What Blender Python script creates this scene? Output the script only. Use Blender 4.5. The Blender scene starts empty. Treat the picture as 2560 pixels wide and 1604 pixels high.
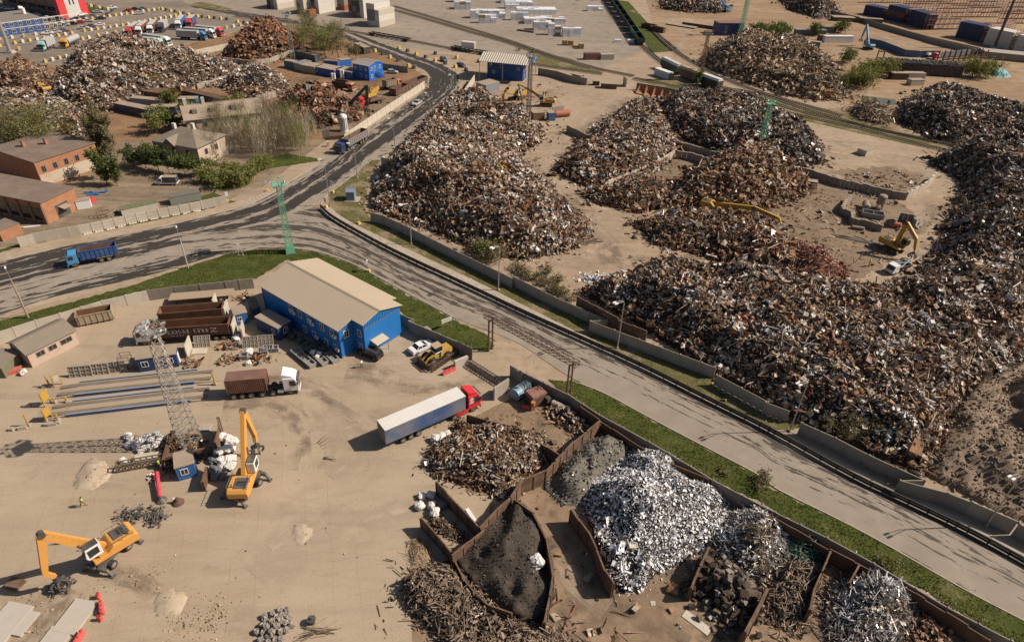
import bpy,math,random
import numpy as np
from math import radians,sin,cos,pi,atan2,hypot
from mathutils import Vector,Matrix
rnd = random.Random(7)
S = bpy.context.scene
W0,H0,FOC,PITCH,ROLL,CAMH = 2560,1604,1670.0,35.0,2.1,72.5
_p,_r = radians(PITCH),radians(ROLL)
_f = Vector((0,cos(_p),-sin(_p))); _rt = Vector((1,0,0)); _up = _rt.cross(_f)
CR = cos(_r) * _rt + sin(_r) * _up; CU = -sin(_r) * _rt + cos(_r) * _up
cd = bpy.data.cameras.new("camera"); cam = bpy.data.objects.new("camera",cd); S.collection.objects.link(cam)
cd.sensor_width = 36; cd.lens = 36 * FOC / W0; cd.clip_end = 6000; cd.clip_start = 0.5
cam.matrix_world = Matrix(((CR.x,CU.x,-_f.x,0),(CR.y,CU.y,-_f.y,0),(CR.z,CU.z,-_f.z,CAMH),(0,0,0,1)))
S.camera = cam
SUN_AZ,SUN_EL = 5.5,40.5
w = bpy.data.worlds.new("World"); S.world = w; w.use_nodes = True
wn = w.node_tree.nodes; wl = w.node_tree.links
sky = wn.new("ShaderNodeTexSky"); sky.sky_type = 'NISHITA'; sky.sun_disc = False
sky.sun_elevation = radians(SUN_EL); sky.sun_rotation = radians(90 - SUN_AZ); sky.air_density = 1.0; sky.dust_density = 2.0
wl.new(sky.outputs[0],wn["Background"].inputs[0]); wn["Background"].inputs[1].default_value = 0.055
sl = bpy.data.lights.new("sun",'SUN'); sl.energy = 5.0; sl.angle = radians(0.55); sl.color = (1.0,0.89,0.765)
so = bpy.data.objects.new("sun",sl); S.collection.objects.link(so)
sd = Vector((cos(radians(SUN_EL)) * cos(radians(SUN_AZ)),cos(radians(SUN_EL)) * sin(radians(SUN_AZ)),sin(radians(SUN_EL))))
so.rotation_euler = sd.to_track_quat('Z','Y').to_euler()
S.view_settings.view_transform = 'Standard'; S.view_settings.look = 'None'; S.view_settings.gamma = 1
S.view_settings.exposure = 0.24
S.cycles.max_bounces = 5; S.cycles.diffuse_bounces = 2; S.cycles.glossy_bounces = 2; S.cycles.transparent_max_bounces = 6
S.cycles.caustics_reflective = False; S.cycles.caustics_refractive = False
def G(px,py,z=0.0):
 d = _f + CR * ((px - W0 / 2) / FOC) - CU * ((py - H0 / 2) / FOC)
 k = (z - CAMH) / d.z
 return Vector((d.x * k,d.y * k,z))
K = 640 / 2413
def pp(s,z=0.0):
 """'@10 x y x y @f x y @s x y' : points in sheets of the survey -> list of ground Vectors"""
 out = []; m = 's'; buf = []
 for tk in s.split():
  if tk[0] == '@': m = tk[1:]; continue
  buf.append(float(tk))
  if len(buf) == 2:
   x,y = buf; buf = []
   if m == 's': q = (x,y)
   elif m == 'f': q = (x * 1.0609,y * 1.0609)
   else: q = (640 * int(m[0]) + x * K,401 * int(m[1]) + y * K)
   out.append(G(q[0],q[1],z))
 return out
def p1(s,z=0.0): return pp(s,z)[0]
def ang(a,b): return atan2(b.y - a.y,b.x - a.x)
_mats = {}
def nodes(name):
 m = bpy.data.materials.new(name); m.use_nodes = True
 nt = m.node_tree; return m,nt.nodes,nt.links,nt.nodes["Principled BSDF"]
def N(ns,typ,**kw):
 n = ns.new(typ)
 for k,v in kw.items():
  if k.startswith('i_'):
   n.inputs[k[2:].replace('_',' ')].default_value = v
  else: setattr(n,k,v)
 return n
def c4(c): return (c[0],c[1],c[2],1)
def mixc(ns,ls,fac,a,b,mode='MIX'):
 n = ns.new("ShaderNodeMix"); n.data_type = 'RGBA'; n.blend_type = mode
 for sock,v in ((n.inputs[0],fac),(n.inputs[6],a),(n.inputs[7],b)):
  if hasattr(v,'is_linked') or hasattr(v,'links'): ls.new(v,sock)
  elif isinstance(v,(int,float)): sock.default_value = v
  else: sock.default_value = c4(v)
 return n.outputs[2]
def ramp(ns,ls,fac,stops,interp='LINEAR'):
 n = ns.new("ShaderNodeValToRGB"); cr = n.color_ramp; cr.interpolation = interp
 while len(cr.elements) < len(stops): cr.elements.new(0.5)
 for e,(p,c) in zip(cr.elements,stops):
  e.position = p; e.color = c4(c) if not isinstance(c,(int,float)) else (c,c,c,1)
 ls.new(fac,n.inputs[0]); return n.outputs[0]
def noise(ns,ls,vec,scale,detail=4,rough=0.55,dist=0.0):
 n = N(ns,"ShaderNodeTexNoise"); n.inputs['Scale'].default_value = scale; n.inputs['Detail'].default_value = detail
 n.inputs['Roughness'].default_value = rough; n.inputs['Distortion'].default_value = dist
 if vec is not None: ls.new(vec,n.inputs['Vector'])
 return n.outputs[0]
def mp(ns,ls,vec,scale=(1,1,1),rot=(0,0,0),loc=(0,0,0)):
 n = ns.new("ShaderNodeMapping"); n.inputs['Scale'].default_value = scale; n.inputs['Rotation'].default_value = rot; n.inputs['Location'].default_value = loc
 ls.new(vec,n.inputs[0]); return n.outputs[0]
def bump(ns,ls,h,strength,dist,bsdf):
 n = ns.new("ShaderNodeBump"); n.inputs['Strength'].default_value = strength; n.inputs['Distance'].default_value = dist
 ls.new(h,n.inputs['Height']); ls.new(n.outputs[0],bsdf.inputs['Normal'])
DUST = (0.30,0.235,0.165)
def mat(name,col,rough=0.6,metal=0.0,dirt=0.35,dcol=DUST,scale=1.2,rib=None,spec=0.4,jit=0.0):
 """painted / weathered surface; rib=(axis, pitch metres, depth) gives profiled sheet"""
 if name in _mats: return _mats[name]
 m,ns,ls,b = nodes(name)
 tc = N(ns,"ShaderNodeTexCoord"); oi = N(ns,"ShaderNodeObjectInfo")
 off = N(ns,"ShaderNodeVectorMath",operation='MULTIPLY_ADD'); ls.new(oi.outputs['Random'],off.inputs[0])
 off.inputs[1].default_value = (37,53,71); ls.new(tc.outputs['Object'],off.inputs[2])
 n1 = noise(ns,ls,off.outputs[0],scale,6,0.65)
 f = ramp(ns,ls,n1,[(0.42,0.0),(0.72,dirt)])
 base = mixc(ns,ls,f,col,dcol)
 if jit:
  hs = N(ns,"ShaderNodeHueSaturation"); mm = N(ns,"ShaderNodeMapRange"); ls.new(oi.outputs['Random'],mm.inputs[0])
  mm.inputs[3].default_value = 1 - jit; mm.inputs[4].default_value = 1 + jit
  ls.new(mm.outputs[0],hs.inputs['Value']); ls.new(base,hs.inputs['Color']); base = hs.outputs[0]
 ls.new(base,b.inputs['Base Color']); b.inputs['Roughness'].default_value = rough; b.inputs['Metallic'].default_value = metal
 b.inputs['Specular IOR Level'].default_value = spec
 if rib:
  ax,pitch,dep = rib
  wv = N(ns,"ShaderNodeTexWave",wave_type='BANDS',bands_direction='XYZ'[ax]); wv.inputs['Scale'].default_value = 1.0 / (pitch * 3.183) * 1.0
  ls.new(tc.outputs['Object'],wv.inputs['Vector']); bump(ns,ls,wv.outputs[1],1.0,dep,b)
 _mats[name] = m; return m
def glass(name="window_glass",col=(0.02,0.025,0.03)):
 if name in _mats: return _mats[name]
 m,ns,ls,b = nodes(name); b.inputs['Base Color'].default_value = c4(col); b.inputs['Roughness'].default_value = 0.08
 b.inputs['Specular IOR Level'].default_value = 0.7; _mats[name] = m; return m
class MB:
 def __init__(s): s.v = []; s.f = []
 def add(s,vs,fs):
  o = len(s.v); s.v += [tuple(v) for v in vs]; s.f += [tuple(i + o for i in f) for f in fs]; return s
 def box(s,c,d,rz=0.0,ry=0.0,rx=0.0,top=None):
  hx,hy,hz = d[0] / 2,d[1] / 2,d[2] / 2; R = Matrix.Rotation(rz,3,'Z') @ Matrix.Rotation(ry,3,'Y') @ Matrix.Rotation(rx,3,'X')
  t = top or (1,1); vs = []
  for z in (-1,1):
   kx,ky = (t if z > 0 else (1,1))
   for x,y in ((-1,-1),(1,-1),(1,1),(-1,1)):
    vs.append(Vector(c) + R @ Vector((x * hx * kx,y * hy * ky,z * hz)))
  return s.add(vs,[(3,2,1,0),(4,5,6,7),(0,1,5,4),(1,2,6,5),(2,3,7,6),(3,0,4,7)])
 def cyl(s,a,b,r0,r1=None,n=10,caps=True):
  r1 = r0 if r1 is None else r1; a = Vector(a); b = Vector(b); d = (b - a)
  if d.length < 1e-6: return s
  q = d.to_track_quat('Z','Y').to_matrix(); vs = []
  for c,r in ((a,r0),(b,r1)):
   for i in range(n):
    t = 2 * pi * i / n; vs.append(c + q @ Vector((r * cos(t),r * sin(t),0)))
  fs = [(i,(i + 1) % n,n + (i + 1) % n,n + i) for i in range(n)]
  if caps: fs += [tuple(range(n - 1,-1,-1)),tuple(range(n,2 * n))]
  return s.add(vs,fs)
 def bar(s,a,b,w,h=None):
  h = h or w; a = Vector(a); b = Vector(b); d = b - a; L = d.length
  if L < 1e-6: return s
  d.normalize(); ref = Vector((0,0,1)) if abs(d.z) < 0.97 else Vector((1,0,0))
  u = d.cross(ref).normalized(); v = u.cross(d); vs = []
  for c in (a,b):
   for x,y in ((-1,-1),(1,-1),(1,1),(-1,1)): vs.append(c + u * (x * w / 2) + v * (y * h / 2))
  return s.add(vs,[(3,2,1,0),(4,5,6,7),(0,1,5,4),(1,2,6,5),(2,3,7,6),(3,0,4,7)])
 def prism(s,prof,y0,y1,axis='y'):
  """profile in (x,z), extruded along y (or profile in (y,z) along x, or (x,y) along z)"""
  n = len(prof)
  def P(p,t): return (p[0],t,p[1]) if axis == 'y' else ((t,p[0],p[1]) if axis == 'x' else (p[0],p[1],t))
  vs = [P(p,y0) for p in prof] + [P(p,y1) for p in prof]
  fs = [tuple(range(n - 1,-1,-1)),tuple(range(n,2 * n))] + [(i,(i + 1) % n,n + (i + 1) % n,n + i) for i in range(n)]
  return s.add(vs,fs)
 def tube(s,pts,r,n=6):
  for a,b in zip(pts[:-1],pts[1:]): s.cyl(a,b,r,r,n,True)
  return s
 def lathe(s,prof,c=(0,0,0),n=14):
  vs = []; m = len(prof)
  for r,z in prof:
   for i in range(n): vs.append((c[0] + r * cos(2 * pi * i / n),c[1] + r * sin(2 * pi * i / n),c[2] + z))
  fs = [(j * n + i,j * n + (i + 1) % n,(j + 1) * n + (i + 1) % n,(j + 1) * n + i) for j in range(m - 1) for i in range(n)]
  fs += [tuple(range(n - 1,-1,-1)),tuple(range((m - 1) * n,m * n))]
  return s.add(vs,fs)
 def build(s,name,m,parent=None,smooth=False):
  me = bpy.data.meshes.new(name); me.from_pydata(s.v,[],s.f); me.update()
  return obj(name,me,m,parent,smooth)
def obj(name,me,m,parent=None,smooth=False):
 if me.materials: me.materials.clear()
 if m is not None: me.materials.append(m)
 if smooth: me.polygons.foreach_set('use_smooth',[True] * len(me.polygons))
 import bmesh
 if len(me.polygons) < 4000:
  bm = bmesh.new(); bm.from_mesh(me); bmesh.ops.recalc_face_normals(bm,faces=bm.faces[:]); bm.to_mesh(me); bm.free()
 o = bpy.data.objects.new(name,me); S.collection.objects.link(o)
 if parent: o.parent = parent
 return o
def bevel(o,w=0.04,seg=1):
 md = o.modifiers.new("bevel",'BEVEL'); md.width = w; md.segments = seg; md.limit_method = 'ANGLE'; return o
def tag(o,label=None,cat=None,group=None,kind=None):
 if label: o['label'] = label
 if cat: o['category'] = cat
 if group: o['group'] = group
 if kind: o['kind'] = kind
 return o
def thing(name,label,cat,loc=(0,0,0),rz=0.0,group=None):
 o = bpy.data.objects.new(name,None); S.collection.objects.link(o); o.location = loc; o.rotation_euler = (0,0,rz); o.empty_display_size = 0.3
 return tag(o,label,cat,group)
def dup(root,loc,rz=0.0,label=None,group=None,scale=None,recol=None):
 def cp(o,parent):
  c = o.copy(); S.collection.objects.link(c); c.parent = parent
  for ch in o.children: cp(ch,c)
  return c
 r = cp(root,None); r.location = loc; r.rotation_euler = (0,0,rz)
 if label: r['label'] = label
 if group: r['group'] = group
 if scale: r.scale = scale
 if recol:
  for ch in r.children_recursive:
   for k,mm in recol.items():
    if ch.name.split('.')[0] == k:
     ch.data = ch.data.copy(); ch.data.materials.clear(); ch.data.materials.append(mm)
 return r
def npmesh(name,V,F,m,parent=None,uv=None,smooth=False):
 V = np.asarray(V,np.float32); F = np.asarray(F,np.int32); k = F.shape[1]
 me = bpy.data.meshes.new(name); me.vertices.add(len(V)); me.vertices.foreach_set('co',V.ravel())
 me.loops.add(F.size); me.loops.foreach_set('vertex_index',F.ravel())
 me.polygons.add(len(F)); me.polygons.foreach_set('loop_start',np.arange(0,F.size,k,dtype=np.int32))
 me.polygons.foreach_set('use_smooth',np.full(len(F),bool(smooth)))
 if uv is not None:
  l = me.uv_layers.new(name='UVMap'); l.data.foreach_set('uv',np.asarray(uv,np.float32)[F.ravel()].ravel())
 me.update(calc_edges=True); me.validate()
 if m is not None: me.materials.append(m)
 o = bpy.data.objects.new(name,me); S.collection.objects.link(o)
 if parent: o.parent = parent
 return o
def inside(P,poly):
 x,y = P[:,0],P[:,1]; c = np.zeros(len(P),bool); n = len(poly)
 for i in range(n):
  x0,y0 = poly[i]; x1,y1 = poly[(i + 1) % n]
  if y0 == y1: continue
  k = ((y0 > y) != (y1 > y)) & (x < (x1 - x0) * (y - y0) / (y1 - y0) + x0); c ^= k
 return c
def edge_dist(P,poly,closed=True):
 d = np.full(len(P),1e9); n = len(poly)
 for i in range(n if closed else n - 1):
  a = np.array(poly[i]); b = np.array(poly[(i + 1) % n]); ab = b - a; L = max((ab ** 2).sum(),1e-9)
  t = np.clip(((P - a) @ ab) / L,0,1); d = np.minimum(d,np.hypot(*((P - a - t[:,None] * ab).T)))
 return d
_nr = np.random.RandomState(3)
def vnoise(P,sc,seed=0):
 """smooth value noise on 2-D points, -1..1"""
 r = np.random.RandomState(seed).rand(64,64) * 2 - 1
 q = P / sc + 1000; i = np.floor(q).astype(int); f = q - i; f = f * f * (3 - 2 * f); i %= 64; j = (i + 1) % 64
 return (r[i[:,0],i[:,1]] * (1 - f[:,0]) + r[j[:,0],i[:,1]] * f[:,0]) * (1 - f[:,1]) + (r[i[:,0],j[:,1]] * (1 - f[:,0]) + r[j[:,0],j[:,1]] * f[:,0]) * f[:,1]
# GROUND
def geo_pos(ns): return N(ns,"ShaderNodeNewGeometry").outputs['Position']
def ground_mat(name,c1,c2,c3=None,s1=0.05,s2=0.6,bumpd=0.04,tracks=None,rough=0.9,thr=(0.4,0.65)):
 m,ns,ls,b = nodes(name); p = geo_pos(ns)
 a = noise(ns,ls,p,s1,6,0.6,0.4); d = noise(ns,ls,p,s2,8,0.7)
 col = mixc(ns,ls,ramp(ns,ls,a,[(thr[0],0),(thr[1],1)]),c1,c2)
 if c3: col = mixc(ns,ls,ramp(ns,ls,noise(ns,ls,mp(ns,ls,p,loc=(31,7,0)),s1 * 2.3,7,0.65),[(0.52,0),(0.68,1)]),col,c3)
 dark = ramp(ns,ls,d,[(0.3,(0.72,0.72,0.72)),(0.5,(1,1,1)),(0.75,(1.12,1.12,1.12))])
 col = mixc(ns,ls,1.0,col,dark,'MULTIPLY')
 if tracks:
  for (rot,sx,sy,amt) in tracks:
   t = noise(ns,ls,mp(ns,ls,p,(sx,sy,1),(0,0,rot)),1.0,5,0.6,0.6)
   col = mixc(ns,ls,1.0,col,ramp(ns,ls,t,[(0.3,(1 - amt,) * 3),(0.55,(1,1,1)),(0.7,(1 + amt * .4,) * 3)]),'MULTIPLY')
 ls.new(col,b.inputs['Base Color']); b.inputs['Roughness'].default_value = rough; b.inputs['Specular IOR Level'].default_value = 0.15
 bump(ns,ls,d,0.6,bumpd,b); _mats[name] = m; return m
def sheet(name,pts,z,m,kind='structure'):
 me = bpy.data.meshes.new(name); me.from_pydata([(p.x,p.y,z) for p in pts],[],[tuple(range(len(pts)))]); me.update()
 o = bpy.data.objects.new(name,me); S.collection.objects.link(o); me.materials.append(m)
 if me.polygons[0].normal.z < 0: me.flip_normals()
 return tag(o,kind=kind)
m_dirt = ground_mat('packed_dirt',(0.33,0.245,0.168),(0.385,0.293,0.207),(0.25,0.182,0.123),0.035,0.5,0.05,tracks=[(0.6,0.02,0.35,0.10),(-0.7,0.03,0.3,0.10)])
m_brown = ground_mat('brown_earth',(0.23,0.135,0.075),(0.28,0.175,0.10),(0.16,0.095,0.055),0.04,0.4,0.06,tracks=[(0.3,0.02,0.3,0.2)])
m_ochre = ground_mat('ochre_dirt',(0.31,0.21,0.128),(0.275,0.182,0.112),(0.36,0.27,0.183),0.02,0.3,0.05,tracks=[(-0.35,0.012,0.2,0.2)])
m_apron = ground_mat('apron_asphalt',(0.265,0.218,0.172),(0.30,0.248,0.195),(0.24,0.197,0.155),0.012,0.25,0.01,tracks=[(0.25,0.01,0.1,0.1)])
m_park = ground_mat('parking_asphalt',(0.205,0.168,0.134),(0.24,0.197,0.157),(0.28,0.232,0.184),0.02,0.2,0.01,tracks=[(0.3,0.008,0.09,0.15)])
m_yardd = ground_mat('house_yard_dirt',(0.25,0.19,0.13),(0.21,0.155,0.105),(0.29,0.225,0.155),0.06,0.5,0.05,tracks=[(0.4,0.03,0.4,0.25)])
m_stain = ground_mat('stained_floor',(0.29,0.205,0.135),(0.21,0.145,0.092),(0.10,0.072,0.052),0.09,1.1,0.06,thr=(.38,.6))
m_shldr = ground_mat('sandy_shoulder',(0.36,0.28,0.20),(0.30,0.225,0.155),(0.40,0.32,0.235),0.08,0.8,0.03)
m_pave = ground_mat('pavement_slabs',(0.39,0.33,0.265),(0.35,0.29,0.225),None,0.1,0.9,0.01)
def grass_mat(name,g1,g2,dry,amt):
 m,ns,ls,b = nodes(name); p = geo_pos(ns)
 col = mixc(ns,ls,ramp(ns,ls,noise(ns,ls,p,0.5,7,0.65),[(0.35,0),(0.65,1)]),g1,g2)
 col = mixc(ns,ls,ramp(ns,ls,noise(ns,ls,p,0.13,6,0.7),[(0.62 - amt,0),(0.72 - amt,1)]),col,dry)
 d = noise(ns,ls,p,2.6,8,0.75); col = mixc(ns,ls,1.0,col,ramp(ns,ls,d,[(0.3,(0.55,) * 3),(0.55,(1,) * 3),(0.75,(1.25,) * 3)]),'MULTIPLY')
 ls.new(col,b.inputs['Base Color']); b.inputs['Roughness'].default_value = 0.9; b.inputs['Specular IOR Level'].default_value = 0.1
 bump(ns,ls,d,0.9,0.2,b); _mats[name] = m; return m
m_grass = grass_mat('verge_grass',(0.052,0.068,0.014),(0.09,0.098,0.025),(0.17,0.14,0.07),0.035)
m_grassd = grass_mat('dry_verge_grass',(0.10,0.10,0.03),(0.17,0.14,0.065),(0.28,0.21,0.13),0.12)
sheet('ground',[Vector((-3000,-200,0)),Vector((3000,-200,0)),Vector((3000,4500,0)),Vector((-3000,4500,0))],0.0,m_dirt)
Z = 0.012
sheet('ground_parking',pp("@f -60 168 0 163 130 158 300 128 420 108 540 78 650 52 640 38 560 8 430 -60 -150 -60"),Z,m_park)
sheet('ground_left_yard',pp("@f -60 160 130 155 300 130 420 110 540 80 600 62 700 62 850 100 960 148 1000 182 900 250 770 330 690 330 600 330 300 330 210 345 -60 345"),Z * 1.5,m_brown)
sheet('ground_house_yard',pp("@f -60 345 210 345 300 330 600 330 690 300 770 330 620 440 540 470 330 510 40 578 -60 590"),Z * 1.07,m_yardd)
sheet('ground_terminal',pp("@f 425 0 470 25 640 44 870 95 1000 118 1140 128 1300 155 1400 170 1520 118 1500 70 1430 -20 1380 -100 300 -100"),Z * 1.15,m_apron)
sheet('ground_scrap_field',pp("@f 1510 -40 1540 60 1600 150 1800 180 2000 240 2260 350 2480 420 2480 -60 1900 -90"),Z * 1.3,m_ochre)
def slab_mat():
 m,ns,ls,b = nodes('yard_concrete'); p = geo_pos(ns)
 rot = SLABROT
 q = mp(ns,ls,p,(1,1,1),(0,0,rot))
 wob = noise(ns,ls,p,0.35,4,0.6); add = N(ns,"ShaderNodeVectorMath",operation='MULTIPLY_ADD'); ls.new(wob,add.inputs[0]); add.inputs[1].default_value = (0.16,0.16,0); ls.new(q,add.inputs[2])
 br = N(ns,"ShaderNodeTexBrick"); ls.new(add.outputs[0],br.inputs['Vector'])
 br.offset = 0.0; br.inputs['Scale'].default_value = 1.0; br.inputs['Brick Width'].default_value = 3.0; br.inputs['Row Height'].default_value = 1.75
 br.inputs['Mortar Size'].default_value = 0.035; br.inputs['Mortar Smooth'].default_value = 0.6; br.inputs['Bias'].default_value = 0
 br.inputs['Color1'].default_value = (1,1,1,1); br.inputs['Color2'].default_value = (0.93,0.93,0.93,1); br.inputs['Mortar'].default_value = (0.55,0.5,0.45,1)
 a = noise(ns,ls,p,0.06,6,0.62,0.5)
 col = mixc(ns,ls,ramp(ns,ls,a,[(0.35,0),(0.65,1)]),(0.345,0.265,0.185),(0.40,0.315,0.225))
 cov = ramp(ns,ls,noise(ns,ls,p,0.18,5,0.6),[(0.40,0.6),(0.62,0.06)])
 col = mixc(ns,ls,cov,col,mixc(ns,ls,1.0,col,br.outputs['Color'],'MULTIPLY'))
 oil = ramp(ns,ls,noise(ns,ls,mp(ns,ls,p,loc=(13,40,0)),0.10,7,0.7,0.3),[(0.58,0),(0.74,0.55)])
 col = mixc(ns,ls,oil,col,(0.21,0.155,0.105))
 for (r,sx,sy,am) in ((0.25,0.03,0.45,0.09),(1.2,0.05,0.5,0.09)):
  t = noise(ns,ls,mp(ns,ls,p,(sx,sy,1),(0,0,r)),1.0,5,0.6,0.7)
  col = mixc(ns,ls,1.0,col,ramp(ns,ls,t,[(0.32,(1 - am,) * 3),(0.52,(1,) * 3)]),'MULTIPLY')
 sp = noise(ns,ls,p,3.0,8,0.75); col = mixc(ns,ls,1.0,col,ramp(ns,ls,sp,[(0.28,(0.7,) * 3),(0.45,(1,) * 3),(0.8,(1.1,) * 3)]),'MULTIPLY')
 ls.new(col,b.inputs['Base Color']); b.inputs['Roughness'].default_value = 0.88; b.inputs['Specular IOR Level'].default_value = 0.15
 bump(ns,ls,br.outputs['Fac'],-0.4,0.03,b); _mats['yard_concrete'] = m; return m
_a = pp("@13 300 100 300 600"); SLABROT = -(ang(_a[1],_a[0]) - pi / 2)
m_yard = slab_mat()
sheet('ground_yard',pp("@f -90 800 130 742 345 685 600 655 640 640 940 745 1155 830 1185 885 1330 935 1500 1030 1870 1215 2413 1530 2440 1640 -90 1640"),Z * 0.8,m_yard)
sheet('ground_bays',pp("@f 1010 1090 1100 990 1280 900 1420 990 1500 1060 1700 1150 2413 1530 2440 1640 980 1640 965 1400 1060 1325 1130 1270 1215 1190 1010 1120"),Z * 1.4,m_stain)
def road_mat(name,dark,light,lo,hi,sv=0.5,seed=0.0,bands=None,cdark=(0.05,0.041,0.034),clight=(0.34,0.285,0.225)):
 m,ns,ls,b = nodes(name); uv = N(ns,"ShaderNodeTexCoord").outputs['UV']
 st = noise(ns,ls,mp(ns,ls,uv,(sv * .16,sv,1),(0,0,0),(seed,seed,0)),1.0,10,0.64,0.0)
 bd = noise(ns,ls,mp(ns,ls,uv,(0.012,sv * 0.2,1),(0,0,0),(seed * 2,3 + seed,0)),1.0,3,0.5)
 s = N(ns,"ShaderNodeMath",operation='ADD'); ls.new(st,s.inputs[0]); ls.new(bd,s.inputs[1])
 if bands is not None:
  sp = N(ns,"ShaderNodeSeparateXYZ"); ls.new(uv,sp.inputs[0])
  bb = ramp(ns,ls,mr(ns,ls,sp.outputs[1],bands[0],bands[1]),[(q,v + .1) for q,v in bands[2]]); lo += .05; hi += .05
  s2 = N(ns,"ShaderNodeMath",operation='ADD'); ls.new(s.outputs[0],s2.inputs[0]); ls.new(bb,s2.inputs[1]); s = s2
 hf = N(ns,"ShaderNodeMath",operation='MULTIPLY'); hf.inputs[1].default_value = 0.5; ls.new(s.outputs[0],hf.inputs[0])
 f = ramp(ns,ls,hf.outputs[0],[(lo,0),(hi,1)])
 p = geo_pos(ns); v = ramp(ns,ls,noise(ns,ls,p,0.25,6,0.6),[(0.3,(0.85,) * 3),(0.7,(1.1,) * 3)])
 col = mixc(ns,ls,1.0,mixc(ns,ls,f,cdark,clight),v,'MULTIPLY')
 ls.new(col,b.inputs['Base Color']); rr = N(ns,"ShaderNodeMapRange"); ls.new(f,rr.inputs[0]); rr.inputs[3].default_value = 0.6; rr.inputs[4].default_value = 0.9
 ls.new(rr.outputs[0],b.inputs['Roughness']); b.inputs['Specular IOR Level'].default_value = 0.2
 _mats[name] = m; return m
def mr(ns,ls,x,a,b_):
 n = N(ns,"ShaderNodeMapRange"); ls.new(x,n.inputs[0]); n.inputs[1].default_value = a; n.inputs[2].default_value = b_; return n.outputs[0]
def resample(pts,n):
 pts = [Vector((p.x,p.y,p.z)) for p in pts]; L = [0]
 for a,b in zip(pts[:-1],pts[1:]): L.append(L[-1] + (b - a).length)
 out = []; j = 0
 for i in range(n):
  t = L[-1] * i / (n - 1)
  while j < len(L) - 2 and L[j + 1] < t: j += 1
  k = (t - L[j]) / max(L[j + 1] - L[j],1e-9); out.append(pts[j].lerp(pts[j + 1],min(max(k,0),1)))
 return out
def smooth(pts,it=2):
 for _ in range(it):
  q = [pts[0]]
  for a,b in zip(pts[:-1],pts[1:]): q += [a.lerp(b,0.25),a.lerp(b,0.75)]
  pts = q + [pts[-1]]
 return pts
def strip(name,le,ri,z,m,n=80,cols=6,kind='structure'):
 L = resample(smooth(le),n); R = resample(smooth(ri),n); V = []; UV = []; F = []; u = 0
 for i in range(n):
  if i: u += ((L[i] + R[i]) / 2 - (L[i - 1] + R[i - 1]) / 2).length
  wd = (R[i] - L[i]).length
  for j in range(cols + 1):
   q = L[i].lerp(R[i],j / cols); V.append((q.x,q.y,z)); UV.append((u,j / cols * wd))
 c = cols + 1
 for i in range(n - 1):
  for j in range(cols): F.append((i * c + j,(i + 1) * c + j,(i + 1) * c + j + 1,i * c + j + 1))
 o = npmesh(name,V,F,m,uv=UV)
 if o.data.polygons[0].normal.z < 0: o.data.flip_normals()
 return tag(o,kind=kind)
m_road1 = road_mat('dusty_wet_asphalt',0,0,0.512,0.520,1.3,3.0,(0,14,[(0,.06),(.2,-.09),(.42,.04),(.56,-.10),(.7,-.06),(.8,.1),(1,.06)]),(0.048,0.04,0.034),(0.285,0.24,0.19))
m_road2 = road_mat('dusty_asphalt',0,0,0.482,0.490,1.7,8.0,(0,11,[(0,.0),(.08,.1),(.42,.09),(.5,-.1),(.58,.07),(.72,.02),(.86,-.04),(1,-.02)]),(0.075,0.061,0.05),(0.275,0.23,0.18))
strip('road_shoulder',pp("@01 -400 960 0 865 700 735 1500 590 2150 420 2413 330 @11 100 300 330 170 640 0 @10 700 1420 1000 1215 1300 1010 1620 800"),
 pp("@01 -400 1640 0 1500 430 1350 1000 1235 1400 1130 1900 960 2110 910 @11 0 850 300 600 720 300 960 130 1130 0 @10 1230 1500 1520 1285 1870 960 1960 760"),0.03,m_shldr,90)
strip('road',pp("@01 -400 1050 0 960 600 810 1250 690 1620 600 2400 410 @11 150 310 560 60 @10 640 1500 800 1370 1000 1240 1300 1040 1560 870 1640 780 1640 690 1500 620 1340 570 960 425 700 300 450 225 0 175"),
 pp("@01 -400 1590 0 1465 430 1300 1000 1175 1400 1090 1900 935 2110 885 2400 830 @11 250 600 560 400 680 315 850 190 960 110 1080 0 @10 1190 1490 1480 1275 1840 990 1930 820 1920 700 1780 620 1600 560 1340 450 1050 340 700 255 450 198 0 138"),0.045,m_road1,160)
strip('road_east',pp("@11 -700 880 0 830 300 830 560 860 900 970 1240 1160 1900 1510 @22 0 170 250 330 570 555 880 690 1220 880 1750 1160 2413 1500 @33 0 45 700 380 1200 650 1850 1030 2413 1320 3000 1700"),
 pp("@11 -700 690 0 640 430 460 610 455 690 530 900 655 1300 875 2000 1200 @22 100 -60 640 178 1220 440 1900 785 2413 1035 @33 100 -360 830 0 1300 205 1900 490 2413 775 3000 1100"),0.06,m_road2,160)
strip('pavement',pp("@11 625 455 700 530 910 652 1310 870 2010 1195 @22 110 -65 650 172 1230 434 1910 779 2413 1029 @33 840 -6 1310 199 1910 484 2413 769 3000 1090"),
 pp("@11 700 440 800 530 1000 640 1500 870 2100 1150 @22 200 -100 400 0 900 245 1500 550 2050 815 2413 985 @33 1000 -30 1400 130 1900 400 2413 660 3000 980"),0.09,m_pave,120,3)
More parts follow.
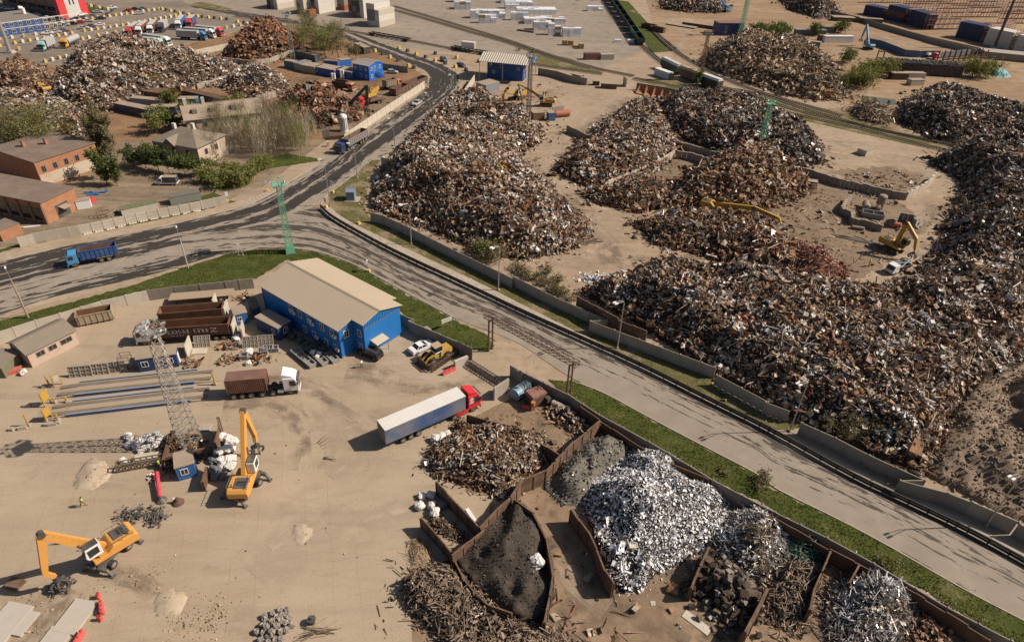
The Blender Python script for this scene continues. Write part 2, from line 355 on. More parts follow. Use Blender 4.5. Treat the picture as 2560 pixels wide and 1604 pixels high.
def kerb(name,pts,w=0.18,h=0.14):
 P = resample(smooth(pts),max(12,len(pts) * 8)); V = []; F = []
 for i,p in enumerate(P):
  d = (P[min(i + 1,len(P) - 1)] - P[max(i - 1,0)]).normalized(); nn = Vector((-d.y,d.x,0)) * w / 2
  V += [(p.x + nn.x,p.y + nn.y,0),(p.x + nn.x,p.y + nn.y,h),(p.x - nn.x,p.y - nn.y,h),(p.x - nn.x,p.y - nn.y,0)]
  if i:
   a = 4 * (i - 1); b_ = 4 * i
   F += [(a,b_,b_ + 1,a + 1),(a + 1,b_ + 1,b_ + 2,a + 2),(a + 2,b_ + 2,b_ + 3,a + 3)]
 return tag(npmesh(name,V,F,mat('kerb_concrete',(0.38,0.32,0.25),0.9)),kind='structure')
kerb('kerb',pp("@01 2110 885 2400 830 @11 0 822 300 822 560 850 900 960 1240 1150 1900 1500"))
kerb('kerb',pp("@11 960 110 850 198 680 320 615 390 608 450 690 534 900 660 1300 880 2000 1205 @22 100 -60 640 182 1220 442 1900 790 2413 1040 @33 830 0 1300 210 1900 497 2413 787"))
kerb('kerb',pp("@01 0 915 600 800 1200 690 1700 590 2400 410 @11 150 305 580 40"))
kerb('kerb',pp("@22 640 590 880 682 1220 872 1750 1152 2413 1492 @33 0 38 700 373 1200 643 1850 1023 2413 1313"))
gpolys = [
 ('grass_verge',"@01 1900 960 2110 895 2400 842 @11 0 835 300 835 560 865 900 975 1240 1165 1900 1520 @22 -260 120 -150 200 @12 2190 160 2240 230 2190 290 2040 270 1800 150 1450 0 @11 1350 1400 1000 1250 300 930 0 1120 @01 2380 1110 1700 1190 1390 1220 960 1320 560 1450 0 1700 -300 1800 -300 1640 0 1512 270 1440 700 1330 1250 1180 1500 1090",m_grass),
 ('grass_verge',"@22 340 560 580 570 880 695 1220 885 1750 1165 2413 1505 @33 0 48 700 383 1200 653 1850 1033 2413 1323 3000 1710 2700 1760 2413 1600 1700 1150 1400 1000 600 560 0 240 @22 1900 1500 1300 1150 830 900 530 700",m_grass),
 ('grass_strip',"@11 700 440 800 530 1000 640 1500 870 2100 1150 @22 200 -100 400 0 900 245 1500 550 2050 815 2413 985 @32 200 1040 330 990 310 940 @22 2413 850 1930 600 1900 500 1200 215 740 30 @21 0 1180 @11 1900 900 1380 690 1080 560 1020 430 1060 250 1080 120 1180 0 1090 0 960 110 850 190 690 310",m_grassd),
 ('grass_strip',"@10 1240 1490 1540 1275 1900 960 1960 800 1990 800 1930 980 1480 1290 1260 1500",m_grassd),
 ('grass_verge',"@01 2020 300 2140 380 2230 385 2080 430 1500 560 760 700 170 815 0 870 -100 880 0 840 160 800 740 680",m_grass),
 ('grass_strip',"@20 990 0 1100 20 1350 300 1590 480 1300 500 1270 430",m_grass),
 ('grass_strip',"@20 220 520 500 540 900 670 700 690 230 600",m_grassd),
 ('grass_strip',"@20 1500 740 1960 830 2413 920 2413 1000 1800 900 1150 760",m_grassd),
 ('grass_strip',"@30 0 920 700 1060 1300 1250 1900 1400 1500 1400 0 1060",m_grassd),
 ('grass_patch',"@00 1780 40 1900 20 2200 90 2100 105 1800 60",m_grassd),('grass_patch',"@00 770 60 1000 90 900 130 790 110",m_grass),
 ('grass_patch',"@11 -100 110 640 0 @10 600 1500 300 1450 0 1512",m_grass),('grass_patch',"@01 2000 200 2400 100 @11 0 0 0 130 @01 2350 230 2140 300",m_grassd),
 ]
def pts2(ps): return [(p.x,p.y) for p in ps]
verge_polys = []
def ragged(ps,step=0.7,amp=0.16):
 out = []
 for a,b in zip(ps,ps[1:] + ps[:1]):
  n = max(1,int((b - a).length / step)); d = (b - a).normalized()
  for i in range(n): out.append(a.lerp(b,i / n) + Vector((-d.y,d.x,0)) * rnd.gauss(0,amp))
 return out
for k,(nm,s,mm) in enumerate(gpolys):
 ps = pp(s); sheet(nm,ragged(ps),0.07 + 0.003 * k,mm); verge_polys.append((pts2(ps),mm))
def blades(name,polys,n,hh,m,label):
 V = []; tot = 0
 for poly in polys:
  A = np.array(poly); lo,hi = A.min(0),A.max(0)
  P = _nr.rand(n,2) * (hi - lo) + lo; P = P[inside(P,poly)]; P = P[vnoise(P,1.6,5) + _nr.rand(len(P)) > 0.25]
  V.append(P)
 P = np.concatenate(V); k = len(P); a = _nr.rand(k) * 6.28; h = hh * (0.5 + _nr.rand(k)); wd = 0.05 + 0.05 * _nr.rand(k)
 d = np.stack([np.cos(a),np.sin(a)],1); ln = (_nr.rand(k,2) - 0.5) * 0.25
 B = np.concatenate([P - d * wd[:,None],np.full((k,1),0.07)],1); C = np.concatenate([P + d * wd[:,None],np.full((k,1),0.07)],1); T = np.concatenate([P + ln,(0.07 + h)[:,None]],1)
 VV = np.stack([B,C,T],1).reshape(-1,3); F = np.arange(3 * k).reshape(-1,3)
 return tag(npmesh(name,VV,F,m),label,'grass',kind='stuff')
m_blade = grass_mat('grass_blades',(0.06,0.08,0.016),(0.10,0.112,0.028),(0.17,0.15,0.075),0.03)
blades('grass',[verge_polys[0][0],verge_polys[1][0]],60000,0.14,m_blade,'short green grass growing on the verges beside the road')
blades('dry_grass',[verge_polys[2][0]],40000,0.13,m_grassd,'thin dry grass on the strip below the concrete fence')
m_sort = ground_mat('sorting_floor',(0.19,0.137,0.092),(0.25,0.182,0.122),(0.125,0.09,0.062),0.12,0.9,0.08)
for k,s in enumerate(("@f 1560 500 1640 470 1850 470 1930 425 2060 440 2150 500 2160 545 2120 600 2060 640 1960 668 1880 650 1850 560 1650 510","@f 1960 402 2090 390 2185 412 2150 440 2120 465 2000 440","@f 660 200 760 195 900 215 980 245 900 290 760 310 690 280","@f 1470 395 1570 372 1680 362 1640 420 1560 470 1430 470")): sheet('sorting_floor',ragged(pp(s),1.2,.7),.016 + .0015 * k,m_sort)
def tyre_mat(name,c):
 m,ns,ls,b = nodes(name); uv = N(ns,"ShaderNodeTexCoord").outputs['UV']; b.inputs['Base Color'].default_value = c4(c); b.inputs['Roughness'].default_value = .9
 sp = N(ns,"ShaderNodeSeparateXYZ"); ls.new(uv,sp.inputs[0])
 a = noise(ns,ls,mp(ns,ls,uv,(.06,2.2,1)),1.0,6,.6); e = ramp(ns,ls,sp.outputs[2 - 1],[(0,0),(.3,1),(.7,1),(1,0)]); n2 = noise(ns,ls,geo_pos(ns),.3,5,.6)
 f = mixc(ns,ls,1.0,mixc(ns,ls,1.0,ramp(ns,ls,a,[(.42,0),(.6,.8)]),e,'MULTIPLY'),ramp(ns,ls,n2,[(.38,0),(.6,1)]),'MULTIPLY')
 t = N(ns,"ShaderNodeBsdfTransparent"); x = N(ns,"ShaderNodeMixShader"); ls.new(f,x.inputs[0]); ls.new(t.outputs[0],x.inputs[1]); ls.new(b.outputs[0],x.inputs[2]); ls.new(x.outputs[0],ns["Material Output"].inputs[0]); return m
_td = tyre_mat('dark_tyre_dust',(.19,.14,.095)); _tl = tyre_mat('pale_tyre_dust',(.47,.37,.27)); _zt = [0.0]
def tyres(s,w,m):
 P = resample(smooth(pp(s)),60); V = []; UV = []; F = []; u = 0; _zt[0] += .004
 for i,q in enumerate(P):
  d = (P[min(i + 1,59)] - P[max(i - 1,0)]).normalized(); nn = Vector((-d.y,d.x,0)) * w / 2; u += (q - P[max(i - 1,0)]).length
  for j in range(5): r = q + nn * (j / 2 - 1); V.append((r.x,r.y,.022 + _zt[0])); UV.append((u,j / 4))
  if i: F += [(5 * i - 5 + j,5 * i + j,5 * i + j + 1,5 * i - 4 + j) for j in range(4)]
 o = npmesh('tyre_marks',V,F,m,uv=UV); tag(o,kind='structure')
for s,w,m in (("@20 400 1450 700 1200 1000 1000 800 850 500 780 250 740",16,_tl),("@20 500 1500 850 1130 1050 960 1250 930",9,_td),("@21 100 0 300 60 450 300 650 500 850 700 950 850 1000 1000 1500 960 1800 990",9,_td),("@21 200 -20 420 200 750 480 1200 490 1700 450",8,_tl),("@21 700 540 900 700 850 900 500 980",14,_tl),("@31 300 130 700 270 1100 330 1500 370 1620 200 1500 60 1000 -60 700 -120",9,_tl),("@31 1600 420 1480 700 1420 950",8,_td),("@12 -300 780 0 740 300 830 480 1020 540 1200 500 1400",7,_td),("@12 -100 560 300 570 700 700 1000 900 1300 1000",7,_td),("@03 950 870 1250 900 1480 1050",4,_td),("@03 650 1000 450 1200 300 1400 200 1600",6,_td),("@13 0 900 500 500 1000 300 1500 100",12,_tl),("@12 850 480 1100 480 1400 620 1700 600 2100 480",8,_td),("@12 600 900 900 1000 1000 1300 800 1512",10,_tl),("@30 300 1250 700 1330 1100 1480 1500 1500",12,_tl),("@30 500 250 1000 340 1300 420 900 500 600 480",14,_tl),("@20 1150 100 1500 200 1700 330 1600 480",16,_tl),("@10 0 1000 300 800 600 720 1000 760 1400 700",10,_td),("@23 400 1500 700 1200 1300 1250 1700 1450",8,_td),("@23 450 700 600 1000 900 1200",5,_tl)): tyres(s,w,m)
m_mark = mat('worn_road_paint',(.42,.38,.33),.8,0,.8,(.25,.21,.17),2)
for s in ("@01 2345 375 2358 370 2400 402 2388 410","@01 2375 368 2388 362 2413 385 2405 396","@11 0 352 14 346 40 372 28 380","@11 32 338 46 331 72 358 58 366","@11 60 322 74 316 100 342 88 350","@11 88 308 102 302 130 326 116 334"): sheet('road_marking',pp(s),.075,m_mark)
strip('road',pp("@10 30 180 @00 2250 150 2000 105 1800 70"),pp("@10 30 140 @00 2250 112 2000 70 1800 38"),0.04,m_road1,14)
# SCRAP HEAPS
def scrap_mat(name,pal,pal2=None,rough=0.6,metal=0.0,clump=0.06,mixr=(0.42,0.58)):
 """pal: list of (weight, colour); every loose piece draws its own colour"""
 m,ns,ls,b = nodes(name); g = N(ns,"ShaderNodeNewGeometry"); rn = g.outputs['Random Per Island']
 if pal2:
  vo = N(ns,"ShaderNodeTexVoronoi"); vo.inputs['Scale'].default_value = .42; ls.new(g.outputs['Position'],vo.inputs['Vector']); sx = N(ns,"ShaderNodeSeparateColor"); ls.new(vo.outputs['Color'],sx.inputs[0])
  mx = N(ns,"ShaderNodeMix"); ls.new(ramp(ns,ls,noise(ns,ls,g.outputs['Position'],.22,5,.7),[(.5,0),(.54,1)]),mx.inputs[0]); ls.new(rn,mx.inputs[2]); ls.new(sx.outputs[0],mx.inputs[3]); r0 = rn; rn = mx.outputs[0]
 def rp(pl):
  t = sum(q[0] for q in pl); a = 0; st = []
  for wgt,c in pl: st.append((a / t,c)); a += wgt
  return ramp(ns,ls,rn,st[:32],'CONSTANT')
 col = rp(pal)
 if pal2:
  col = mixc(ns,ls,ramp(ns,ls,noise(ns,ls,g.outputs['Position'],clump,4,0.6),[(mixr[0],0),(mixr[1],1)]),col,rp(pal2))
 if pal2: col = mixc(ns,ls,ramp(ns,ls,noise(ns,ls,g.outputs['Position'],.045,7,.7),[(.48,0),(.74,.5)]),col,(.25,.15,.085)); rn = r0
 d = noise(ns,ls,g.outputs['Position'],2.2,5,0.7)
 col = mixc(ns,ls,1.0,col,ramp(ns,ls,d,[(0.3,(0.65,) * 3),(0.6,(1.05,) * 3)]),'MULTIPLY')
 ls.new(col,b.inputs['Base Color'])
 mm = N(ns,"ShaderNodeMath",operation='MULTIPLY'); mm.inputs[1].default_value = 17.3; ls.new(rn,mm.inputs[0])
 fr = N(ns,"ShaderNodeMath",operation='FRACT'); ls.new(mm.outputs[0],fr.inputs[0])
 r = N(ns,"ShaderNodeMapRange"); ls.new(fr.outputs[0],r.inputs[0]); r.inputs[3].default_value = max(rough - 0.3,0.15); r.inputs[4].default_value = min(rough + 0.25,1)
 ls.new(r.outputs[0],b.inputs['Roughness']); b.inputs['Metallic'].default_value = metal; b.inputs['Specular IOR Level'].default_value = 0.45
 _mats[name] = m; return m
def tpl_box(): return np.array([(x,y,z) for z in (-.5,.5) for x,y in ((-.5,-.5),(.5,-.5),(.5,.5),(-.5,.5))]),[(3,2,1,0),(4,5,6,7),(0,1,5,4),(1,2,6,5),(2,3,7,6),(3,0,4,7)]
def tpl_bent(r):
 """sheet folded and buckled: 3 x 2 grid of quads, two-sided by thickness"""
 xs = [-.5,-.17,.17,.5]; a = r.uniform(-.6,.6,4); V = []
 for t in (0,-0.035):
  for i,x in enumerate(xs):
   for y in (-.5,0,.5): V.append((x + r.uniform(-.05,.05) * (t == 0),y,a[i] * .5 + (abs(y) - .25) * r.uniform(-.5,.5) + t))
 F = []
 for i in range(3):
  for j in range(2):
   q = (i * 3 + j,i * 3 + j + 1,(i + 1) * 3 + j + 1,(i + 1) * 3 + j); F.append(q[::-1]); F.append(tuple(k + 12 for k in q))
 return np.array(V),F
def tpl_tube(n=6):
 V = [(sx * .5,.5 * cos(2 * pi * i / n),.5 * sin(2 * pi * i / n)) for sx in (-1,1) for i in range(n)]
 F = [(i,(i + 1) % n,n + (i + 1) % n,n + i) for i in range(n)] + [(0,1,2,3),(0,3,4,5),(n,n + 3,n + 2,n + 1),(n,n + 5,n + 4,n + 3)]
 return np.array(V),F
def tpl_lump(r):
 V,F = tpl_box(); return V * 1.0 + r.uniform(-.22,.22,V.shape),F
def tpl_frame():
 """open frame / shelf: four bars"""
 V = []; F = []
 for c,d in (((0,-.45,0),(1,.1,1)),((0,.45,0),(1,.1,1)),((-.45,0,0),(.1,.8,1)),((.45,0,0),(.1,.8,1))):
  b,f = tpl_box(); o = len(V) * 1; V += [tuple(np.array(c) + q * np.array(d)) for q in b]; F += [tuple(i + o for i in q) for q in f]
 return np.array(V),F
_tr = np.random.RandomState(11)
TPL = {'plate': [tpl_bent(_tr) for _ in range(7)],'box': [tpl_box()] + [tpl_lump(_tr) for _ in range(4)],'bar': [tpl_box(),tpl_tube()],'tube': [tpl_tube()],'lump': [tpl_lump(_tr) for _ in range(6)],'rod': [tpl_box(),tpl_tube(5) if 0 else tpl_box()],'frame': [tpl_frame()]}
def scatter(name,P,Nrm,mix,size,m,parent,seed=0,flat=0.5,embed=0.0,kind='stuff',lift=0.0):
 """P: points, Nrm: surface normals; mix: {kind: weight}; size (min,max)"""
 r = np.random.RandomState(seed + 17); n = len(P); ks = list(mix); wt = np.array([mix[k] for k in ks],float); wt /= wt.sum()
 ch = r.choice(len(ks),n,p=wt); VV = []; FF = []; base = 0
 for ki,k in enumerate(ks):
  idk = np.where(ch == ki)[0]
  if not len(idk): continue
  tps = TPL[k]; tc = r.randint(len(tps),size=len(idk))
  for ti,(tv,tf) in enumerate(tps):
   idx = idk[tc == ti]; c = len(idx)
   if not c: continue
   s = size[0] * (size[1] / size[0]) ** (r.rand(c) ** 1.6)
   if k == 'plate': sc = np.stack([s,s * r.uniform(.4,1,c),s * r.uniform(.3,.9,c)],1)
   elif k == 'box' or k == 'lump': sc = np.stack([s * .8,s * r.uniform(.35,.8,c),s * r.uniform(.25,.65,c)],1)
   elif k == 'frame': sc = np.stack([s,s * r.uniform(.5,.9,c),s * .1],1)
   elif k == 'rod': d_ = r.uniform(.07,.12,c) * (size[1] / 1.0) ** .3; sc = np.stack([s * r.uniform(1.4,2.4,c),d_,d_],1)
   elif k == 'tube': sc = np.stack([s * r.uniform(.8,1.6,c),s * .3,s * .3],1);
   else: sc = np.stack([s * r.uniform(1.6,3.4,c),s * r.uniform(.08,.2,c),s * r.uniform(.06,.16,c)],1)
   a = r.rand(c) * 2 * pi; zn = Nrm[idx] + r.randn(c,3) * flat; zn /= np.linalg.norm(zn,axis=1)[:,None]
   h = np.stack([np.cos(a),np.sin(a),r.randn(c) * .15],1); x = h - (h * zn).sum(1)[:,None] * zn; x /= np.linalg.norm(x,axis=1)[:,None]; y = np.cross(zn,x)
   R = np.stack([x,y,zn],2); L = tv[None] * sc[:,None,:]; W = np.einsum('nij,nvj->nvi',R,L)
   W += P[idx][:,None,:] + Nrm[idx][:,None,:] * (r.rand(c) ** 1.8 * s * lift)[:,None,None] + zn[:,None,:] * (sc[:,2] * (.3 - embed))[:,None,None]
   nv = len(tv); VV.append(W.reshape(-1,3)); f = np.array(tf)
   FF.append((f[None] + (base + np.arange(c) * nv)[:,None,None]).reshape(-1,4)); base += c * nv
 o = npmesh(name,np.concatenate(VV),np.concatenate(FF),m,parent)
 return tag(o,kind=kind) if kind else o
MOUND = []
def heap(label,poly,ctrl,m_base,m_scrap,dens,size,mix,slope=0.9,e0=0.15,step=1.0,rough=0.5,name='scrap_heap',cat='scrap heap',seed=1,big=None,flat=0.5,scrapname='loose_scrap',pw=2.5,group=None,z=0.0):
 ps = pp(poly); A = np.array([(p.x,p.y) for p in ps]); org = A.mean(0)
 C = []
 cs = ctrl.split(); mtag = cs[0]
 for i in range(1,len(cs),3):
  hh = float(cs[i + 2]); q = p1('%s %s %s' % (mtag,cs[i],cs[i + 1]),hh); C.append((q.x,q.y,hh))
 C = np.array(C)
 lo,hi = A.min(0) - step,A.max(0) + step
 def H(P):
  d = np.stack([np.hypot(P[:,0] - c[0],P[:,1] - c[1]) for c in C],1) + 0.3; wv = d ** -pw
  h = (wv * C[:,2]).sum(1) / wv.sum(1); e = edge_dist(P,A); ins = inside(P,A)
  nz = vnoise(P,3.5,seed) * rough + vnoise(P,8.0,seed + 1) * rough * 1.5 + vnoise(P,17,seed + 6) * rough * 1.5 + vnoise(P,1.3,seed + 2) * rough * .5; e = np.maximum(e - np.maximum(vnoise(P,5,seed + 8),0) * 2.2 * rough,0)
  hm = np.minimum(h + nz * np.clip(e / 2,0,1),e * slope * .86 * (1 + .35 * vnoise(P,6,seed + 3)) + e0 * (1 + .5 * vnoise(P,2,seed + 4)))
  return np.where(ins,np.maximum(hm,0.02),-0.3)
 nx,ny = int((hi[0] - lo[0]) / step) + 2,int((hi[1] - lo[1]) / step) + 2
 gx,gy = np.meshgrid(lo[0] + np.arange(nx) * step,lo[1] + np.arange(ny) * step,indexing='ij'); P = np.stack([gx.ravel(),gy.ravel()],1)
 h = H(P); V = np.concatenate([P - org,h[:,None]],1); idx = np.arange(nx * ny).reshape(nx,ny)
 F = np.stack([idx[:-1,:-1],idx[1:,:-1],idx[1:,1:],idx[:-1,1:]],-1).reshape(-1,4)
 keep = (h[F] > -0.2).any(1); F = F[keep]; u,inv = np.unique(F,return_inverse=True);
 root = thing(name,label,cat,(org[0],org[1],z),group=group)
 npmesh('mound',V[u],inv.reshape(F.shape),m_base,root,smooth=True)
 r = np.random.RandomState(seed)
 area = 0.5 * abs(sum(A[i][0] * A[(i + 1) % len(A)][1] - A[(i + 1) % len(A)][0] * A[i][1] for i in range(len(A))))
 def pts(n,jit):
  Q = r.rand(int(n * (hi[0] - lo[0] + 5) * (hi[1] - lo[1] + 5)),2) * (hi - lo + 5) + lo - 2.5; Q = Q[inside(Q,A) | (r.rand(len(Q)) < .5 * np.exp(-edge_dist(Q,A) / (.9 * size[1])))]
  hq = np.maximum(H(Q),.03); e = 0.25; nxv = (H(Q + [e,0]) - hq) / e; nyv = (H(Q + [0,e]) - hq) / e
  nrm = np.stack([-np.clip(nxv,-1.5,1.5),-np.clip(nyv,-1.5,1.5),np.ones(len(Q))],1); nrm /= np.linalg.norm(nrm,axis=1)[:,None]
  return np.concatenate([Q - org,(hq)[:,None]],1),nrm
 if dens:
  if scrapname == 'loose_scrap': dens,size,flat = dens * 2.6,(size[0] * .6,size[1] * .78),flat * 1.5
  Q,nrm = pts(dens,0); scatter(scrapname,Q,nrm,mix,size,m_scrap,root,seed,flat,lift=.75 if scrapname == 'loose_scrap' else .3)
 if big:
  bd,bs,bm,bmat,bn = big; Q,nrm = pts(bd,0)
  if len(Q): scatter(bn,Q,nrm,bm,bs,bmat,root,seed + 5,flat)
 MOUND.append((A,H)); return root
def height_at(x,y):
 P = np.array([[x,y]]); z = 0.0
 for A,H in MOUND:
  if inside(P,A)[0]: z = max(z,float(H(P)[0]))
 return z
RU = [(5,(0.135,0.066,0.032)),(5,(0.22,0.108,0.05)),(4,(0.33,0.165,0.08)),(3,(0.05,0.035,0.028))]
RU2 = [(4,(0.30,0.12,0.06)),(3,(0.37,0.17,0.09)),(3,(0.2,0.09,0.05))]
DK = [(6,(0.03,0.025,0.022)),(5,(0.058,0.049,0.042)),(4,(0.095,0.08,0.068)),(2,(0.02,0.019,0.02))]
GY = [(4,(0.18,0.145,0.112)),(4,(0.28,0.23,0.18)),(3,(0.42,0.36,0.295))]
WH = [(4,(0.64,0.58,0.52)),(3,(0.76,0.72,0.68)),(2,(0.5,0.47,0.44))]
TN = [(4,(0.36,0.255,0.155)),(3,(0.26,0.175,0.10)),(3,(0.46,0.345,0.225))]
PT = [(1,(0.05,0.12,0.28)),(1,(0.35,0.04,0.03)),(1,(0.04,0.2,0.1)),(1,(0.45,0.3,0.03)),(1,(0.2,0.35,0.42)),(1,(0.4,0.15,0.03))]
def wp(*args):
 out = []
 for p,k in args: out += [(a * k,c) for a,c in p]
 return out
m_mix = scrap_mat('mixed_scrap',wp((RU,1.9),(RU2,.25),(TN,1.7),(GY,.45),(WH,.8),(DK,.4),(PT,.1)),wp((RU,1.3),(RU2,.2),(TN,1.5),(GY,.55),(WH,1.6),(DK,.25),(PT,.1)))
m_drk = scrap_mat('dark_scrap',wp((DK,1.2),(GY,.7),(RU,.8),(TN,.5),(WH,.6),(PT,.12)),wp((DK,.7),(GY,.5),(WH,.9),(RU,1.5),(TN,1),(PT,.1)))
m_rst = scrap_mat('rusty_scrap',wp((RU,1.4),(TN,1.3),(DK,.4),(GY,.4),(WH,.2),(RU2,.2)),wp((RU,1),(RU2,.5),(TN,1.3),(WH,.2),(PT,.15)))
m_red = scrap_mat('red_oxide_scrap',wp((RU2,2.2),(RU,1),(DK,.4)),wp((RU2,1.2),(RU,1.2),(GY,.3),(TN,.5)))
m_wht = scrap_mat('white_goods_scrap',wp((WH,1.3),(GY,.9),(TN,.9),(RU,.9),(PT,.2),(DK,.5)),wp((TN,1.1),(GY,.8),(WH,.9),(RU,1.2),(DK,.4),(PT,.15)))
m_wod = scrap_mat('timber_scrap',wp((TN,1.6),([(5,(0.58,0.42,0.25)),(3,(0.46,0.31,0.17)),(2,(0.16,0.115,0.075))],1.2),(RU,.2)),wp((TN,1.6),(RU,.5),(DK,.3),(GY,.7),(WH,.15)))
m_alu = scrap_mat('bright_aluminium',[(4,(0.82,0.80,0.80)),(2,(0.66,0.63,0.61)),(6,(0.9,0.89,0.89)),(1,(0.45,0.38,0.31)),(1,(0.4,0.43,0.5)),(1,(0.2,0.17,0.15))],None,0.5,0.05)
m_alu2 = scrap_mat('dull_aluminium',[(5,(0.76,0.74,0.74)),(4,(0.58,0.55,0.53)),(2,(0.3,0.25,0.2)),(1,(0.15,0.12,0.1)),(1,(0.75,0.75,0.78))],[(3,(0.35,0.28,0.2)),(3,(0.5,0.47,0.43)),(2,(0.16,0.12,0.09))],0.45,0.3,0.15)
m_trn = scrap_mat('grey_turnings',[(4,(0.15,0.135,0.115)),(4,(0.21,0.19,0.16)),(3,(0.10,0.09,0.08)),(1,(0.3,0.27,0.23))],None,0.6,0.1)
m_trb = scrap_mat('black_turnings',[(4,(0.055,0.043,0.034)),(4,(0.085,0.066,0.052)),(3,(0.035,0.028,0.023)),(1,(0.11,0.09,0.07))],None,0.7,0.0)
m_rod = scrap_mat('rusty_rods',[(4,(0.19,0.135,0.09)),(4,(0.28,0.205,0.14)),(3,(0.10,0.068,0.048)),(2,(0.36,0.27,0.19))],None,0.7,0.0)
m_brk = scrap_mat('broken_brick',[(4,(0.27,0.155,0.095)),(4,(0.33,0.21,0.135)),(2,(0.20,0.11,0.07))],None,0.85)
m_cop = scrap_mat('copper_coloured_rods',[(4,(0.38,0.19,0.13)),(4,(0.30,0.13,0.085)),(2,(0.2,0.09,0.06))],None,0.6)
m_grn = scrap_mat('green_rods',[(4,(0.10,0.22,0.15)),(3,(0.07,0.16,0.11)),(2,(0.2,0.3,0.22)),(1,(0.3,0.25,0.17))],None,0.6)
m_bal2 = scrap_mat('dark_bales',[(4,(0.06,0.042,0.03)),(4,(0.095,0.068,0.048)),(3,(0.15,0.11,0.08)),(1,(.3,.26,.22))],None,0.8)
m_mdk = ground_mat('scrap_fines_gap_shade',(0.032,0.025,0.02),(0.055,0.042,0.032),(0.022,0.018,0.016),0.2,1.2,0.15)  # mound fines, deepened to near-black to paint the shade in gaps between pieces
m_mrs = ground_mat('rust_fines_gap_shade',(0.05,0.034,0.023),(0.08,0.054,0.036),(0.032,0.022,0.017),0.2,1.2,0.15)  # rusty fines, with the shade between scrap pieces put into the colour
m_mbk = ground_mat('black_fines',(0.062,0.049,0.038),(0.088,0.07,0.055),(0.042,0.034,0.028),0.3,2.0,0.3)
m_mgr = ground_mat('grey_fines',(0.15,0.132,0.11),(0.19,0.17,0.14),(0.10,0.088,0.075),0.3,2.0,0.14)
m_soil = ground_mat('spoil_soil',(0.25,0.185,0.132),(0.185,0.138,0.1),(0.34,0.255,0.18),0.08,0.8,0.5)
m_sand = ground_mat('pale_sand',(0.42,0.33,0.235),(0.46,0.37,0.275),(0.36,0.275,0.195),0.2,1.0,0.1)
MX = {'plate': 5,'box': 2,'bar': 3.2,'lump': 1,'frame': .6,'tube': .6}
MB_ = {'plate': 3,'box': .6,'bar': 3,'frame': 1,'tube': 1}
heap("long mixed scrap heap leaning on the concrete fence left of the pale haul road",
 "@f 886 432 905 400 960 335 1010 285 1060 238 1110 225 1165 232 1200 262 1270 300 1275 335 1215 365 1250 402 1300 450 1355 500 1388 545 1340 590 1240 612 1150 600 1060 560 960 525 880 490",
 "@f 1090 245 4 1150 262 5 1030 300 6.5 985 355 8 1000 410 9 1080 350 8.5 1150 330 5 1060 465 9 1130 420 9 1120 515 7.5 1190 480 8 1260 500 6 1320 540 3 1230 560 5 1190 590 3.5 1240 440 5",
 m_mrs,m_mix,3.2,(0.45,1.5),MX,0.95,0.5,1.0,0.8,seed=21,big=(0.35,(1.0,2.4),MB_,m_mix,'large_scrap'))
heap("brown scrap heap between the haul road and the crooked block wall",
 "@f 1308 402 1330 372 1400 308 1480 255 1545 242 1580 300 1598 352 1560 398 1500 425 1440 445 1385 442 1340 420",
 "@f 1500 262 5 1540 262 6 1440 300 6 1400 345 5.5 1500 320 7.5 1540 330 6 1460 370 5.5 1400 400 3 1520 380 4",
 m_mrs,m_mix,2.6,(0.5,1.6),MX,0.9,0.3,1.0,0.7,seed=31,big=(0.3,(1.0,2.4),MB_,m_rst,'large_scrap'))
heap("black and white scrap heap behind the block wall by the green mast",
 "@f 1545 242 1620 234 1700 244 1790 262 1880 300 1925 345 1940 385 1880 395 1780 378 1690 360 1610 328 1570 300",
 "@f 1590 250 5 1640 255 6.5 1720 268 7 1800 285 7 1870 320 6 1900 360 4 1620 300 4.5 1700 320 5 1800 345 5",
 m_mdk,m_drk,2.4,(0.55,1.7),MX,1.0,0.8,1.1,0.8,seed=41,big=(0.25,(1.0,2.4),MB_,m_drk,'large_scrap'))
heap("low tangle of cut steel in front of the crooked block wall",
 "@f 1375 462 1390 446 1440 448 1500 430 1560 440 1600 450 1575 490 1500 502 1440 488 1400 478","@f 1420 462 2 1500 458 2.6 1560 465 2 1460 480 1.6",
 m_mrs,m_rst,1.6,(0.6,1.9),{'plate': 3,'bar': 4,'box': 2,'frame': 1},0.8,0.2,0.9,0.4,seed=51)
heap("tan and green scrap heap beneath the green floodlight mast",
 "@f 1556 488 1580 440 1640 400 1700 372 1790 368 1850 388 1905 425 1912 448 1850 480 1760 498 1650 496","@f 1690 380 6.5 1760 385 8 1820 400 7 1640 420 6 1720 440 6.5 1800 450 5 1870 440 4 1620 470 3 1700 480 3",
 m_mrs,m_rst,2.2,(0.6,1.8),{'plate': 4,'box': 3,'bar': 3,'frame': .8,'lump': 2},0.95,0.2,1.0,0.7,seed=61,big=(0.3,(1.2,2.8),MB_,m_rst,'large_scrap'))
heap("heap of beams and cut plate in the middle of the sorting yard",
 "@f 1490 528 1530 516 1600 508 1700 508 1790 512 1840 535 1850 565 1880 610 1890 650 1840 655 1760 645 1690 615 1620 592 1550 575","@f 1540 528 2.2 1620 535 3.5 1700 540 4.5 1770 560 4.5 1820 590 4 1700 590 3.5 1780 625 3.5 1850 635 2.5",
 m_mdk,m_rst,1.8,(0.6,2.0),{'plate': 4,'box': 2,'bar': 4,'frame': 1,'tube': .5},0.85,0.2,0.9,0.5,seed=71,big=(0.10,(1.6,3.4),{'plate': 3,'bar': 3,'box': 1.5,'frame': 1},m_drk,'large_scrap'))
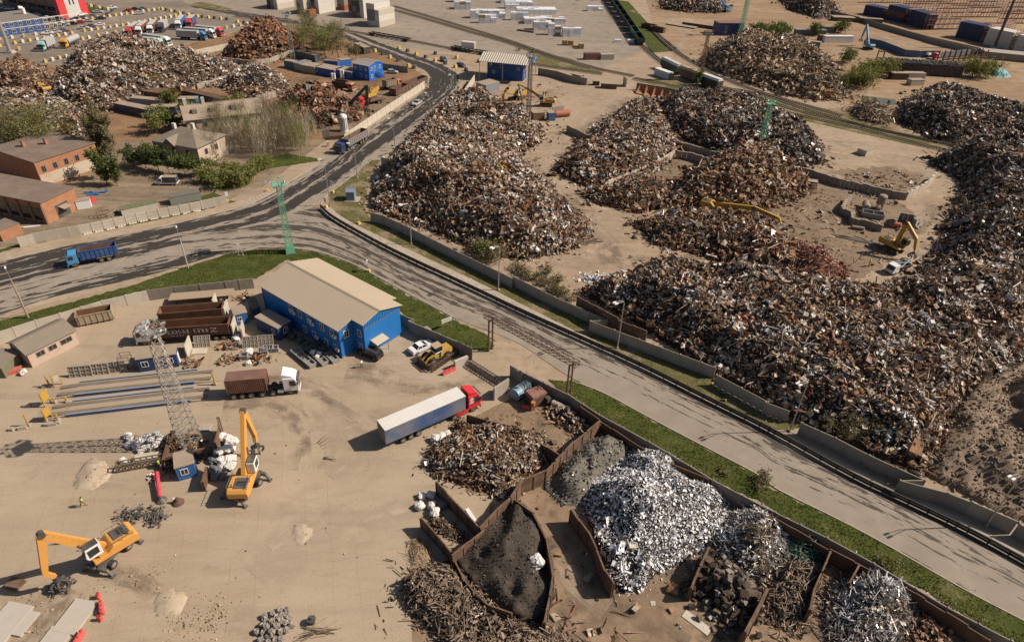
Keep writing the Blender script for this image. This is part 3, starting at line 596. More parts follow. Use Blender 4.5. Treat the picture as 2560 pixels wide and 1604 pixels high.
heap("reddish tangle of thin rods at the tail of the beam heap",
 "@f 1840 590 1890 580 1940 605 1985 645 1950 668 1890 675 1850 650","@f 1870 600 3 1910 620 3.2 1950 650 2 1880 655 2",m_mrs,m_cop,4.0,(0.7,1.8),{'bar': 8,'plate': .6},0.8,0.2,0.9,0.4,seed=73)
heap("huge mixed scrap heap along the concrete fence of the east road",
 "@f 1372 692 1420 672 1480 655 1540 628 1580 620 1640 640 1760 650 1900 685 2010 695 2090 678 2180 655 2290 630 2420 618 2560 640 2560 800 2440 840 2330 885 2270 930 2225 1000 2205 1060 2172 1115 2080 1082 1960 1030 1870 985 1760 920 1660 862 1560 800 1480 752",
 "@f 1470 668 3.5 1560 640 5.5 1640 665 5.5 1760 690 6 1900 715 7 2050 715 8 2200 690 9 2350 660 10 2480 680 10 1560 720 5.5 1680 790 6 1800 840 6.5 1950 830 8 2100 800 9 2280 780 8 2420 780 7 1900 930 5.5 2000 980 5 2100 1020 4.5 2150 960 5.5 2200 900 6",
 m_mdk,m_mix,3.4,(0.4,1.5),MX,1.0,0.9,1.0,0.8,seed=81,big=(0.35,(0.9,2.4),{'plate': 3,'bar': 2.5,'box': .5,'frame': .9,'tube': .6},m_wht,'large_scrap'))
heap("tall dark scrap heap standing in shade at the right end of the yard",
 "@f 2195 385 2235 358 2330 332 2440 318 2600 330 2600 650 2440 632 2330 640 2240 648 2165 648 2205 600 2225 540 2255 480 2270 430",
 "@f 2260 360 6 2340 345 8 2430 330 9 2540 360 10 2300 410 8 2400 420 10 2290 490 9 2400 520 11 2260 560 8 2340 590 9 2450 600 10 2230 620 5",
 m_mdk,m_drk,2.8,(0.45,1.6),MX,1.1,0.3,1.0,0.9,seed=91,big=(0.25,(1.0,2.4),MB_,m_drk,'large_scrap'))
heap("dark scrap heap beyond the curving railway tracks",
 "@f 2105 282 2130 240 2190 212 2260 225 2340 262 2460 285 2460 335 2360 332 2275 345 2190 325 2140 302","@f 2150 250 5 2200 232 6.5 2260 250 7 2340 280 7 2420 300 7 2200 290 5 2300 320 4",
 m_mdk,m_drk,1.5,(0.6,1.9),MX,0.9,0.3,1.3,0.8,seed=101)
heap("large heap of torn timber and branches beside the railway",
 "@f 1650 150 1690 108 1750 98 1830 108 1900 118 1945 142 1985 195 1995 232 1930 238 1850 225 1760 196 1690 170","@f 1680 122 5 1740 108 7.5 1810 114 7.5 1880 130 7 1930 158 5.5 1760 160 4.5 1850 180 5 1920 205 4",
 m_mrs,m_wod,1.5,(0.8,2.4),{'bar': 5,'plate': 2.5,'box': 1.5},0.9,0.3,1.4,1.0,seed=111)
heap("small heap of pale timber waste by the puddled track side","@f 2000 262 2030 248 2070 255 2105 285 2080 295 2030 285","@f 2030 256 2.4 2070 270 2.4",m_mrs,m_wod,1.6,(0.8,2.2),{'bar': 6,'plate': 1},0.8,0.2,1.2,0.4,seed=113)
heap("grey brown spoil heap of soil behind the concrete fence","@f 2178 1118 2205 1062 2235 990 2300 905 2400 862 2560 840 2560 1340 2440 1240 2330 1195 2250 1150",
 "@f 2250 1050 1.4 2300 980 1.8 2380 920 2.2 2380 1080 2.6 2350 1150 1.2 2480 960 2.4 2480 1100 3.4 2480 1230 2.2",m_soil,m_soil,7.0,(0.12,0.6),{'lump': 3,'plate': .5},0.7,0.6,0.6,1.3,name='spoil_heap',cat='soil heap',seed=121,scrapname='clods')
heap("dark scrap heap at the far edge beside the blue grab crane","@f 1555 -10 1590 -40 1690 -40 1705 20 1690 32 1620 30 1560 22","@f 1580 0 6 1640 0 7 1690 10 4",m_mdk,m_drk,0.8,(0.8,2.2),MX,0.9,0.3,2,0.8,seed=131)
heap("far white and black scrap heap below the red container racks","@f 1820 -20 1900 -40 1960 10 1975 35 1930 45 1860 25","@f 1850 -5 6 1910 0 7 1950 25 4",m_mdk,m_drk,0.8,(0.8,2.2),MX,0.9,0.3,2,0.8,seed=133)
heap("broad heap of pale household scrap below the lorry park","@f 108 240 118 205 150 160 190 135 260 118 330 112 395 116 440 146 520 158 570 160 560 185 500 205 420 218 330 240 260 262 180 262",
 "@f 140 190 6 180 150 9 250 132 10 330 126 10 400 132 8 440 160 5 540 168 3 200 205 7 300 195 8 400 190 6 480 185 4 150 235 4 260 235 4",
 m_mrs,m_wht,1.4,(0.6,1.9),MX,0.95,0.4,1.4,1.0,seed=141)
heap("tall rust red scrap heap at the far edge of the brown yard","@f 528 140 545 105 590 75 630 62 690 85 705 115 695 130 640 142 580 150","@f 560 105 6 610 75 10 650 85 9 690 110 6 610 125 5",m_mrs,m_red,1.4,(0.8,2.4),{'plate': 3,'box': 3,'bar': 3,'lump': 2},1.0,0.4,1.4,1.0,seed=151)
heap("round grey and white scrap heap behind a low block wall","@f 518 206 560 175 610 166 650 176 682 200 650 215 600 220 550 216","@f 570 180 4.5 610 175 5.5 650 190 4 590 205 2.5",m_mdk,m_wht,1.4,(0.6,1.7),MX,0.9,0.3,1.2,0.6,seed=161)
heap("white scrap heap partly hidden by bare trees at the left","@f -60 232 40 226 110 236 180 255 225 288 232 310 190 330 120 322 70 350 -60 372","@f 0 245 5 80 250 5 150 270 4.5 190 300 3.5 100 300 4 0 310 4",m_mrs,m_wht,1.8,(0.5,1.7),MX,0.9,0.3,1.2,0.7,seed=171)
heap("brown scrap heap at the left edge behind the orange boom","@f -60 182 20 165 60 155 105 165 118 190 105 230 40 225 -60 225","@f 0 175 6 60 165 7 95 190 5 30 210 4",m_mrs,m_rst,1.3,(0.6,1.9),MX,0.9,0.3,1.3,0.8,seed=181)
heap("heap of red oxide painted steel sections by the roadside wall","@f 655 250 690 220 740 205 800 225 850 245 868 262 830 290 760 298 700 280","@f 720 218 5 770 230 4 690 250 3 820 255 3.5 770 270 3.5",m_mrs,m_red,0.8,(0.7,2.2),{'plate': 3,'box': 3,'bar': 3,'frame': 1},0.85,0.2,1.1,0.5,seed=191,big=(0.08,(2.0,3.6),{'box': 3,'plate': 3,'bar': 2},m_red,'large_sections'))
heap("low dark heap of small scrap beside the brown earth track","@f 550 210 600 215 640 212 660 224 600 236 545 228","@f 580 216 1.6 630 218 1.6",m_mrs,m_rst,1.2,(0.6,1.6),MX,0.8,0.2,1.1,0.3,seed=193)
heap("heap of mixed metal scrap in the bay behind the curtain sided lorry","@f 1008 1098 1018 1062 1050 1040 1100 1012 1190 1012 1262 1030 1305 1068 1262 1118 1208 1160 1185 1180 1150 1162 1090 1140 1030 1120",
 "@f 1040 1055 1.8 1090 1030 2.6 1160 1035 3.2 1230 1045 3 1280 1070 2.6 1130 1090 2.8 1200 1100 3 1060 1100 1.6 1180 1150 1.4",m_mrs,m_mix,9,(0.25,0.95),{'plate': 4,'box': 1.2,'tube': 2.6,'bar': 3,'lump': .5},1.1,0.25,0.5,0.45,seed=201,big=(0.18,(0.9,1.7),{'plate': 3,'tube': 2,'bar': 1},m_rst,'large_scrap'))
heap("small heap of pipe offcuts at the open end of the rusty wall","@12 1850 1000 1900 960 2050 960 2130 1010 2010 1130 1900 1120","@12 1950 1000 1.4 2050 1030 1.3 1960 1080 1",m_mrs,m_mix,9,(0.25,0.8),{'tube': 4,'box': 3,'plate': 2},0.9,0.2,0.5,0.25,seed=205)
heap("small dark scrap pile beside the blue tank under the fence","@22 310 850 420 800 560 830 640 900 700 1010 620 1080 500 1020 400 940","@22 400 850 1.4 540 880 1.8 620 980 1.5 500 960 1.2",m_mdk,m_mix,9,(0.25,0.9),{'plate': 3,'box': 4,'bar': 1,'tube': 1},0.9,0.2,0.5,0.3,seed=211)
heap("grey heap of steel turnings between two rusty walls","@f 1280 1150 1300 1110 1345 1062 1385 1030 1418 1010 1455 1022 1510 1065 1490 1090 1440 1125 1400 1165 1375 1195 1325 1190","@f 1410 1030 2.6 1460 1050 2.8 1360 1075 3.2 1420 1085 3.6 1340 1125 2.6 1390 1135 2.6",m_mgr,m_trn,18,(0.08,0.42),{'lump': 4,'plate': 2,'bar': 1},0.95,0.3,0.35,1.2,name='turnings_heap',cat='turnings heap',seed=221,scrapname='turnings')
heap("glittering heap of bright aluminium scrap in the middle bay","@f 1372 1190 1388 1150 1430 1110 1470 1072 1520 1062 1580 1082 1650 1122 1705 1172 1718 1210 1690 1262 1650 1295 1600 1330 1545 1350 1510 1392 1470 1398 1440 1370 1415 1300",
 "@f 1420 1140 3.5 1480 1090 4.6 1560 1090 4.8 1640 1140 4 1690 1190 3 1460 1200 4.4 1560 1180 4.6 1640 1230 3 1450 1290 3 1540 1280 3 1490 1360 1.6",m_mdk,m_alu,14,(0.16,0.55),{'plate': 7,'bar': 3,'tube': .6},0.95,0.5,0.45,1.1,seed=231,flat=0.42,big=(.4,(0.6,1.3),{'plate': 3,'tube': 1},m_alu,'large_scrap'))
heap("tangled heap of dull aluminium and brown wire in its bay","@f 1712 1218 1752 1190 1800 1208 1852 1240 1862 1290 1838 1330 1800 1372 1745 1350 1690 1310 1660 1300 1690 1260","@f 1740 1215 4 1800 1230 4.5 1840 1270 4 1740 1270 3.5 1790 1310 3.5 1720 1300 2.5",m_mdk,m_alu2,12,(0.25,0.9),{'plate': 3,'bar': 5,'tube': 1},1.05,0.3,0.45,0.5,seed=241,flat=0.8)
heap("heap of square rusty bales and blocks below the dull aluminium","@f 1655 1315 1690 1310 1750 1350 1795 1375 1775 1430 1755 1480 1715 1475 1660 1420 1612 1400 1630 1350","@f 1680 1340 1.8 1740 1370 2.2 1700 1410 1.5 1740 1440 1.4 1650 1390 1",m_mdk,m_bal2,1.2,(1.1,1.6),{'lump': 1,'box': 4},0.9,0.2,0.5,0.3,seed=245,big=(4,(0.2,0.7),{'plate': 3,'bar': 1},m_alu2,'bright_scraps'))
heap("heap of brown steel rods between two rusty bay walls","@f 1800 1452 1812 1408 1840 1362 1858 1335 1900 1330 1932 1345 1925 1390 1905 1440 1880 1478 1850 1482","@f 1850 1350 3 1900 1350 3 1830 1410 2.4 1880 1420 2.6 1850 1460 1.4",m_mdk,m_rod,6,(0.7,1.3),{'rod': 9,'tube': .5},1.0,0.2,0.5,0.35,seed=251,flat=0.25)
heap("green painted wire scraps on the back of the rod bay","@33 180 560 300 500 480 560 540 650 500 780 400 770 200 730 150 650","@33 250 560 3 400 600 3 480 680 2.6 300 680 2.6",m_mdk,m_grn,16,(0.3,0.8),{'bar': 8,'plate': .8},1.0,0.3,0.5,0.35,seed=253)
heap("heap of crumpled aluminium wire at the lower right corner","@f 1940 1450 1955 1400 1985 1362 2030 1338 2085 1362 2150 1402 2158 1450 2140 1500 2100 1560 1960 1560","@f 1990 1390 3 2040 1360 4 2100 1390 4 2130 1440 3 2020 1450 3.5 2070 1500 3",m_mdk,m_alu2,13,(0.25,0.9),{'bar': 6,'plate': 3},1.05,0.25,0.45,0.5,seed=261,flat=0.8)
heap("heap of broken brick coloured slabs in the corner bay","@33 1385 1190 1480 1230 1570 1300 1680 1460 1740 1600 1250 1600 1290 1420 1340 1300","@33 1420 1260 1.6 1520 1360 1.4 1560 1500 1.2 1400 1450 1",m_mrs,m_brk,7,(0.35,0.9),{'plate': 2,'box': 4,'lump': 2},0.9,0.2,0.5,0.3,seed=271)
heap("black heap of fine turnings in the curved rusty bay","@f 1074 1328 1118 1272 1160 1222 1210 1188 1236 1200 1264 1236 1290 1290 1303 1345 1303 1400 1290 1462 1240 1474 1178 1450 1120 1396","@f 1130 1290 2.4 1190 1225 3.2 1240 1240 3.2 1180 1290 3.6 1250 1310 3.2 1160 1360 2.6 1230 1380 2.8 1250 1430 1.4",m_mbk,m_trb,16,(0.05,0.3),{'lump': 4,'plate': 1},1.0,1.1,0.35,0.9,name='turnings_heap',cat='turnings heap',seed=281,scrapname='turnings')
heap("fan shaped heap of rusty rods and blocks before the curved wall","@f 948 1392 962 1360 1010 1338 1062 1330 1105 1368 1150 1410 1200 1450 1270 1478 1340 1505 1370 1560 1060 1560 1020 1478 968 1432","@f 990 1365 1.8 1060 1350 2 1100 1400 2 1020 1420 1.6 1160 1450 1.8 1100 1480 1.6 1250 1500 1.6 1200 1530 1.5",m_mdk,m_rod,6,(0.45,1.2),{'rod': 9,'tube': .6,'lump': .4},0.95,0.2,0.5,0.3,seed=291,flat=0.3,big=(0.5,(0.5,0.9),{'lump': 2,'box': 2},m_rod,'cut_blocks'))
heap("small pile of wood offcuts between two rusty walls","@13 1630 350 1760 340 1870 420 2010 520 1990 600 1860 560 1720 500 1640 430","@13 1720 380 1 1850 470 1 1780 440 1",m_mrs,m_rod,14,(0.2,0.5),{'bar': 3,'lump': 3},0.8,0.15,0.4,0.2,seed=301)
heap("spill of pale steel strips beside the rusty wall","@13 1440 560 1520 500 1600 560 1680 680 1700 750 1560 800 1500 840 1440 740","@13 1540 580 .5 1600 680 .5 1520 740 .4",m_stain,m_wod,6,(0.3,0.55),{'bar': 5},0.5,0.05,0.5,0.1,seed=305,flat=0.12)
heap("low heap of pale sand with a dark ridge on the concrete yard","@02 700 1512 730 1400 790 1320 900 1290 1010 1320 1060 1400 1040 1512 @03 980 20 880 90 760 100 680 60","@02 830 1370 .6 900 1400 .8 800 1450 .6 950 1450 .5",m_sand,m_soil,2,(0.06,0.22),{'lump': 1},0.35,0.05,0.5,0.15,name='sand_heap',cat='sand heap',seed=311,scrapname='pebbles')
heap("low spread heap of grit near the bottom of the yard","@03 1430 1180 1450 1060 1520 1010 1640 1000 1760 1040 1770 1140 1720 1260 1560 1310 1470 1290","@03 1540 1080 .8 1620 1100 1 1560 1200 .8",m_sand,m_soil,3,(0.06,0.22),{'lump': 1},0.3,0.04,0.5,0.12,name='grit_heap',cat='grit heap',seed=321,scrapname='stones')
heap("faint low heap of swept grit in the open concrete yard","@13 320 440 360 400 450 390 550 440 560 500 480 580 400 620 340 560","@13 450 450 .5 430 520 .4",m_sand,m_soil,4,(0.05,0.2),{'lump': 1},0.2,0.03,0.5,0.08,name='grit_heap',cat='grit heap',seed=325,scrapname='stones')
# FENCES, BAY WALLS
m_conc = mat('fence_concrete',(0.36,0.31,0.25),0.9,0,0.6,(0.24,0.19,0.14),0.6)
m_concd = mat('grey_fence_concrete',(0.27,0.235,0.19),0.9,0,0.6,(0.18,0.145,0.11),0.6)
m_concl = mat('pale_fence_concrete',(0.50,0.44,0.36),0.9,0,0.5,(0.34,0.28,0.21),0.6)
m_rustw = mat('rusted_steel_wall',(0.115,0.064,0.04),0.85,0,0.7,(0.24,0.16,0.105),0.9)
m_rustd = mat('dark_rusted_steel',(0.10,0.058,0.038),0.85,0,0.6,(0.18,0.11,0.07),0.9)
m_steel = mat('weathered_steel',(0.20,0.17,0.14),0.6,0.3,0.5)
m_galv = mat('galvanised_steel',(0.45,0.44,0.42),0.45,0.6,0.3)
m_black = mat('black_rubber',(0.02,0.019,0.018),0.8,0,0.25)
m_dkgrey = mat('dark_grey_steel',(0.07,0.067,0.065),0.6,0.2,0.4)
m_white = mat('white_paint',(0.72,0.70,0.67),0.45,0,0.15,(0.45,0.38,0.3))
m_lamp = mat('lamp_glass',(0.75,0.75,0.73),0.25,0,0.0)
def panel_mesh(style,L,H):
 b = MB(); t = 0.14
 if style == 'ribbed':
  b.box((L / 2,0,H / 2),(L - .06,t * .6,H))
  for z in (0.12,.37,.63,.9): b.box((L / 2,0,H * z),(L - .06,t,H * .17))
 elif style == 'corrugated':
  n = int(L / .3)
  for i in range(n): b.box((.06 + (i + .5) * (L - .12) / n,0,H / 2),(.19,t * 1.3,H * .98))
  b.box((L / 2,0,H / 2),(L - .04,t * .6,H))
 elif style == 'framed':
  b.box((L / 2,0,H / 2),(L - .06,t * .5,H)); b.box((L / 2,0,H - .1),(L - .06,t,.2)); b.box((L / 2,0,.15),(L - .06,t,.3))
  for x in (.12,L - .12): b.box((x,0,H / 2),(.2,t * 1.04,H - .5))
 elif style == 'foot':
  b.box((L / 2,0,H / 2 + .1),(L - .06,t * .6,H - .2))
  for z in (.2,.5,.8): b.box((L / 2,0,H * z + .05),(L - .06,t,H * .22))
  for x in (.25,.5,.75): b.box((L * x,0,.12),(.5,1.1,.24),top=(1,.4))
 elif style == 'block':
  n = 3
  for i in range(n): b.box((L * (i + .5) / n,rnd.uniform(-.05,.05),H / 2 + rnd.uniform(-.1,.1)),(L / n * .96,.5,H * rnd.uniform(.9,1.1)),rz=rnd.uniform(-.05,.05))
 else: b.box((L / 2,0,H / 2),(L - .04,t,H))
 return b
def fence(name,label,cat,pts,ztop,plen,style,m,post=True,mpost=None,jit=0.0,zb=0.0,group=None):
 P = pp(pts,ztop) if isinstance(pts,str) else pts
 P = [Vector((p.x,p.y,zb)) for p in P]; root = thing(name,label,cat,P[0],group=group); o0 = P[0]; H = ztop - zb
 cache = {}; pm = None
 for a,b in zip(P[:-1],P[1:]):
  d = b - a; n = max(1,round(d.length / plen)); L = d.length / n; an = atan2(d.y,d.x)
  for i in range(n):
   key = round(L,1)
   if key in cache and style != 'block':
    o = cache[key].copy(); S.collection.objects.link(o)
   else:
    o = panel_mesh(style,L,H).build('panel',m,root); cache[key] = o
   o.parent = root; q = a.lerp(b,i / n) - o0; o.location = (q.x,q.y,rnd.uniform(-jit,jit)); o.rotation_euler = (rnd.uniform(-jit,jit) * .3,0,an + rnd.uniform(-jit,jit) * .15)
   if post:
    if pm is None: pm = MB().box((0,0,(H + .12) / 2),(.2,.24,H + .12)).build('post',mpost or m,root); c = pm
    else: c = pm.copy(); S.collection.objects.link(c)
    c.parent = root; c.location = (q.x,q.y,0); c.rotation_euler = (0,0,an)
 return root
fence('concrete_fence','long concrete panel fence between the dry verge and the scrap heaps, stopping at the step','fence',"@11 1080 490 1200 520 1380 600 1900 860 2413 1108 @21 0 1085 400 1285 900 1500 @22 740 0 1200 172 1790 390 1925 440",2.4,4.0,'framed',m_conc)
fence('concrete_fence','ribbed concrete fence on broad feet below the huge scrap heap, after the step','fence',"@22 1930 505 2413 760 @32 -20 765 210 850",2.4,4.0,'foot',m_conc)
fence('concrete_fence','grey concrete panel fence at the right, in front of the soil heap','fence',"@32 320 958 640 1100 960 1265 1480 1500 @33 1250 -10 1700 108 1920 195",2.5,4.2,'plain',m_concd)
fence('concrete_fence','two pale new fence panels at the lower right end','fence',"@33 1930 192 2360 376",2.6,4.2,'plain',m_conc)
fence('concrete_fence','last grey fence panels running out of the picture on the right','fence',"@33 2375 400 2700 560",2.5,4.2,'plain',m_concd)
fence('concrete_fence','pale corrugated panel fence beside the sandy shoulder at the left edge','fence',"@01 160 728 300 690 640 630 735 612",2.3,2.6,'corrugated',m_concl)
fence('concrete_fence','white ribbed fence with broad feet in front of the brick workshops','fence',"@01 740 610 960 566 1380 475 1885 382",2.3,2.5,'foot',m_concl)
fence('concrete_fence','short corrugated fence ending at the gateway by the thicket','fence',"@01 1890 380 2130 330",2.3,2.4,'corrugated',m_concl)
fence('concrete_fence','pale panel wall between the red scrap yard and the upper road','fence',"@10 830 1268 1000 1150 1590 762",2.5,3.4,'plain',m_concl)
fence('concrete_fence','pale panel wall along the right side of the upper road','fence',"@11 1180 -30 1240 -20 @10 1250 1500 1700 1110 1910 920 2060 705",2.5,3.4,'plain',m_concl)
fence('concrete_fence','dusty panel wall behind the rusty hopper at the upper edge of the slab yard','fence',"@02 -100 130 330 -8 @01 560 1440 960 1320 1390 1222",2.3,3.6,'plain',m_concl)
fence('concrete_fence','darker panel wall between the grass island and the open containers','fence',"@01 1395 1222 1640 1190 1880 1165 2120 1140 2380 1110",2.3,3.2,'plain',m_concd)
fence('concrete_fence','grey wall between the lawn and the parked wheel loader','fence',"@11 1350 1440 1480 1500 @12 1440 0 2040 255",2.6,3.6,'plain',m_concd)
fence('concrete_fence','stained concrete wall behind the bays along the green verge','fence',"@22 80 470 290 580 530 690 820 880 1290 1135 1480 1245 1900 1500 @33 70 290 560 530 1000 770 1400 1010 1700 1190 2300 1500 2700 1720",2.6,4.0,'plain',m_concd)
fence('block_wall','crooked wall of big concrete blocks below the black and white heap','wall',"@21 520 -330 720 -240 @20 1340 1250 1560 1330 1900 1420 2080 1460 ",2.0,3.4,'block',m_concd,post=False)
fence('block_wall','pale concrete block wall on the right foot of the brown heap','wall',"@21 860 225 1000 150 1200 80 1400 -20 @20 1530 1420",2.0,3.0,'block',m_concl,post=False)
fence('block_wall','short dark block wall at the rear of the empty bay','wall',"@20 1560 1420 1700 1440 1850 1490",2.2,3.0,'block',m_concd,post=False)
fence('block_wall','long broken edged block wall beside the inner haul road','wall',"@31 180 60 400 80 660 170 900 220 1100 270 1310 300",2.2,4.0,'block',m_concd,post=False)
fence('block_wall','pale block wall at the near end of the burnt scrap patch','wall',"@31 1320 300 1430 240 1530 180 1590 110",2.2,2.4,'block',m_concl,post=False)
fence('concrete_fence','brown wall running right from the blue weighing house','fence',"@20 250 640 420 670 560 715 710 740",2.6,3.6,'plain',m_concd)
fence('concrete_fence','grey wall panels behind the row of rust coloured hoppers','fence',"@20 1180 780 1480 830 1560 850 1770 895",2.6,4.4,'plain',m_concd)
fence('concrete_fence','dark wall at the foot of the red container racks','fence',"@30 560 90 900 170 1120 235 1350 300 1500 340 1900 430 2030 460",2.6,4.4,'plain',m_concd)
fence('concrete_fence','second parallel grey wall near the rack yard corner','fence',"@30 1500 350 1700 400 2020 470",2.4,4.4,'plain',m_concd)
fence('steel_fence','blue steel sheet fence bending around the far dirt yard','fence',"@30 950 360 1080 385 1300 470 1430 480 1620 480",3.0,5.0,'corrugated',mat('blue_sheet',(0.06,0.12,0.24),.6),post=False)
fence('steel_fence','grey blue slatted fence right of the broken lorry','fence',"@30 1640 490 1780 475 1920 460 2010 455",3.0,3.0,'corrugated',mat('greyblue_sheet',(0.25,0.28,0.33),.6),post=False)
fence('concrete_fence','low pale wall between the lorry park and the brown yard','fence',"@00 1640 510 1800 480 2230 390",2.2,5.0,'plain',m_concl)
fence('block_wall','low block wall curving around the round scrap heap','wall',"@00 1850 790 1960 765 2180 690 2260 610",2.0,4.0,'block',m_conc,post=False)
fence('block_wall','low wall at the near foot of the round scrap heap','wall',"@10 0 900 60 890 180 855",2.2,4.0,'block',m_conc,post=False)
fence('block_wall','low tan wall at the near foot of the tall rust red heap','wall',"@00 2110 540 2300 565 2413 570 @10 120 550 310 480",2.0,4.0,'block',m_conc,post=False)
fence('concrete_fence','grey panel fence behind the two parked cars by the blue office','fence',"@10 1180 595 1430 630",2.4,4.0,'plain',m_concd)
def rustwall(label,pts,z,th=0.17,m=None,ribs=1.6,jag=0.12,group=None):
 P = pp(pts,z); o0 = P[0]; b = MB()
 for a,c in zip(P[:-1],P[1:]):
  L = (c - a).length; n = max(1,int(L / 2.2)); d = (c - a).normalized(); nn = Vector((-d.y,d.x,0))
  for i in range(n):
   q0 = a.lerp(c,i / n); q1 = a.lerp(c,(i + 1) / n); h = z + rnd.uniform(-jag,jag) * 1.6; mid = (q0 + q1) / 2 - o0
   b.box((mid.x,mid.y,h / 2),((q1 - q0).length * .995,th,h),rz=atan2(d.y,d.x))
  k = max(1,int(L / ribs))
  for i in range(k + 1):
   q = a.lerp(c,i / k) - o0
   for s in (-1,1): b.box((q.x + nn.x * s * th * .72,q.y + nn.y * s * th * .72,z * .48),(.12,.1,z * .96),rz=atan2(d.y,d.x))
 o = b.build('rusty_wall',m or m_rustw); o.location = (o0.x,o0.y,0); return tag(o,label,'bay wall',group)
rustwall('dark upright steel plate at the open end of the mixed scrap bay',"@12 1990 880 2175 930",2.6)
rustwall('short leaning rust coloured plate beside the pipe offcuts',"@12 2030 1110 2200 1030",1.8)
rustwall('rusty rear wall of the mixed scrap bay beside the concrete pad',"@12 2185 945 2413 1000 @22 0 1000 150 1035 240 1130 330 1190 445 1265",2.4)
rustwall('long rusty wall from the fence down across the scrap bays',"@22 830 940 580 1140 320 1405 90 1500 @13 2400 150 2270 260 2110 432",2.8,.22)
rustwall('rusty wall with clipped top continuing to the black turnings',"@13 2160 445 1845 700",2.8,.22)
rustwall('front rusty wall of the bay with the white roll',"@13 1700 0 1900 210 2105 428",2.6)
rustwall('rusty wall beside the wood offcuts and the steel strips',"@13 1555 345 1700 500 1840 665",2.0)
rustwall('low rusty wall ending in an upright plate by the rod fan',"@13 1800 720 1600 810 1400 905",1.6)
rustwall('rusty wall between the black turnings and the rod fan',"@13 1875 740 1970 930 2080 1070 2210 1170 2413 1240",2.2)
rustwall('curved rusty wall on the right of the black turnings',"@23 25 165 200 290 325 530 355 700 385 890 355 1080 305 1320",2.8,.2)
rustwall('rusty left wall of the bright aluminium bay',"@23 560 255 640 370 730 490 800 640 880 840 960 960",2.8,.2)
rustwall('rusty wall left of the tangled dull aluminium',"@23 1860 620 1770 800 1690 1000",2.6,.22)
rustwall('tall leaning rusty wall between the bales and the brown rods',"@23 2413 1000 2330 1180 2200 1420",3.0,.35)
rustwall('rusty right wall of the brown rod bay',"@33 590 660 510 850 440 1010 400 1200",2.6,.2)
rustwall('short rusty wall behind the crumpled aluminium wire',"@33 865 780 770 950",2.6,.2)
rustwall('dark rusty lining plates along the back of the scrap bays',"@22 640 805 830 935 1200 1180 1480 1340 1860 1500",2.4,.16,m_rustd,3)
rustwall('dark rusty lining at the right end of the bays',"@33 80 350 580 640 1060 880 1400 1060 1480 1110 2100 1490",2.4,.16,m_rustd,3)
rustwall('brown steel sheets behind the fence under the huge heap',"@21 620 1270 780 1370 1000 1490 @22 1000 -10 1270 100",3.6,.2,m_rustw,3)
rustwall('low rusty wall of the lattice mast pen, left side',"@02 1620 1030 1570 1150 1530 1300",1.8,.3)
rustwall('rusty front wall of the lattice mast pen',"@02 1530 1290 1700 1250 1990 1190",1.5,.3)
rustwall('tall rusty plate between the mast pen and the sack row',"@02 2050 900 2060 1010 2020 1150",3.0,.22)
rustwall('rusty plate standing right of the small blue cabin',"@02 1940 1370 1900 1510",2.0,.22)
rustwall('rusty wall along the near side of the tall rust red heap',"@20 -220 1040 -100 1090",1.5,.3)
P = resample(smooth(pp("@11 616 455 690 535 900 660 1300 879 2000 1203 @22 100 -62 640 180 1220 441 1900 788 2413 1038 @33 830 -2 1300 208 1900 495 2413 782 2900 1040")),64)
gr = thing('guard_rail','dark pipe guard rail between the east road and the pavement','guard rail',P[0]); g = MB(); pst = None
for a,c in zip(P[:-1],P[1:]):
 a2 = a - P[0]; c2 = c - P[0]
 for z in (0.5,0.95): g.bar((a2.x,a2.y,z),(c2.x,c2.y,z),.2,.3)
m_grd = mat('guard_black',(.014,.013,.012),.7,0,.1)
g.build('rail',m_grd,gr)
for p in P:
 q = p - P[0]
 if pst is None: o = pst = MB().box((0,0,.5),(.14,.14,1.0)).build('post',m_grd,gr)
 else: o = pst.copy(); S.collection.objects.link(o)
 o.parent = gr; o.location = (q.x,q.y,0)
def lamp(label,base,to,h,arms=2,m=None,group=None,reach=1.9):
 b = p1(base); t = p1(to); an = ang(b,t); root = thing('street_lamp',label,'street lamp',b,an,group)
 m = m or m_galv; MB().cyl((0,0,0),(0,0,h),.13,.07,8).build('pole',m,root); MB().box((0,0,.15),(.5,.5,.3)).build('base',m_conc,root)
 for k in range(arms):
  y = (k - (arms - 1) / 2) * .5
  MB().tube([(0,0,h - .05),(.35,y * .6,h + .4),(reach,y,h + .75)],.05,6).build('arm',m,root)
  hd = MB().box((reach + .35,y,h + .78),(.85,.3,.16),ry=-.1,top=(.85,.8)).build('lamp_head',m_white,root)
  MB().box((reach + .35,y,h + .685),(.6,.22,.04),ry=-.1).build('lens',m_lamp,hd)
 return root
lamp('double headed street lamp beside the first fence panels, in front of the long heap',"@11 1465 790","@11 1200 900",9.6)
lamp('double headed street lamp by the bush behind the concrete fence',"@11 2285 1220","@11 2000 1400",9.8)
lamp('double headed street lamp standing nearest the brown steel sheets',"@22 993 255","@22 700 400",9.8)
lamp('double headed street lamp in front of the gap in the concrete fence',"@32 205 1040","@22 2100 1300",9.8)
lamp('double headed street lamp before the pale new fence panels',"@33 2055 420","@33 1700 600",9.8)
lamp('street lamp on the corner kerb by the blue kiosk',"@11 700 430","@11 500 300",10.5)
lamp('street lamp half way along the upper road verge',"@11 955 165","@11 700 60",8.2)
lamp('street lamp on the upper road below the silver car',"@10 1310 1400","@10 1100 1300",7.6)
lamp('street lamp on the upper road beside the silver car',"@10 1637 1110","@10 1450 1000",6.8)
lamp('street lamp in the bend near the blue weighing house',"@10 1860 930","@10 1700 850",7.0)
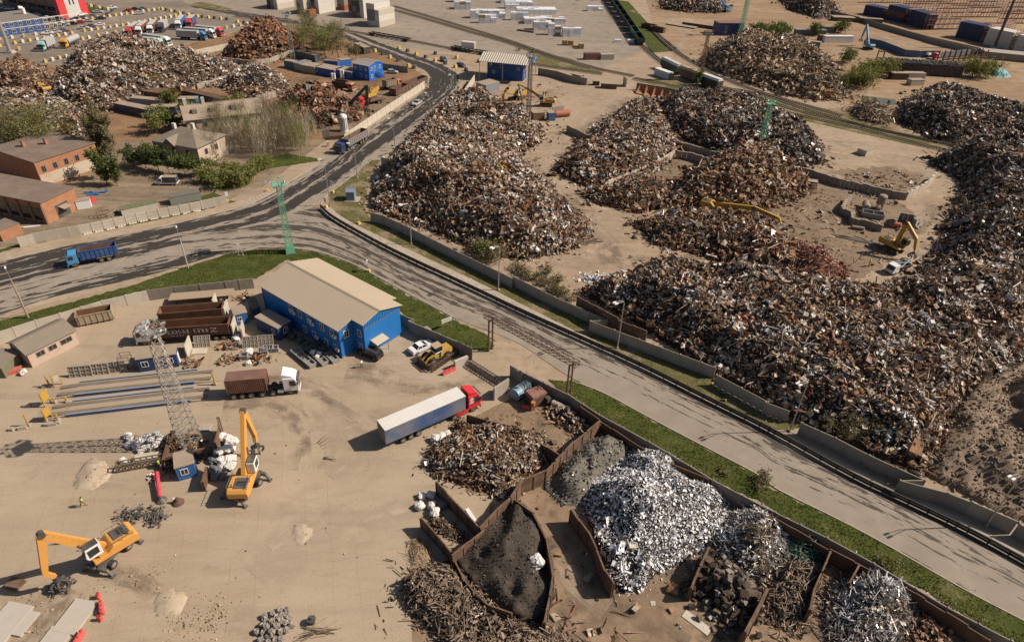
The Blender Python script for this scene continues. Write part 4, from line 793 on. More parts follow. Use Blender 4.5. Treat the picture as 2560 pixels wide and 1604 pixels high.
def plain_pole(label,base,h,r=.16,m=None,head=True,toward=None):
 b = p1(base); root = thing('lamp_pole',label,'lamp pole',b,ang(b,p1(toward)) if toward else 0)
 MB().cyl((0,0,0),(0,0,h),r,r * .7,8).build('pole',m or m_conc,root)
 if head:
  MB().tube([(0,0,h),(.5,0,h + 1.2),(1.0,0,h + 1.9)],.04,5).build('arm',m_steel,root)
  MB().box((1.25,0,h + 2.0),(.8,.3,.2),top=(.8,.7)).build('lamp_head',m_white,root)
 return root
plain_pole('brown concrete lamp pole at the left edge beside the road',"@01 270 1485",8.2,.17,mat('tan_pole',(.33,.25,.17),.9),toward="@01 150 1200")
plain_pole('white lamp pole on the edge of the grass island',"@01 1775 1015",7.0,.14,m_concl,toward="@01 1700 800")
plain_pole('thin pole beside the grey wall panels of the rail sidings',"@20 1590 930",5.5,.1,m_steel,False)
plain_pole('thin leaning pole in the bushes by the old villa',"@00 870 1240",9,.12,m_steel,False)
m_yblk = mat('yellow_block',(0.62,0.42,0.14),.8,0,.3)
def roadsign(label,base,h=2.6,face='disc',to="@11 0 1000",r=.45):
 b = p1(base); root = thing('road_sign',label,'road sign',b,ang(b,p1(to)))
 MB().box((0,0,.3),(.8,.8,.6),top=(.75,.75)).build('block',m_yblk,root); MB().cyl((0,0,.5),(0,0,h),.05,.05,6).build('post',m_galv,root)
 f = MB()
 if face == 'disc': f.cyl((.06,0,h - .1),(.1,0,h - .1),r,r,14)
 elif face == 'tri': f.prism([(-.55,h + .3),(.55,h + .3),(0,h - .6)],.06,.1,'x')
 else: f.box((.08,0,h - .3),(.04,.7,1.2))
 f.build('sign_face',m_white,root)
 return root
roadsign('round white backed road sign on a yellow block beside the grass island',"@11 1060 1050")
roadsign('triangular road sign on a yellow block below the kiosk',"@11 970 600",2.6,'tri')
roadsign('road sign on a yellow block at the corner kerb',"@11 660 445",2.4,'plate')
roadsign('dark backed road sign by the kerb above the blue kiosk',"@11 722 305",3.0,'plate')
roadsign('small round road sign at the thicket gateway',"@11 105 290",2.6)
roadsign('road sign at the end of the short corrugated fence',"@01 2150 390",2.4,'plate')
roadsign('white sign at the end of the pale panel wall',"@10 1615 830",3,'plate')
def lattice(b,z0,z1,w0,w1,n,r,cross=True):
 """legs returned apart from bracing"""
 br = MB(); legs = [MB() for _ in range(4)]; c = ((-1,-1),(1,-1),(1,1),(-1,1))
 for i in range(n):
  za,zb = z0 + (z1 - z0) * i / n,z0 + (z1 - z0) * (i + 1) / n; wa,wb = w0 + (w1 - w0) * i / n,w0 + (w1 - w0) * (i + 1) / n
  for k in range(4):
   k2 = (k + 1) % 4; A = (c[k][0] * wa,c[k][1] * wa,za); B = (c[k][0] * wb,c[k][1] * wb,zb); A2 = (c[k2][0] * wa,c[k2][1] * wa,za); B2 = (c[k2][0] * wb,c[k2][1] * wb,zb)
   legs[k].bar(A,B,r * 1.7); br.bar(A,A2,r); br.bar(A,B2,r)
   if cross: br.bar(A2,B,r)
 return legs,br
def mast(label,base,h,w0,w1,n,m,r=.05,lights=8,rz=.3,hd=2.2,basebox=None,mhead=None):
 b = p1(base); root = thing('floodlight_mast',label,'floodlight mast',b,rz)
 L,br = lattice(b,1.2 if basebox else 0,h,w0,w1,n,r)
 for x in L: x.build('leg',m,root)
 br.build('bracing',m,root)
 if basebox: MB().box((0,0,.9),(w0 * 2.6,w0 * 2.6,1.8),top=(.85,.85)).build('base',basebox,root)
 p = MB(); p.box((0,0,h),(hd,hd,.12))
 for z in (.55,1.1):
  for s in (-1,1): p.bar((-hd / 2,s * hd / 2,h + z),(hd / 2,s * hd / 2,h + z),.07); p.bar((s * hd / 2,-hd / 2,h + z),(s * hd / 2,hd / 2,h + z),.07)
 for sx in (-1,0,1):
  for sy in (-1,0,1):
   if sx or sy: p.bar((sx * hd / 2,sy * hd / 2,h),(sx * hd / 2,sy * hd / 2,h + 1.2),.07)
 p.build('platform',mhead or m,root)
 for i in range(lights):
  a = 2 * pi * i / lights + .3; x,y = cos(a) * hd * .62,sin(a) * hd * .62; z = h + .5 + .55 * (i % 2)
  f = MB().cyl((x * .85,y * .85,z),(x * 1.15,y * 1.15,z - .12),.12,.24,10).build('floodlight',mhead or m_galv,root)
  MB().cyl((x * 1.151,y * 1.151,z - .12),(x * 1.165,y * 1.165,z - .126),.21,.21,10).build('lens',m_lamp,f)
 return root
m_mgreen = mat('mast_green',(0.16,0.44,0.28),.55,0,.3,(.3,.33,.25))
mast('mint green floodlight mast on the grass island by the blue office',"@11 325 865",15.6,.75,.45,13,m_mgreen,.06,6,.4,2.4,m_mgreen)
mast('grey lattice floodlight mast in the rusty pen on the slab yard',"@02 1795 1150",20.0,1.35,.55,16,mat('grey_mast',(.42,.38,.33),.5,.5,.4),.055,12,.9,2.4)
mast('green floodlight mast behind the tan and green scrap heap',"@f 1786 366",15.5,.8,.5,12,m_mgreen,.07,6,.2,2.2)
mast('thin brown lattice mast above the hopper wagons',"@20 1770 760",17.5,.55,.4,14,m_rustd,.07,8,.5,2.6,mhead=m_dkgrey)
mast('dark lattice mast in front of the yellow excavators',"@20 150 1180",21,.6,.45,16,m_dkgrey,.06,6,.4,2.0)
mast('green lattice mast by the blue shed and dark grab arms',"@20 2150 340",22,.9,.6,14,m_mgreen,.09,5,.3,2.5)
mast('pale green lattice mast beside the rust red heap',"@10 350 560",17,.8,.5,12,mat('palegreen_mast',(.25,.33,.25),.6,0,.4),.07,8,.2,2.6)
def tubemast(label,base,h,r,m):
 b = p1(base); root = thing('high_mast',label,'floodlight mast',b)
 MB().cyl((0,0,0),(0,0,h),r,r * .45,12).build('pole',m,root); MB().box((0,0,.5),(3,3,1.0),top=(.8,.8)).build('base',m_conc,root); return root
tubemast('thick pale steel high mast at the left of the lorry park',"@00 100 500",32,.75,m_galv)
tubemast('dark slender high mast in front of the white rack containers',"@30 2130 460",34,.8,m_dkgrey)
ga = p1("@12 2210 275"); gb = p1("@22 530 700")
def portal(label,base,h,an):
 root = thing('gantry_post',label,'gantry post',base,an)
 for s in (-1,1):
  MB().cyl((0,s * .5,0),(0,s * .5,h),.17,.15,8).build('post',m_rustw,root)
 b = MB()
 for z in (h * .25,h * .6,h - .2): b.box((0,0,z),(.16,1.2,.2))
 b.build('crossbar',m_rustd,root); return root
ag = ang(ga,gb); portal('pair of brown steel posts on the lawn holding the cable gantry',ga,6.6,ag); portal('pair of brown steel posts by the dark bay wall holding the cable gantry',gb,6.6,ag)
gt = thing('cable_gantry','thin lattice cable gantry spanning the east gateway between brown posts','gantry',(ga.x,ga.y,6.7),ag)
Lg = (gb - ga).length; g = MB(); br = MB(); n = 18; w_ = .55
for y,z in ((-w_,0),(w_,0),(-w_,.75),(w_,.75)): g.bar((-1.2,y,z),(Lg + 1.2,y,z),.1)
for i in range(n + 1):
 x = -1.2 + (Lg + 2.4) * i / n; x2 = -1.2 + (Lg + 2.4) * (i + 1) / n
 br.bar((x,-w_,0),(x,w_,0),.06); br.bar((x,-w_,.75),(x,w_,.75),.06)
 for s in (-1,1):
  br.bar((x,s * w_,0),(x,s * w_,.75),.06)
  if i < n: br.bar((x,s * w_,0),(x2,s * w_,.75),.05)
 if i < n: br.bar((x,-w_,0),(x2,w_,0),.05)
g.build('chord',m_rustd,gt); br.build('bracing',m_rustd,gt)
m_rail = mat('rail_steel',(0.10,0.075,0.055),.5,.5,.3); m_slp = mat('sleeper',(0.22,0.175,0.13),.9,0,.4); m_bal = ground_mat('ballast',(0.24,0.19,0.14),(0.18,0.14,0.10),None,.3,2.5,.1)
def track(pts,sleepers=True,ballast=True):
 P = smooth(pp(pts)); L = sum((b - a).length for a,b in zip(P[:-1],P[1:])); n = max(8,int(L / 3)); Q = resample(P,n); r = MB(); nrm = []
 for i,q in enumerate(Q):
  d = (Q[min(i + 1,n - 1)] - Q[max(i - 1,0)]).normalized(); nrm.append(Vector((-d.y,d.x,0)))
 for i in range(n - 1):
  for s in (-.76,.76):
   a = Q[i] + nrm[i] * s; b = Q[i + 1] + nrm[i + 1] * s; r.bar((a.x,a.y,.30),(b.x,b.y,.30),.16,.2)
 tag(r.build('railway_rails',m_rail),kind='structure')
 if sleepers:
  k = int(L / .75); R2 = resample(Q,k); s_ = MB()
  for i in range(k):
   d = (R2[min(i + 1,k - 1)] - R2[max(i - 1,0)]); s_.box((R2[i].x,R2[i].y,.14),(.28,2.7,.16),rz=atan2(d.y,d.x))
  tag(s_.build('railway_sleepers',m_slp),kind='structure')
 if ballast:
  V = []; F = []
  for i,q in enumerate(Q):
   for t in (-2.1,2.1): V.append((q.x + nrm[i].x * t,q.y + nrm[i].y * t,.085))
   if i: F.append((2 * i - 2,2 * i,2 * i + 1,2 * i - 1))
  o = tag(npmesh('railway_ballast',V,F,m_bal),kind='structure')
  if o.data.polygons[0].normal.z < 0: o.data.flip_normals()
track("@10 -200 155 400 225 1080 330 1500 395 1830 460 2150 510 2413 560 @20 250 620 600 665 850 700")
track("@10 1290 60 1600 150 2000 270 2413 395 @20 200 470 500 570 750 640 940 680 1150 720")
track("@10 1290 95 1600 180 2000 300 2413 415 @20 200 490 480 580 750 650")
track("@20 1150 740 1400 790 1800 870 2413 960 @30 300 1060 800 1170 1300 1290 1850 1400",True,True)
track("@20 1780 900 2100 950 2413 1010 @30 300 1100 800 1200 1300 1330 1750 1440")
track("@20 830 -40 950 170 1250 460 1420 600 1560 690 1800 800 2413 900 @30 200 990 600 1110 1000 1220 1500 1320 1850 1390")
track("@20 1330 290 1500 460 1700 590 2000 750 2413 900 @30 400 1010 700 1100")
# BUILDINGS
def window(parent,c,rz,w,h,m_fr,tilt=None,mull=1,depth=.08):
 """c: centre on the wall (local to parent), rz: facing angle of the wall normal"""
 f = MB(); t = .09
 for s in (-1,1):
  f.box((0,s * (w / 2 - t / 2),0),(depth,t,h)); f.box((0,0,s * (h / 2 - t / 2)),(depth,w - 2 * t,t))
 for k in range(mull): f.box((0,-w / 2 + w * (k + 1) / (mull + 1),0),(depth * .9,.07,h - 2 * t))
 o = f.build('window',m_fr,parent); o.location = c; o.rotation_euler = (0,0,rz)
 MB().box((-.01,0,0),(.05,w - .1,h - .1)).build('pane',glass(),o); return o
def block(name,label,cat,loc,rz,L,D,H,mw,mr_,roof='flat',over=.25,rise=.0,wins=(),doors=(),m_fr=None,group=None,yr=.5,fascia=None):
 """box building, local x along L, y along D.  wins: (face, u, z, w, h) face in n(y=0) f(y=D) l(x=0) r(x=L)"""
 root = thing(name,label,cat,loc,rz,group)
 b = MB();
 if roof == 'gable':
  b.prism([(0,0),(D,0),(D,H),(D * yr,H + rise),(0,H)],0,L,'x')
 elif roof == 'shed': b.prism([(0,0),(D,0),(D,H + rise),(0,H)],0,L,'x')
 else: b.box((L / 2,D / 2,H / 2),(L,D,H))
 b.build('wall',mw,root); r = MB(); t = .14
 if roof == 'gable':
  for s0,s1,z0,z1 in ((-over,D * yr,H - rise * over / (D * yr),H + rise),(D + over,D * yr,H - rise * over / (D * (1 - yr)),H + rise)):
   r.prism([(s0,z0 + .02),(s1,z1 + .02),(s1,z1 + t),(s0,z0 + t)],-over,L + over,'x')
  r.box((L / 2,D * yr,H + rise + t),(L + 2 * over,.35,.08))
 elif roof == 'hip':
  k = D / 2; V = [(-over,-over,H),(L + over,-over,H),(L + over,D + over,H),(-over,D + over,H),(k,D / 2,H + rise),(L - k,D / 2,H + rise)]
  r.add(V,[(0,1,5,4),(1,2,5),(2,3,4,5),(3,0,4),(3,2,1,0)])
 elif roof == 'shed': r.prism([(-over,H + .02),(D + over,H + rise + .02),(D + over,H + rise + t),(-over,H + t)],-over,L + over,'x')
 else: r.box((L / 2,D / 2,H + t / 2 + .01),(L + 2 * over,D + 2 * over,t))
 r.build('roof',mr_,root)
 mf = m_fr or m_white
 pos = {'n': lambda u,z: ((u,-.02,z),-pi / 2),'f': lambda u,z: ((u,D + .02,z),pi / 2),'l': lambda u,z: ((-.02,u,z),pi),'r': lambda u,z: ((L + .02,u,z),0)}
 for fc,u,z,ww,hh in wins: c,a = pos[fc](u,z); window(root,c,a,ww,hh,mf)
 for fc,u,ww,hh,md in doors:
  c,a = pos[fc](u,hh / 2); d = MB().box((0,0,0),(.1,ww,hh)).build('door',md,root); d.location = c; d.rotation_euler = (0,0,a)
  MB().box((.07,ww * .36,0),(.06,.1,.16)).build('handle',m_dkgrey,d)
 return root
m_blue = mat('blue_sheet_wall',(0.014,0.15,0.43),.45,0,.12,(.12,.2,.36),.5)
m_blue_r = mat('blue_profiled_sheet',(0.012,0.125,0.46),.45,0,.12,(.12,.2,.36),.5,rib=(0,.3,.05))
m_broof = mat('beige_profiled_roof',(0.50,0.405,0.29),.45,0,.25,(.38,.29,.2),.25,rib=(0,.28,.06))
m_dkroof = mat('brown_felt_roof',(0.17,0.125,0.095),.9,0,.7,(.25,.19,.145),.3)
m_tanroof = mat('dusty_tin_roof',(0.33,0.26,0.19),.8,0,.5,(.22,.165,.12),.4)
m_slate = mat('grey_slate_roof',(0.20,0.165,0.125),.9,0,.5,(.27,.21,.16),.5)
m_brick = mat('orange_brick',(0.33,0.145,0.075),.9,0,.6,(.40,.24,.15),.7)
m_plast = mat('stained_plaster',(0.48,0.40,0.31),.9,0,.6,(.33,.2,.12),.5)
m_pink = mat('painted_brick',(0.48,0.36,0.28),.85,0,.4,(.36,.2,.13),.8)
m_navy = mat('navy_cabin',(0.018,0.05,0.14),.5,0,.25,(.1,.1,.1),.8,rib=(0,.25,.04))
m_cabblue = mat('cabin_blue',(0.03,0.13,0.33),.5,0,.2,(.15,.18,.2),.8)
O = Vector((-46.3,103.4,0)); AO = radians(-36.9)
off = thing('office_building','two storey bright blue sheet metal office with a beige pitched roof','office building',O,AO)
L1,D1,HE,HR = 21.6,12.6,6.1,7.9; x2,y0,y1 = 24.3,3.0,11.4; yr = 6.5
def zr(y): return HE + (HR - HE) * (y / yr if y <= yr else (D1 - y) / (D1 - yr))
MB().prism([(0,0),(D1,0),(D1,HE),(yr,HR),(0,HE)],0,L1,'x').build('wall',m_blue,off)
MB().prism([(y0,0),(y1,0),(y1,zr(y1)),(yr,HR - .02),(y0,zr(y0))],L1 - .3,x2,'x').build('wing_wall',m_blue,off)
g = MB(); gy = []
g.prism([(0.02,HE - .35),(3.0,HE - .35),(3.0,zr(3.0) - .04),(.02,HE - .04)],L1 - .2,L1 + .06,'x'); g.prism([(y0,HE - .3),(y1 - .02,HE - .3),(y1 - .02,zr(y1) - .04),(yr,HR - .06),(y0,zr(y0) - .04)],x2 - .2,x2 + .06,'x')
g.build('gable_cladding',mat('blue_rib_y',(0.016,0.16,0.43),.45,0,.1,(.12,.2,.36),.5,rib=(1,.35,.12)),off)
t = .12; r = MB(); s = (HR - HE) / yr; s2 = (HR - HE) / (D1 - yr)
r.prism([(-.45,HE - .45 * s + .03),(yr,HR + .03),(yr,HR + t),(-.45,HE - .45 * s + t)],-.35,L1 + .3,'x')
r.prism([(D1 + .45,HE - .45 * s2 + .03),(yr,HR + .03),(yr,HR + t),(D1 + .45,HE - .45 * s2 + t)],-.35,L1 + .3,'x')
r.prism([(y0 - .4,zr(y0 - .4) + .03),(yr,HR + .03),(yr,HR + t),(y0 - .4,zr(y0 - .4) + t)],L1 + .302,x2 + .4,'x')
r.prism([(y1 + .4,zr(y1 + .4) + .03),(yr,HR + .03),(yr,HR + t),(y1 + .4,zr(y1 + .4) + t)],L1 + .302,x2 + .4,'x')
ro = r.build('roof',m_broof,off); MB().prism([(yr - .3,HR + t - .05),(yr + .3,HR + t - .05),(yr,HR + t + .07)],-.36,x2 + .41,'x').build('ridge_cap',mat('ridge_tin',(.33,.26,.19),.6),ro)
MB().bar((L1 + .05,0,HE - .4),(L1 + .05,3.0,HE - .4),.06,.1).bar((x2 + .09,y0,HE - .35),(x2 + .09,y1,HE - .35),.06,.1).build('trim',m_steel,off)
MB().box((L1 / 2,D1 / 2,.12),(L1 + .1,D1 + .1,.24)).box((L1 + 1.3,7.2,.12),(2.9,8.5,.23)).build('plinth',m_concd,off)
for u in (8.2,10.9,13.4,16.9,19.6): window(off,(u,-.03,4.45),-pi / 2,1.0,1.5,m_white)
for u in (11.6,14.3,17.5,20.1): window(off,(u,-.03,1.55),-pi / 2,1.0,1.5,m_white)
window(off,(L1 + .03,1.35,4.5),0,1.1,1.5,m_white)
for z in (4.4,1.6): window(off,(L1 + 1.5,y0 - .03,z),-pi / 2,.9,1.5,m_white)
for u,z in ((9.3,4.2),(9.0,4.6),(14.5,4.2),(14.0,4.7),(20.5,4.3),(15.2,1.6),(20.9,1.7)):
 a = MB().box((u,-.3,z),(.8,.36,.6)).build('air_conditioner',m_white,off); MB().cyl((u,-.49,z),(u,-.5,z),.22,.22,12).build('fan_grille',m_dkgrey,a)
cn = MB().prism([(0,2.75),(1.7,2.45),(1.7,2.53),(0,2.83)],4.2,7.0,'y'); cn.v = [(x2 + a,b,c) for a,b,c in cn.v]; cn.build('porch_roof',m_broof,off)
MB().box((x2 + .8,5.5,.1),(1.6,2.2,.2)).build('porch_step',m_conc,off); d = MB().box((x2 + .04,5.6,1.25),(.1,1.1,2.1)).build('door',m_dkgrey,off); MB().box((x2 + .12,5.2,1.2),(.06,.08,.2)).build('handle',m_galv,d)
for y in (4.4,6.8): MB().cyl((x2 + 1.5,y,0),(x2 + 1.5,y,2.5),.05,.05,6).build('porch_post',m_steel,off)
for x in (.02,L1): MB().cyl((x,-.08,.2),(x,-.08,HE),.06,.06,6).build('downpipe',mat('blue_pipe',(.015,.1,.36),.5),off)
an = p1("@12 225 190"); block('site_cabin','dark blue cabin with a dusty flat roof and white corner trim before the office','site cabin',(an.x - 6.1 * cos(radians(-33)),an.y - 6.1 * sin(radians(-33)),0),radians(-33),6.1,3.0,2.65,m_navy,m_tanroof,'flat',.06,wins=[('n',4.8,1.5,.8,1.2),('r',1.6,1.55,1.0,1.2)])
def cabin(label,a,b,D,H,mw,mrf,wins=(),doors=(),name='site_cabin',cat='site cabin',roof='flat',rise=0,group=None,over=.08,L=None,m_fr=None):
 """a,b : photo points at the foot of the near wall, left to right"""
 A,B = p1(a),p1(b); return block(name,label,cat,A,ang(A,B),L or (B - A).length,D,H,mw,mrf,roof,over,rise,wins,doors,m_fr,group)
cabin('navy weighbridge control cabin with two windows behind the weighbridge',"@02 1320 485","@02 1690 430",2.6,2.6,m_navy,m_tanroof,[('n',1.1,1.5,1.1,1.1),('n',3.4,1.5,1.0,1.0),('n',5.0,1.5,.9,1.0)],[('r',1.3,.9,2.0,m_white)])
cabin('small blue cabin with a flat brown roof beside the sack row',"@02 1690 1510","@02 1865 1460",3.0,2.5,m_cabblue,m_tanroof,[('n',1.0,1.5,1.0,1.1),('r',1.4,1.5,.9,1.1)])
cabin('blue shed with a brown lean-to roof behind the dark office annex',"@01 2230 1560","@01 2350 1530",3.0,2.3,m_cabblue,m_tanroof,[('n',.8,1.3,.8,.9)])
cabin('dark blue storage hut in the shade of the office end wall',"@01 2400 1500","@11 60 1480",3.5,2.4,m_navy,m_dkroof)
cabin('pale brick building with a sagging slate roof on the left of the slab yard',"@02 310 440","@02 750 215",5.4,2.9,m_pink,m_slate,[('n',1.9,1.8,1.4,1.0),('n',3.9,1.8,1.4,1.0),('n',6.2,1.8,2.0,1.0)],name='brick_building',cat='building',roof='gable',rise=1.1,over=.3,m_fr=mat('window_grey',(.25,.22,.18),.7))
cabin('low brown shed with a sagging roof at the left edge of the slab yard',"@02 60 540","@02 215 400",6.0,2.3,mat('green_brown_shed',(.14,.14,.085),.9),m_slate,name='shed',cat='shed',roof='shed',rise=.5,over=.4)
k = p1("@11 855 385"); block('kiosk','small blue grey metal kiosk with a ridged roof on the dry verge','kiosk',k,radians(4),2.0,2.6,2.4,mat('kiosk_blue',(.17,.24,.33),.5),mat('kiosk_roof',(.28,.33,.45),.4,.3),'gable',.15,.5)
tag(MB().box((0,0,.06),(3.6,3.2,.12)).build('kiosk_pad',m_pave),kind='structure').location = (k.x + 1.3,k.y + 1.2,0)
b1 = p1("@01 415 265"); aB = radians(63)
block('brick_workshop','two storey orange brick workshop with a flat brown roof and a stained lower wall','workshop',(b1.x,b1.y,0),aB,16,18,6.8,m_brick,m_dkroof,'flat',.25,wins=[('n',1.7 + 2.9 * i,4.6,1.1,1.6) for i in range(5)] + [('n',6.5,1.6,1.2,1.4),('n',9.6,1.6,1.8,1.4)],m_fr=mat('old_frame',(.2,.17,.14),.8))
rt = bpy.data.objects['brick_workshop']; pl = MB().box((8,-.03,1.9),(15.8,.1,3.0)); pl.build('plaster',m_plast,rt)
for q in ((9,9),(5,12)): ch = MB().box((q[0],q[1],7.6),(.8,.8,1.4)).build('chimney',m_brick,rt); MB().box((q[0],q[1],8.4),(1,1,.2)).build('chimney_cap',m_dkroof,ch)
b2 = p1("@01 462 600");
block('brick_workshop','single storey orange brick workshop with a wide gate and pilastered dark side','workshop',b2,radians(74),9.0,22,5.2,m_brick,m_dkroof,'flat',.25,doors=[('n',4.6,3.4,3.2,m_dkgrey)])
rt = bpy.data.objects['brick_workshop.001']
for i in range(6): MB().box((-.02,2.2 + i * 3.4,2.2),(.12,2.2,3.0)).build('window',glass(),rt)
for i in range(7): MB().box((-.12,.4 + i * 3.4,2.6),(.3,.7,5.2)).build('pilaster',mat('shade_brick',(.2,.12,.08),.9),rt)
MB().prism([(-1.7,2.35),(0,2.7),(0,2.8),(-1.7,2.45)],0,2.2,'x').build('porch_roof',m_tanroof,rt).location = (3.6,0,0)
q = p1("@01 690 470"); qs = thing('arched_shelter','dark arched shelter between the two brick workshops','shelter',q,radians(70)); pr = [(2.6 * cos(pi * i / 10),3.0 * sin(pi * i / 10)) for i in range(11)]
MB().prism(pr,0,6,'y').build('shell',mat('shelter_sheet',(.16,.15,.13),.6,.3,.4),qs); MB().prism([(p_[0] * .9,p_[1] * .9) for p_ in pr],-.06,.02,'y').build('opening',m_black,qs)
v = p1("@00 1480 1500"); vl = block('old_villa','derelict villa with a grey brown hipped roof among bare trees','house',v,radians(-18),15,11,5.5,m_plast,m_slate,'hip',.6,2.6,wins=[('n',3,3.6,1.2,1.6),('n',7,3.6,1.2,1.6),('r',3,3.5,1.2,1.6),('r',7,3.5,1.2,1.6),('n',11.5,3.6,1.2,1.6)],m_fr=mat('old_frame',(.2,.17,.14),.8))
MB().prism([(-.5,5.4),(3.6,5.4),(1.5,7.2)],-1.2,3.5,'y').build('porch_gable',m_slate,vl).location = (5,0,0)
for q in ((9,6.5,8.2),(4,5,8)): c = MB().box(q,(.9,.8,2.2)).build('chimney',mat('white_chimney',(.55,.52,.48),.8),vl)
v2 = p1("@00 1790 1290"); vl2 = block('old_villa','long tin roofed house with dark dormers behind the hipped villa','house',v2,radians(28),22,10,5.2,m_plast,m_tanroof,'gable',.6,2.6,wins=[('n',2 + 3 * i,3.2,1.1,1.5) for i in range(6)],m_fr=mat('old_frame',(.2,.17,.14),.8))
for u in (3,8,14): MB().box((u,2.2,6.6),(1.4,1.6,1.4)).build('dormer',m_slate,vl2)
for u in (1,6): MB().box((u,5,8.6),(.9,.7,2.2)).build('chimney',mat('white_chimney',(.55,.52,.48),.8),vl2)
a_ = p1("@10 925 735"); of2 = block('yard_office','two storey blue site office with a grey ridged roof in the brown yard','site office',a_,ang(a_,p1("@10 1068 765")),7.6,8.2,5.4,m_blue_r,mat('grey_tin_roof',(.36,.33,.30),.5,.2,.3,rib=(0,.4,.05)),'gable',.3,1.0,
 [('n',1.3 + 2.4 * i,z,1.0,1.2) for i in range(3) for z in (1.5,4.1)] + [('r',1.6,4.1,1.0,1.2),('r',3.4,3.9,1.0,1.9),('r',1.6,1.4,1.0,1.2),('r',6.4,4.1,1.0,1.2)])
st = MB();
for i in range(8): st.box((8.6,7.6 - i * .5,.35 + i * .33),(1.2,.5,.08))
st.bar((8.1,7.8,.9),(8.1,3.6,3.6),.07).bar((9.2,7.8,.9),(9.2,3.6,3.6),.07).build('outside_stair',m_cabblue,of2)
hut = [("blue green steel hut at the left end of the hut row","@10 270 640","@10 360 655",2.5,(.05,.16,.25),m_tanroof),("pale grey hut with a white ribbed roof in the hut row","@10 362 660","@10 425 675",6,(.33,.30,.26),m_galv),("grey hut with a dusty roof in the hut row","@10 425 680","@10 560 705",5,(.28,.25,.21),m_tanroof),("blue hut with one window and a dusty roof","@10 562 700","@10 745 735",5.5,(.02,.09,.33),m_tanroof),("blue hut touching the two storey site office","@10 750 725","@10 905 755",5.5,(.02,.08,.28),m_tanroof),("bright blue hut set behind the row of huts","@10 785 640","@10 905 625",3,(.02,.13,.45),m_tanroof),("blue hut with open railing behind the row","@10 640 640","@10 775 650",3,(.03,.1,.3),m_dkroof),("dark hut under the bare trees","@10 380 545","@10 560 590",3,(.06,.07,.09),m_slate),("small dark shelter near the striped blocks","@10 930 470","@10 1020 515",3,(.07,.06,.05),m_tanroof)]
for i,(lb,a,b,D,c,rf) in enumerate(hut): cabin(lb,a,b,D,2.7,mat('hut_paint_%d' % i,c,.55,0,.2),rf,[('n',.9,1.5,.8,.9)] if i in (2,3,4) else ())
for lb,a,b,D,c,rf in [("long navy freight container hut below the pale household heap","@00 1090 1050","@00 1430 1120",3,(.03,.045,.09),m_tanroof),("navy container hut with a pale blue end","@00 1430 1090","@00 1670 1085",2.8,(.05,.07,.12),m_tanroof),("grey container with a ribbed pale roof behind the navy huts","@00 1240 1000","@00 1560 1030",2.6,(.25,.27,.26),m_tanroof),("pale blue sheet hoarding laid beside the red cab","@00 970 985","@00 1230 900",.6,(.2,.3,.42),m_galv),("small turquoise hut with a dusty roof","@00 1690 1010","@00 1860 1010",3,(.05,.24,.33),m_tanroof),("rusty open sided container behind the red cab","@00 1345 930","@00 1540 960",5,(.12,.05,.03),m_rustw),("long black container lying in shadow in the brown yard","@00 1740 930","@00 2090 1010",3,(.03,.025,.022),m_rustd),("orange tipped over container beside the orange crane","@00 1560 940","@00 1620 960",2.5,(.4,.12,.05),m_rustw)]:
 cabin(lb,a,b,D,2.6,mat('cont_' + lb[:9] + a[-4:],c,.6,0,.3),rf,name='container_hut',cat='container')
wA = p1("@s 1218 195"); wB = p1("@s 1311 204"); aw = radians(-13)
wh = thing('weighing_house','tall blue weighing house under a pale overhanging roof by the upper road bend','weighing house',wA,aw); Lw,Dw = 14.2,5.8
MB().box((Lw / 2,Dw / 2,3.6),(Lw,Dw,7.2)).build('wall',mat('deep_blue_sheet',(.010,.055,.22),.5,0,.15,(.1,.14,.25)),wh)
MB().prism([(-3.6,6.9),(3,8.9),(3,9.05),(-3.6,7.05)],-2.6,Lw + 3.4,'x').prism([(9.6,6.9),(3,8.9),(3,9.05),(9.6,7.05)],-2.6,Lw + 3.4,'x').build('roof',mat('pale_ribbed_roof',(.52,.46,.37),.5,0,.2,rib=(0,.9,.15)),wh)
MB().prism([(-3.5,6.85),(9.5,6.85),(3,8.85)],Lw + 3.2,Lw + 3.35,'x').build('gable',m_blue_r,wh)
MB().prism([(-1.2,7.15),(.6,7.15),(.6,8.0),(-1.2,7.5)],Lw + 3.36,Lw + 3.42,'x').prism([(4.4,7.15),(6.4,7.15),(6.4,7.8),(4.4,8.4)],Lw + 3.36,Lw + 3.42,'x').build('pale_panel',mat('paleblue',(.15,.32,.62),.5),wh)
for x,y in ((-2.2,-3.3),(-2.2,9.2),(Lw + 3.0,-3.3),(Lw + 3.0,9.2),(7,-3.3)): MB().cyl((x,y,0),(x,y,7.0),.13,.13,6).build('canopy_post',m_galv,wh)
for u,z in ((1.4,5.4),(5.6,5.0),(12.4,4.6),(2.6,2.6)): window(wh,(u,-.03,z),-pi / 2,1.1,1.1,m_white,mull=0)
for u,z in ((1.2,6),(3.6,6),(1.6,3.8),(3.8,3.8),(2.4,1.6)): window(wh,(Lw + .03,u,z),0,1.0,1.1,m_white,mull=0)
cabin('flat dusty roofed grey hut beside the weighing house',"@s 1190 226","@s 1215 234",7,2.8,mat('greyhut',(.2,.22,.25),.6),m_tanroof,name='site_cabin')
cabin('narrow watch cabin with dark windows beside the rail wall',"@20 560 765","@20 640 785",2.6,2.8,mat('watchcab',(.16,.12,.11),.7),m_tanroof,[('n',1.2,1.7,1.6,1.0),('r',1.2,1.7,1.6,1.0)],over=.5)
cabin('blue shed with a red brown roof beneath the green lattice mast',"@20 1935 335","@20 2170 335",7,5.6,mat('shedblue',(.012,.04,.16),.5),mat('redbrown_roof',(.2,.1,.09),.7),[('n',4,3.8,1.2,1.4),('n',4,1.4,1.2,1.4)],name='shed',cat='shed')
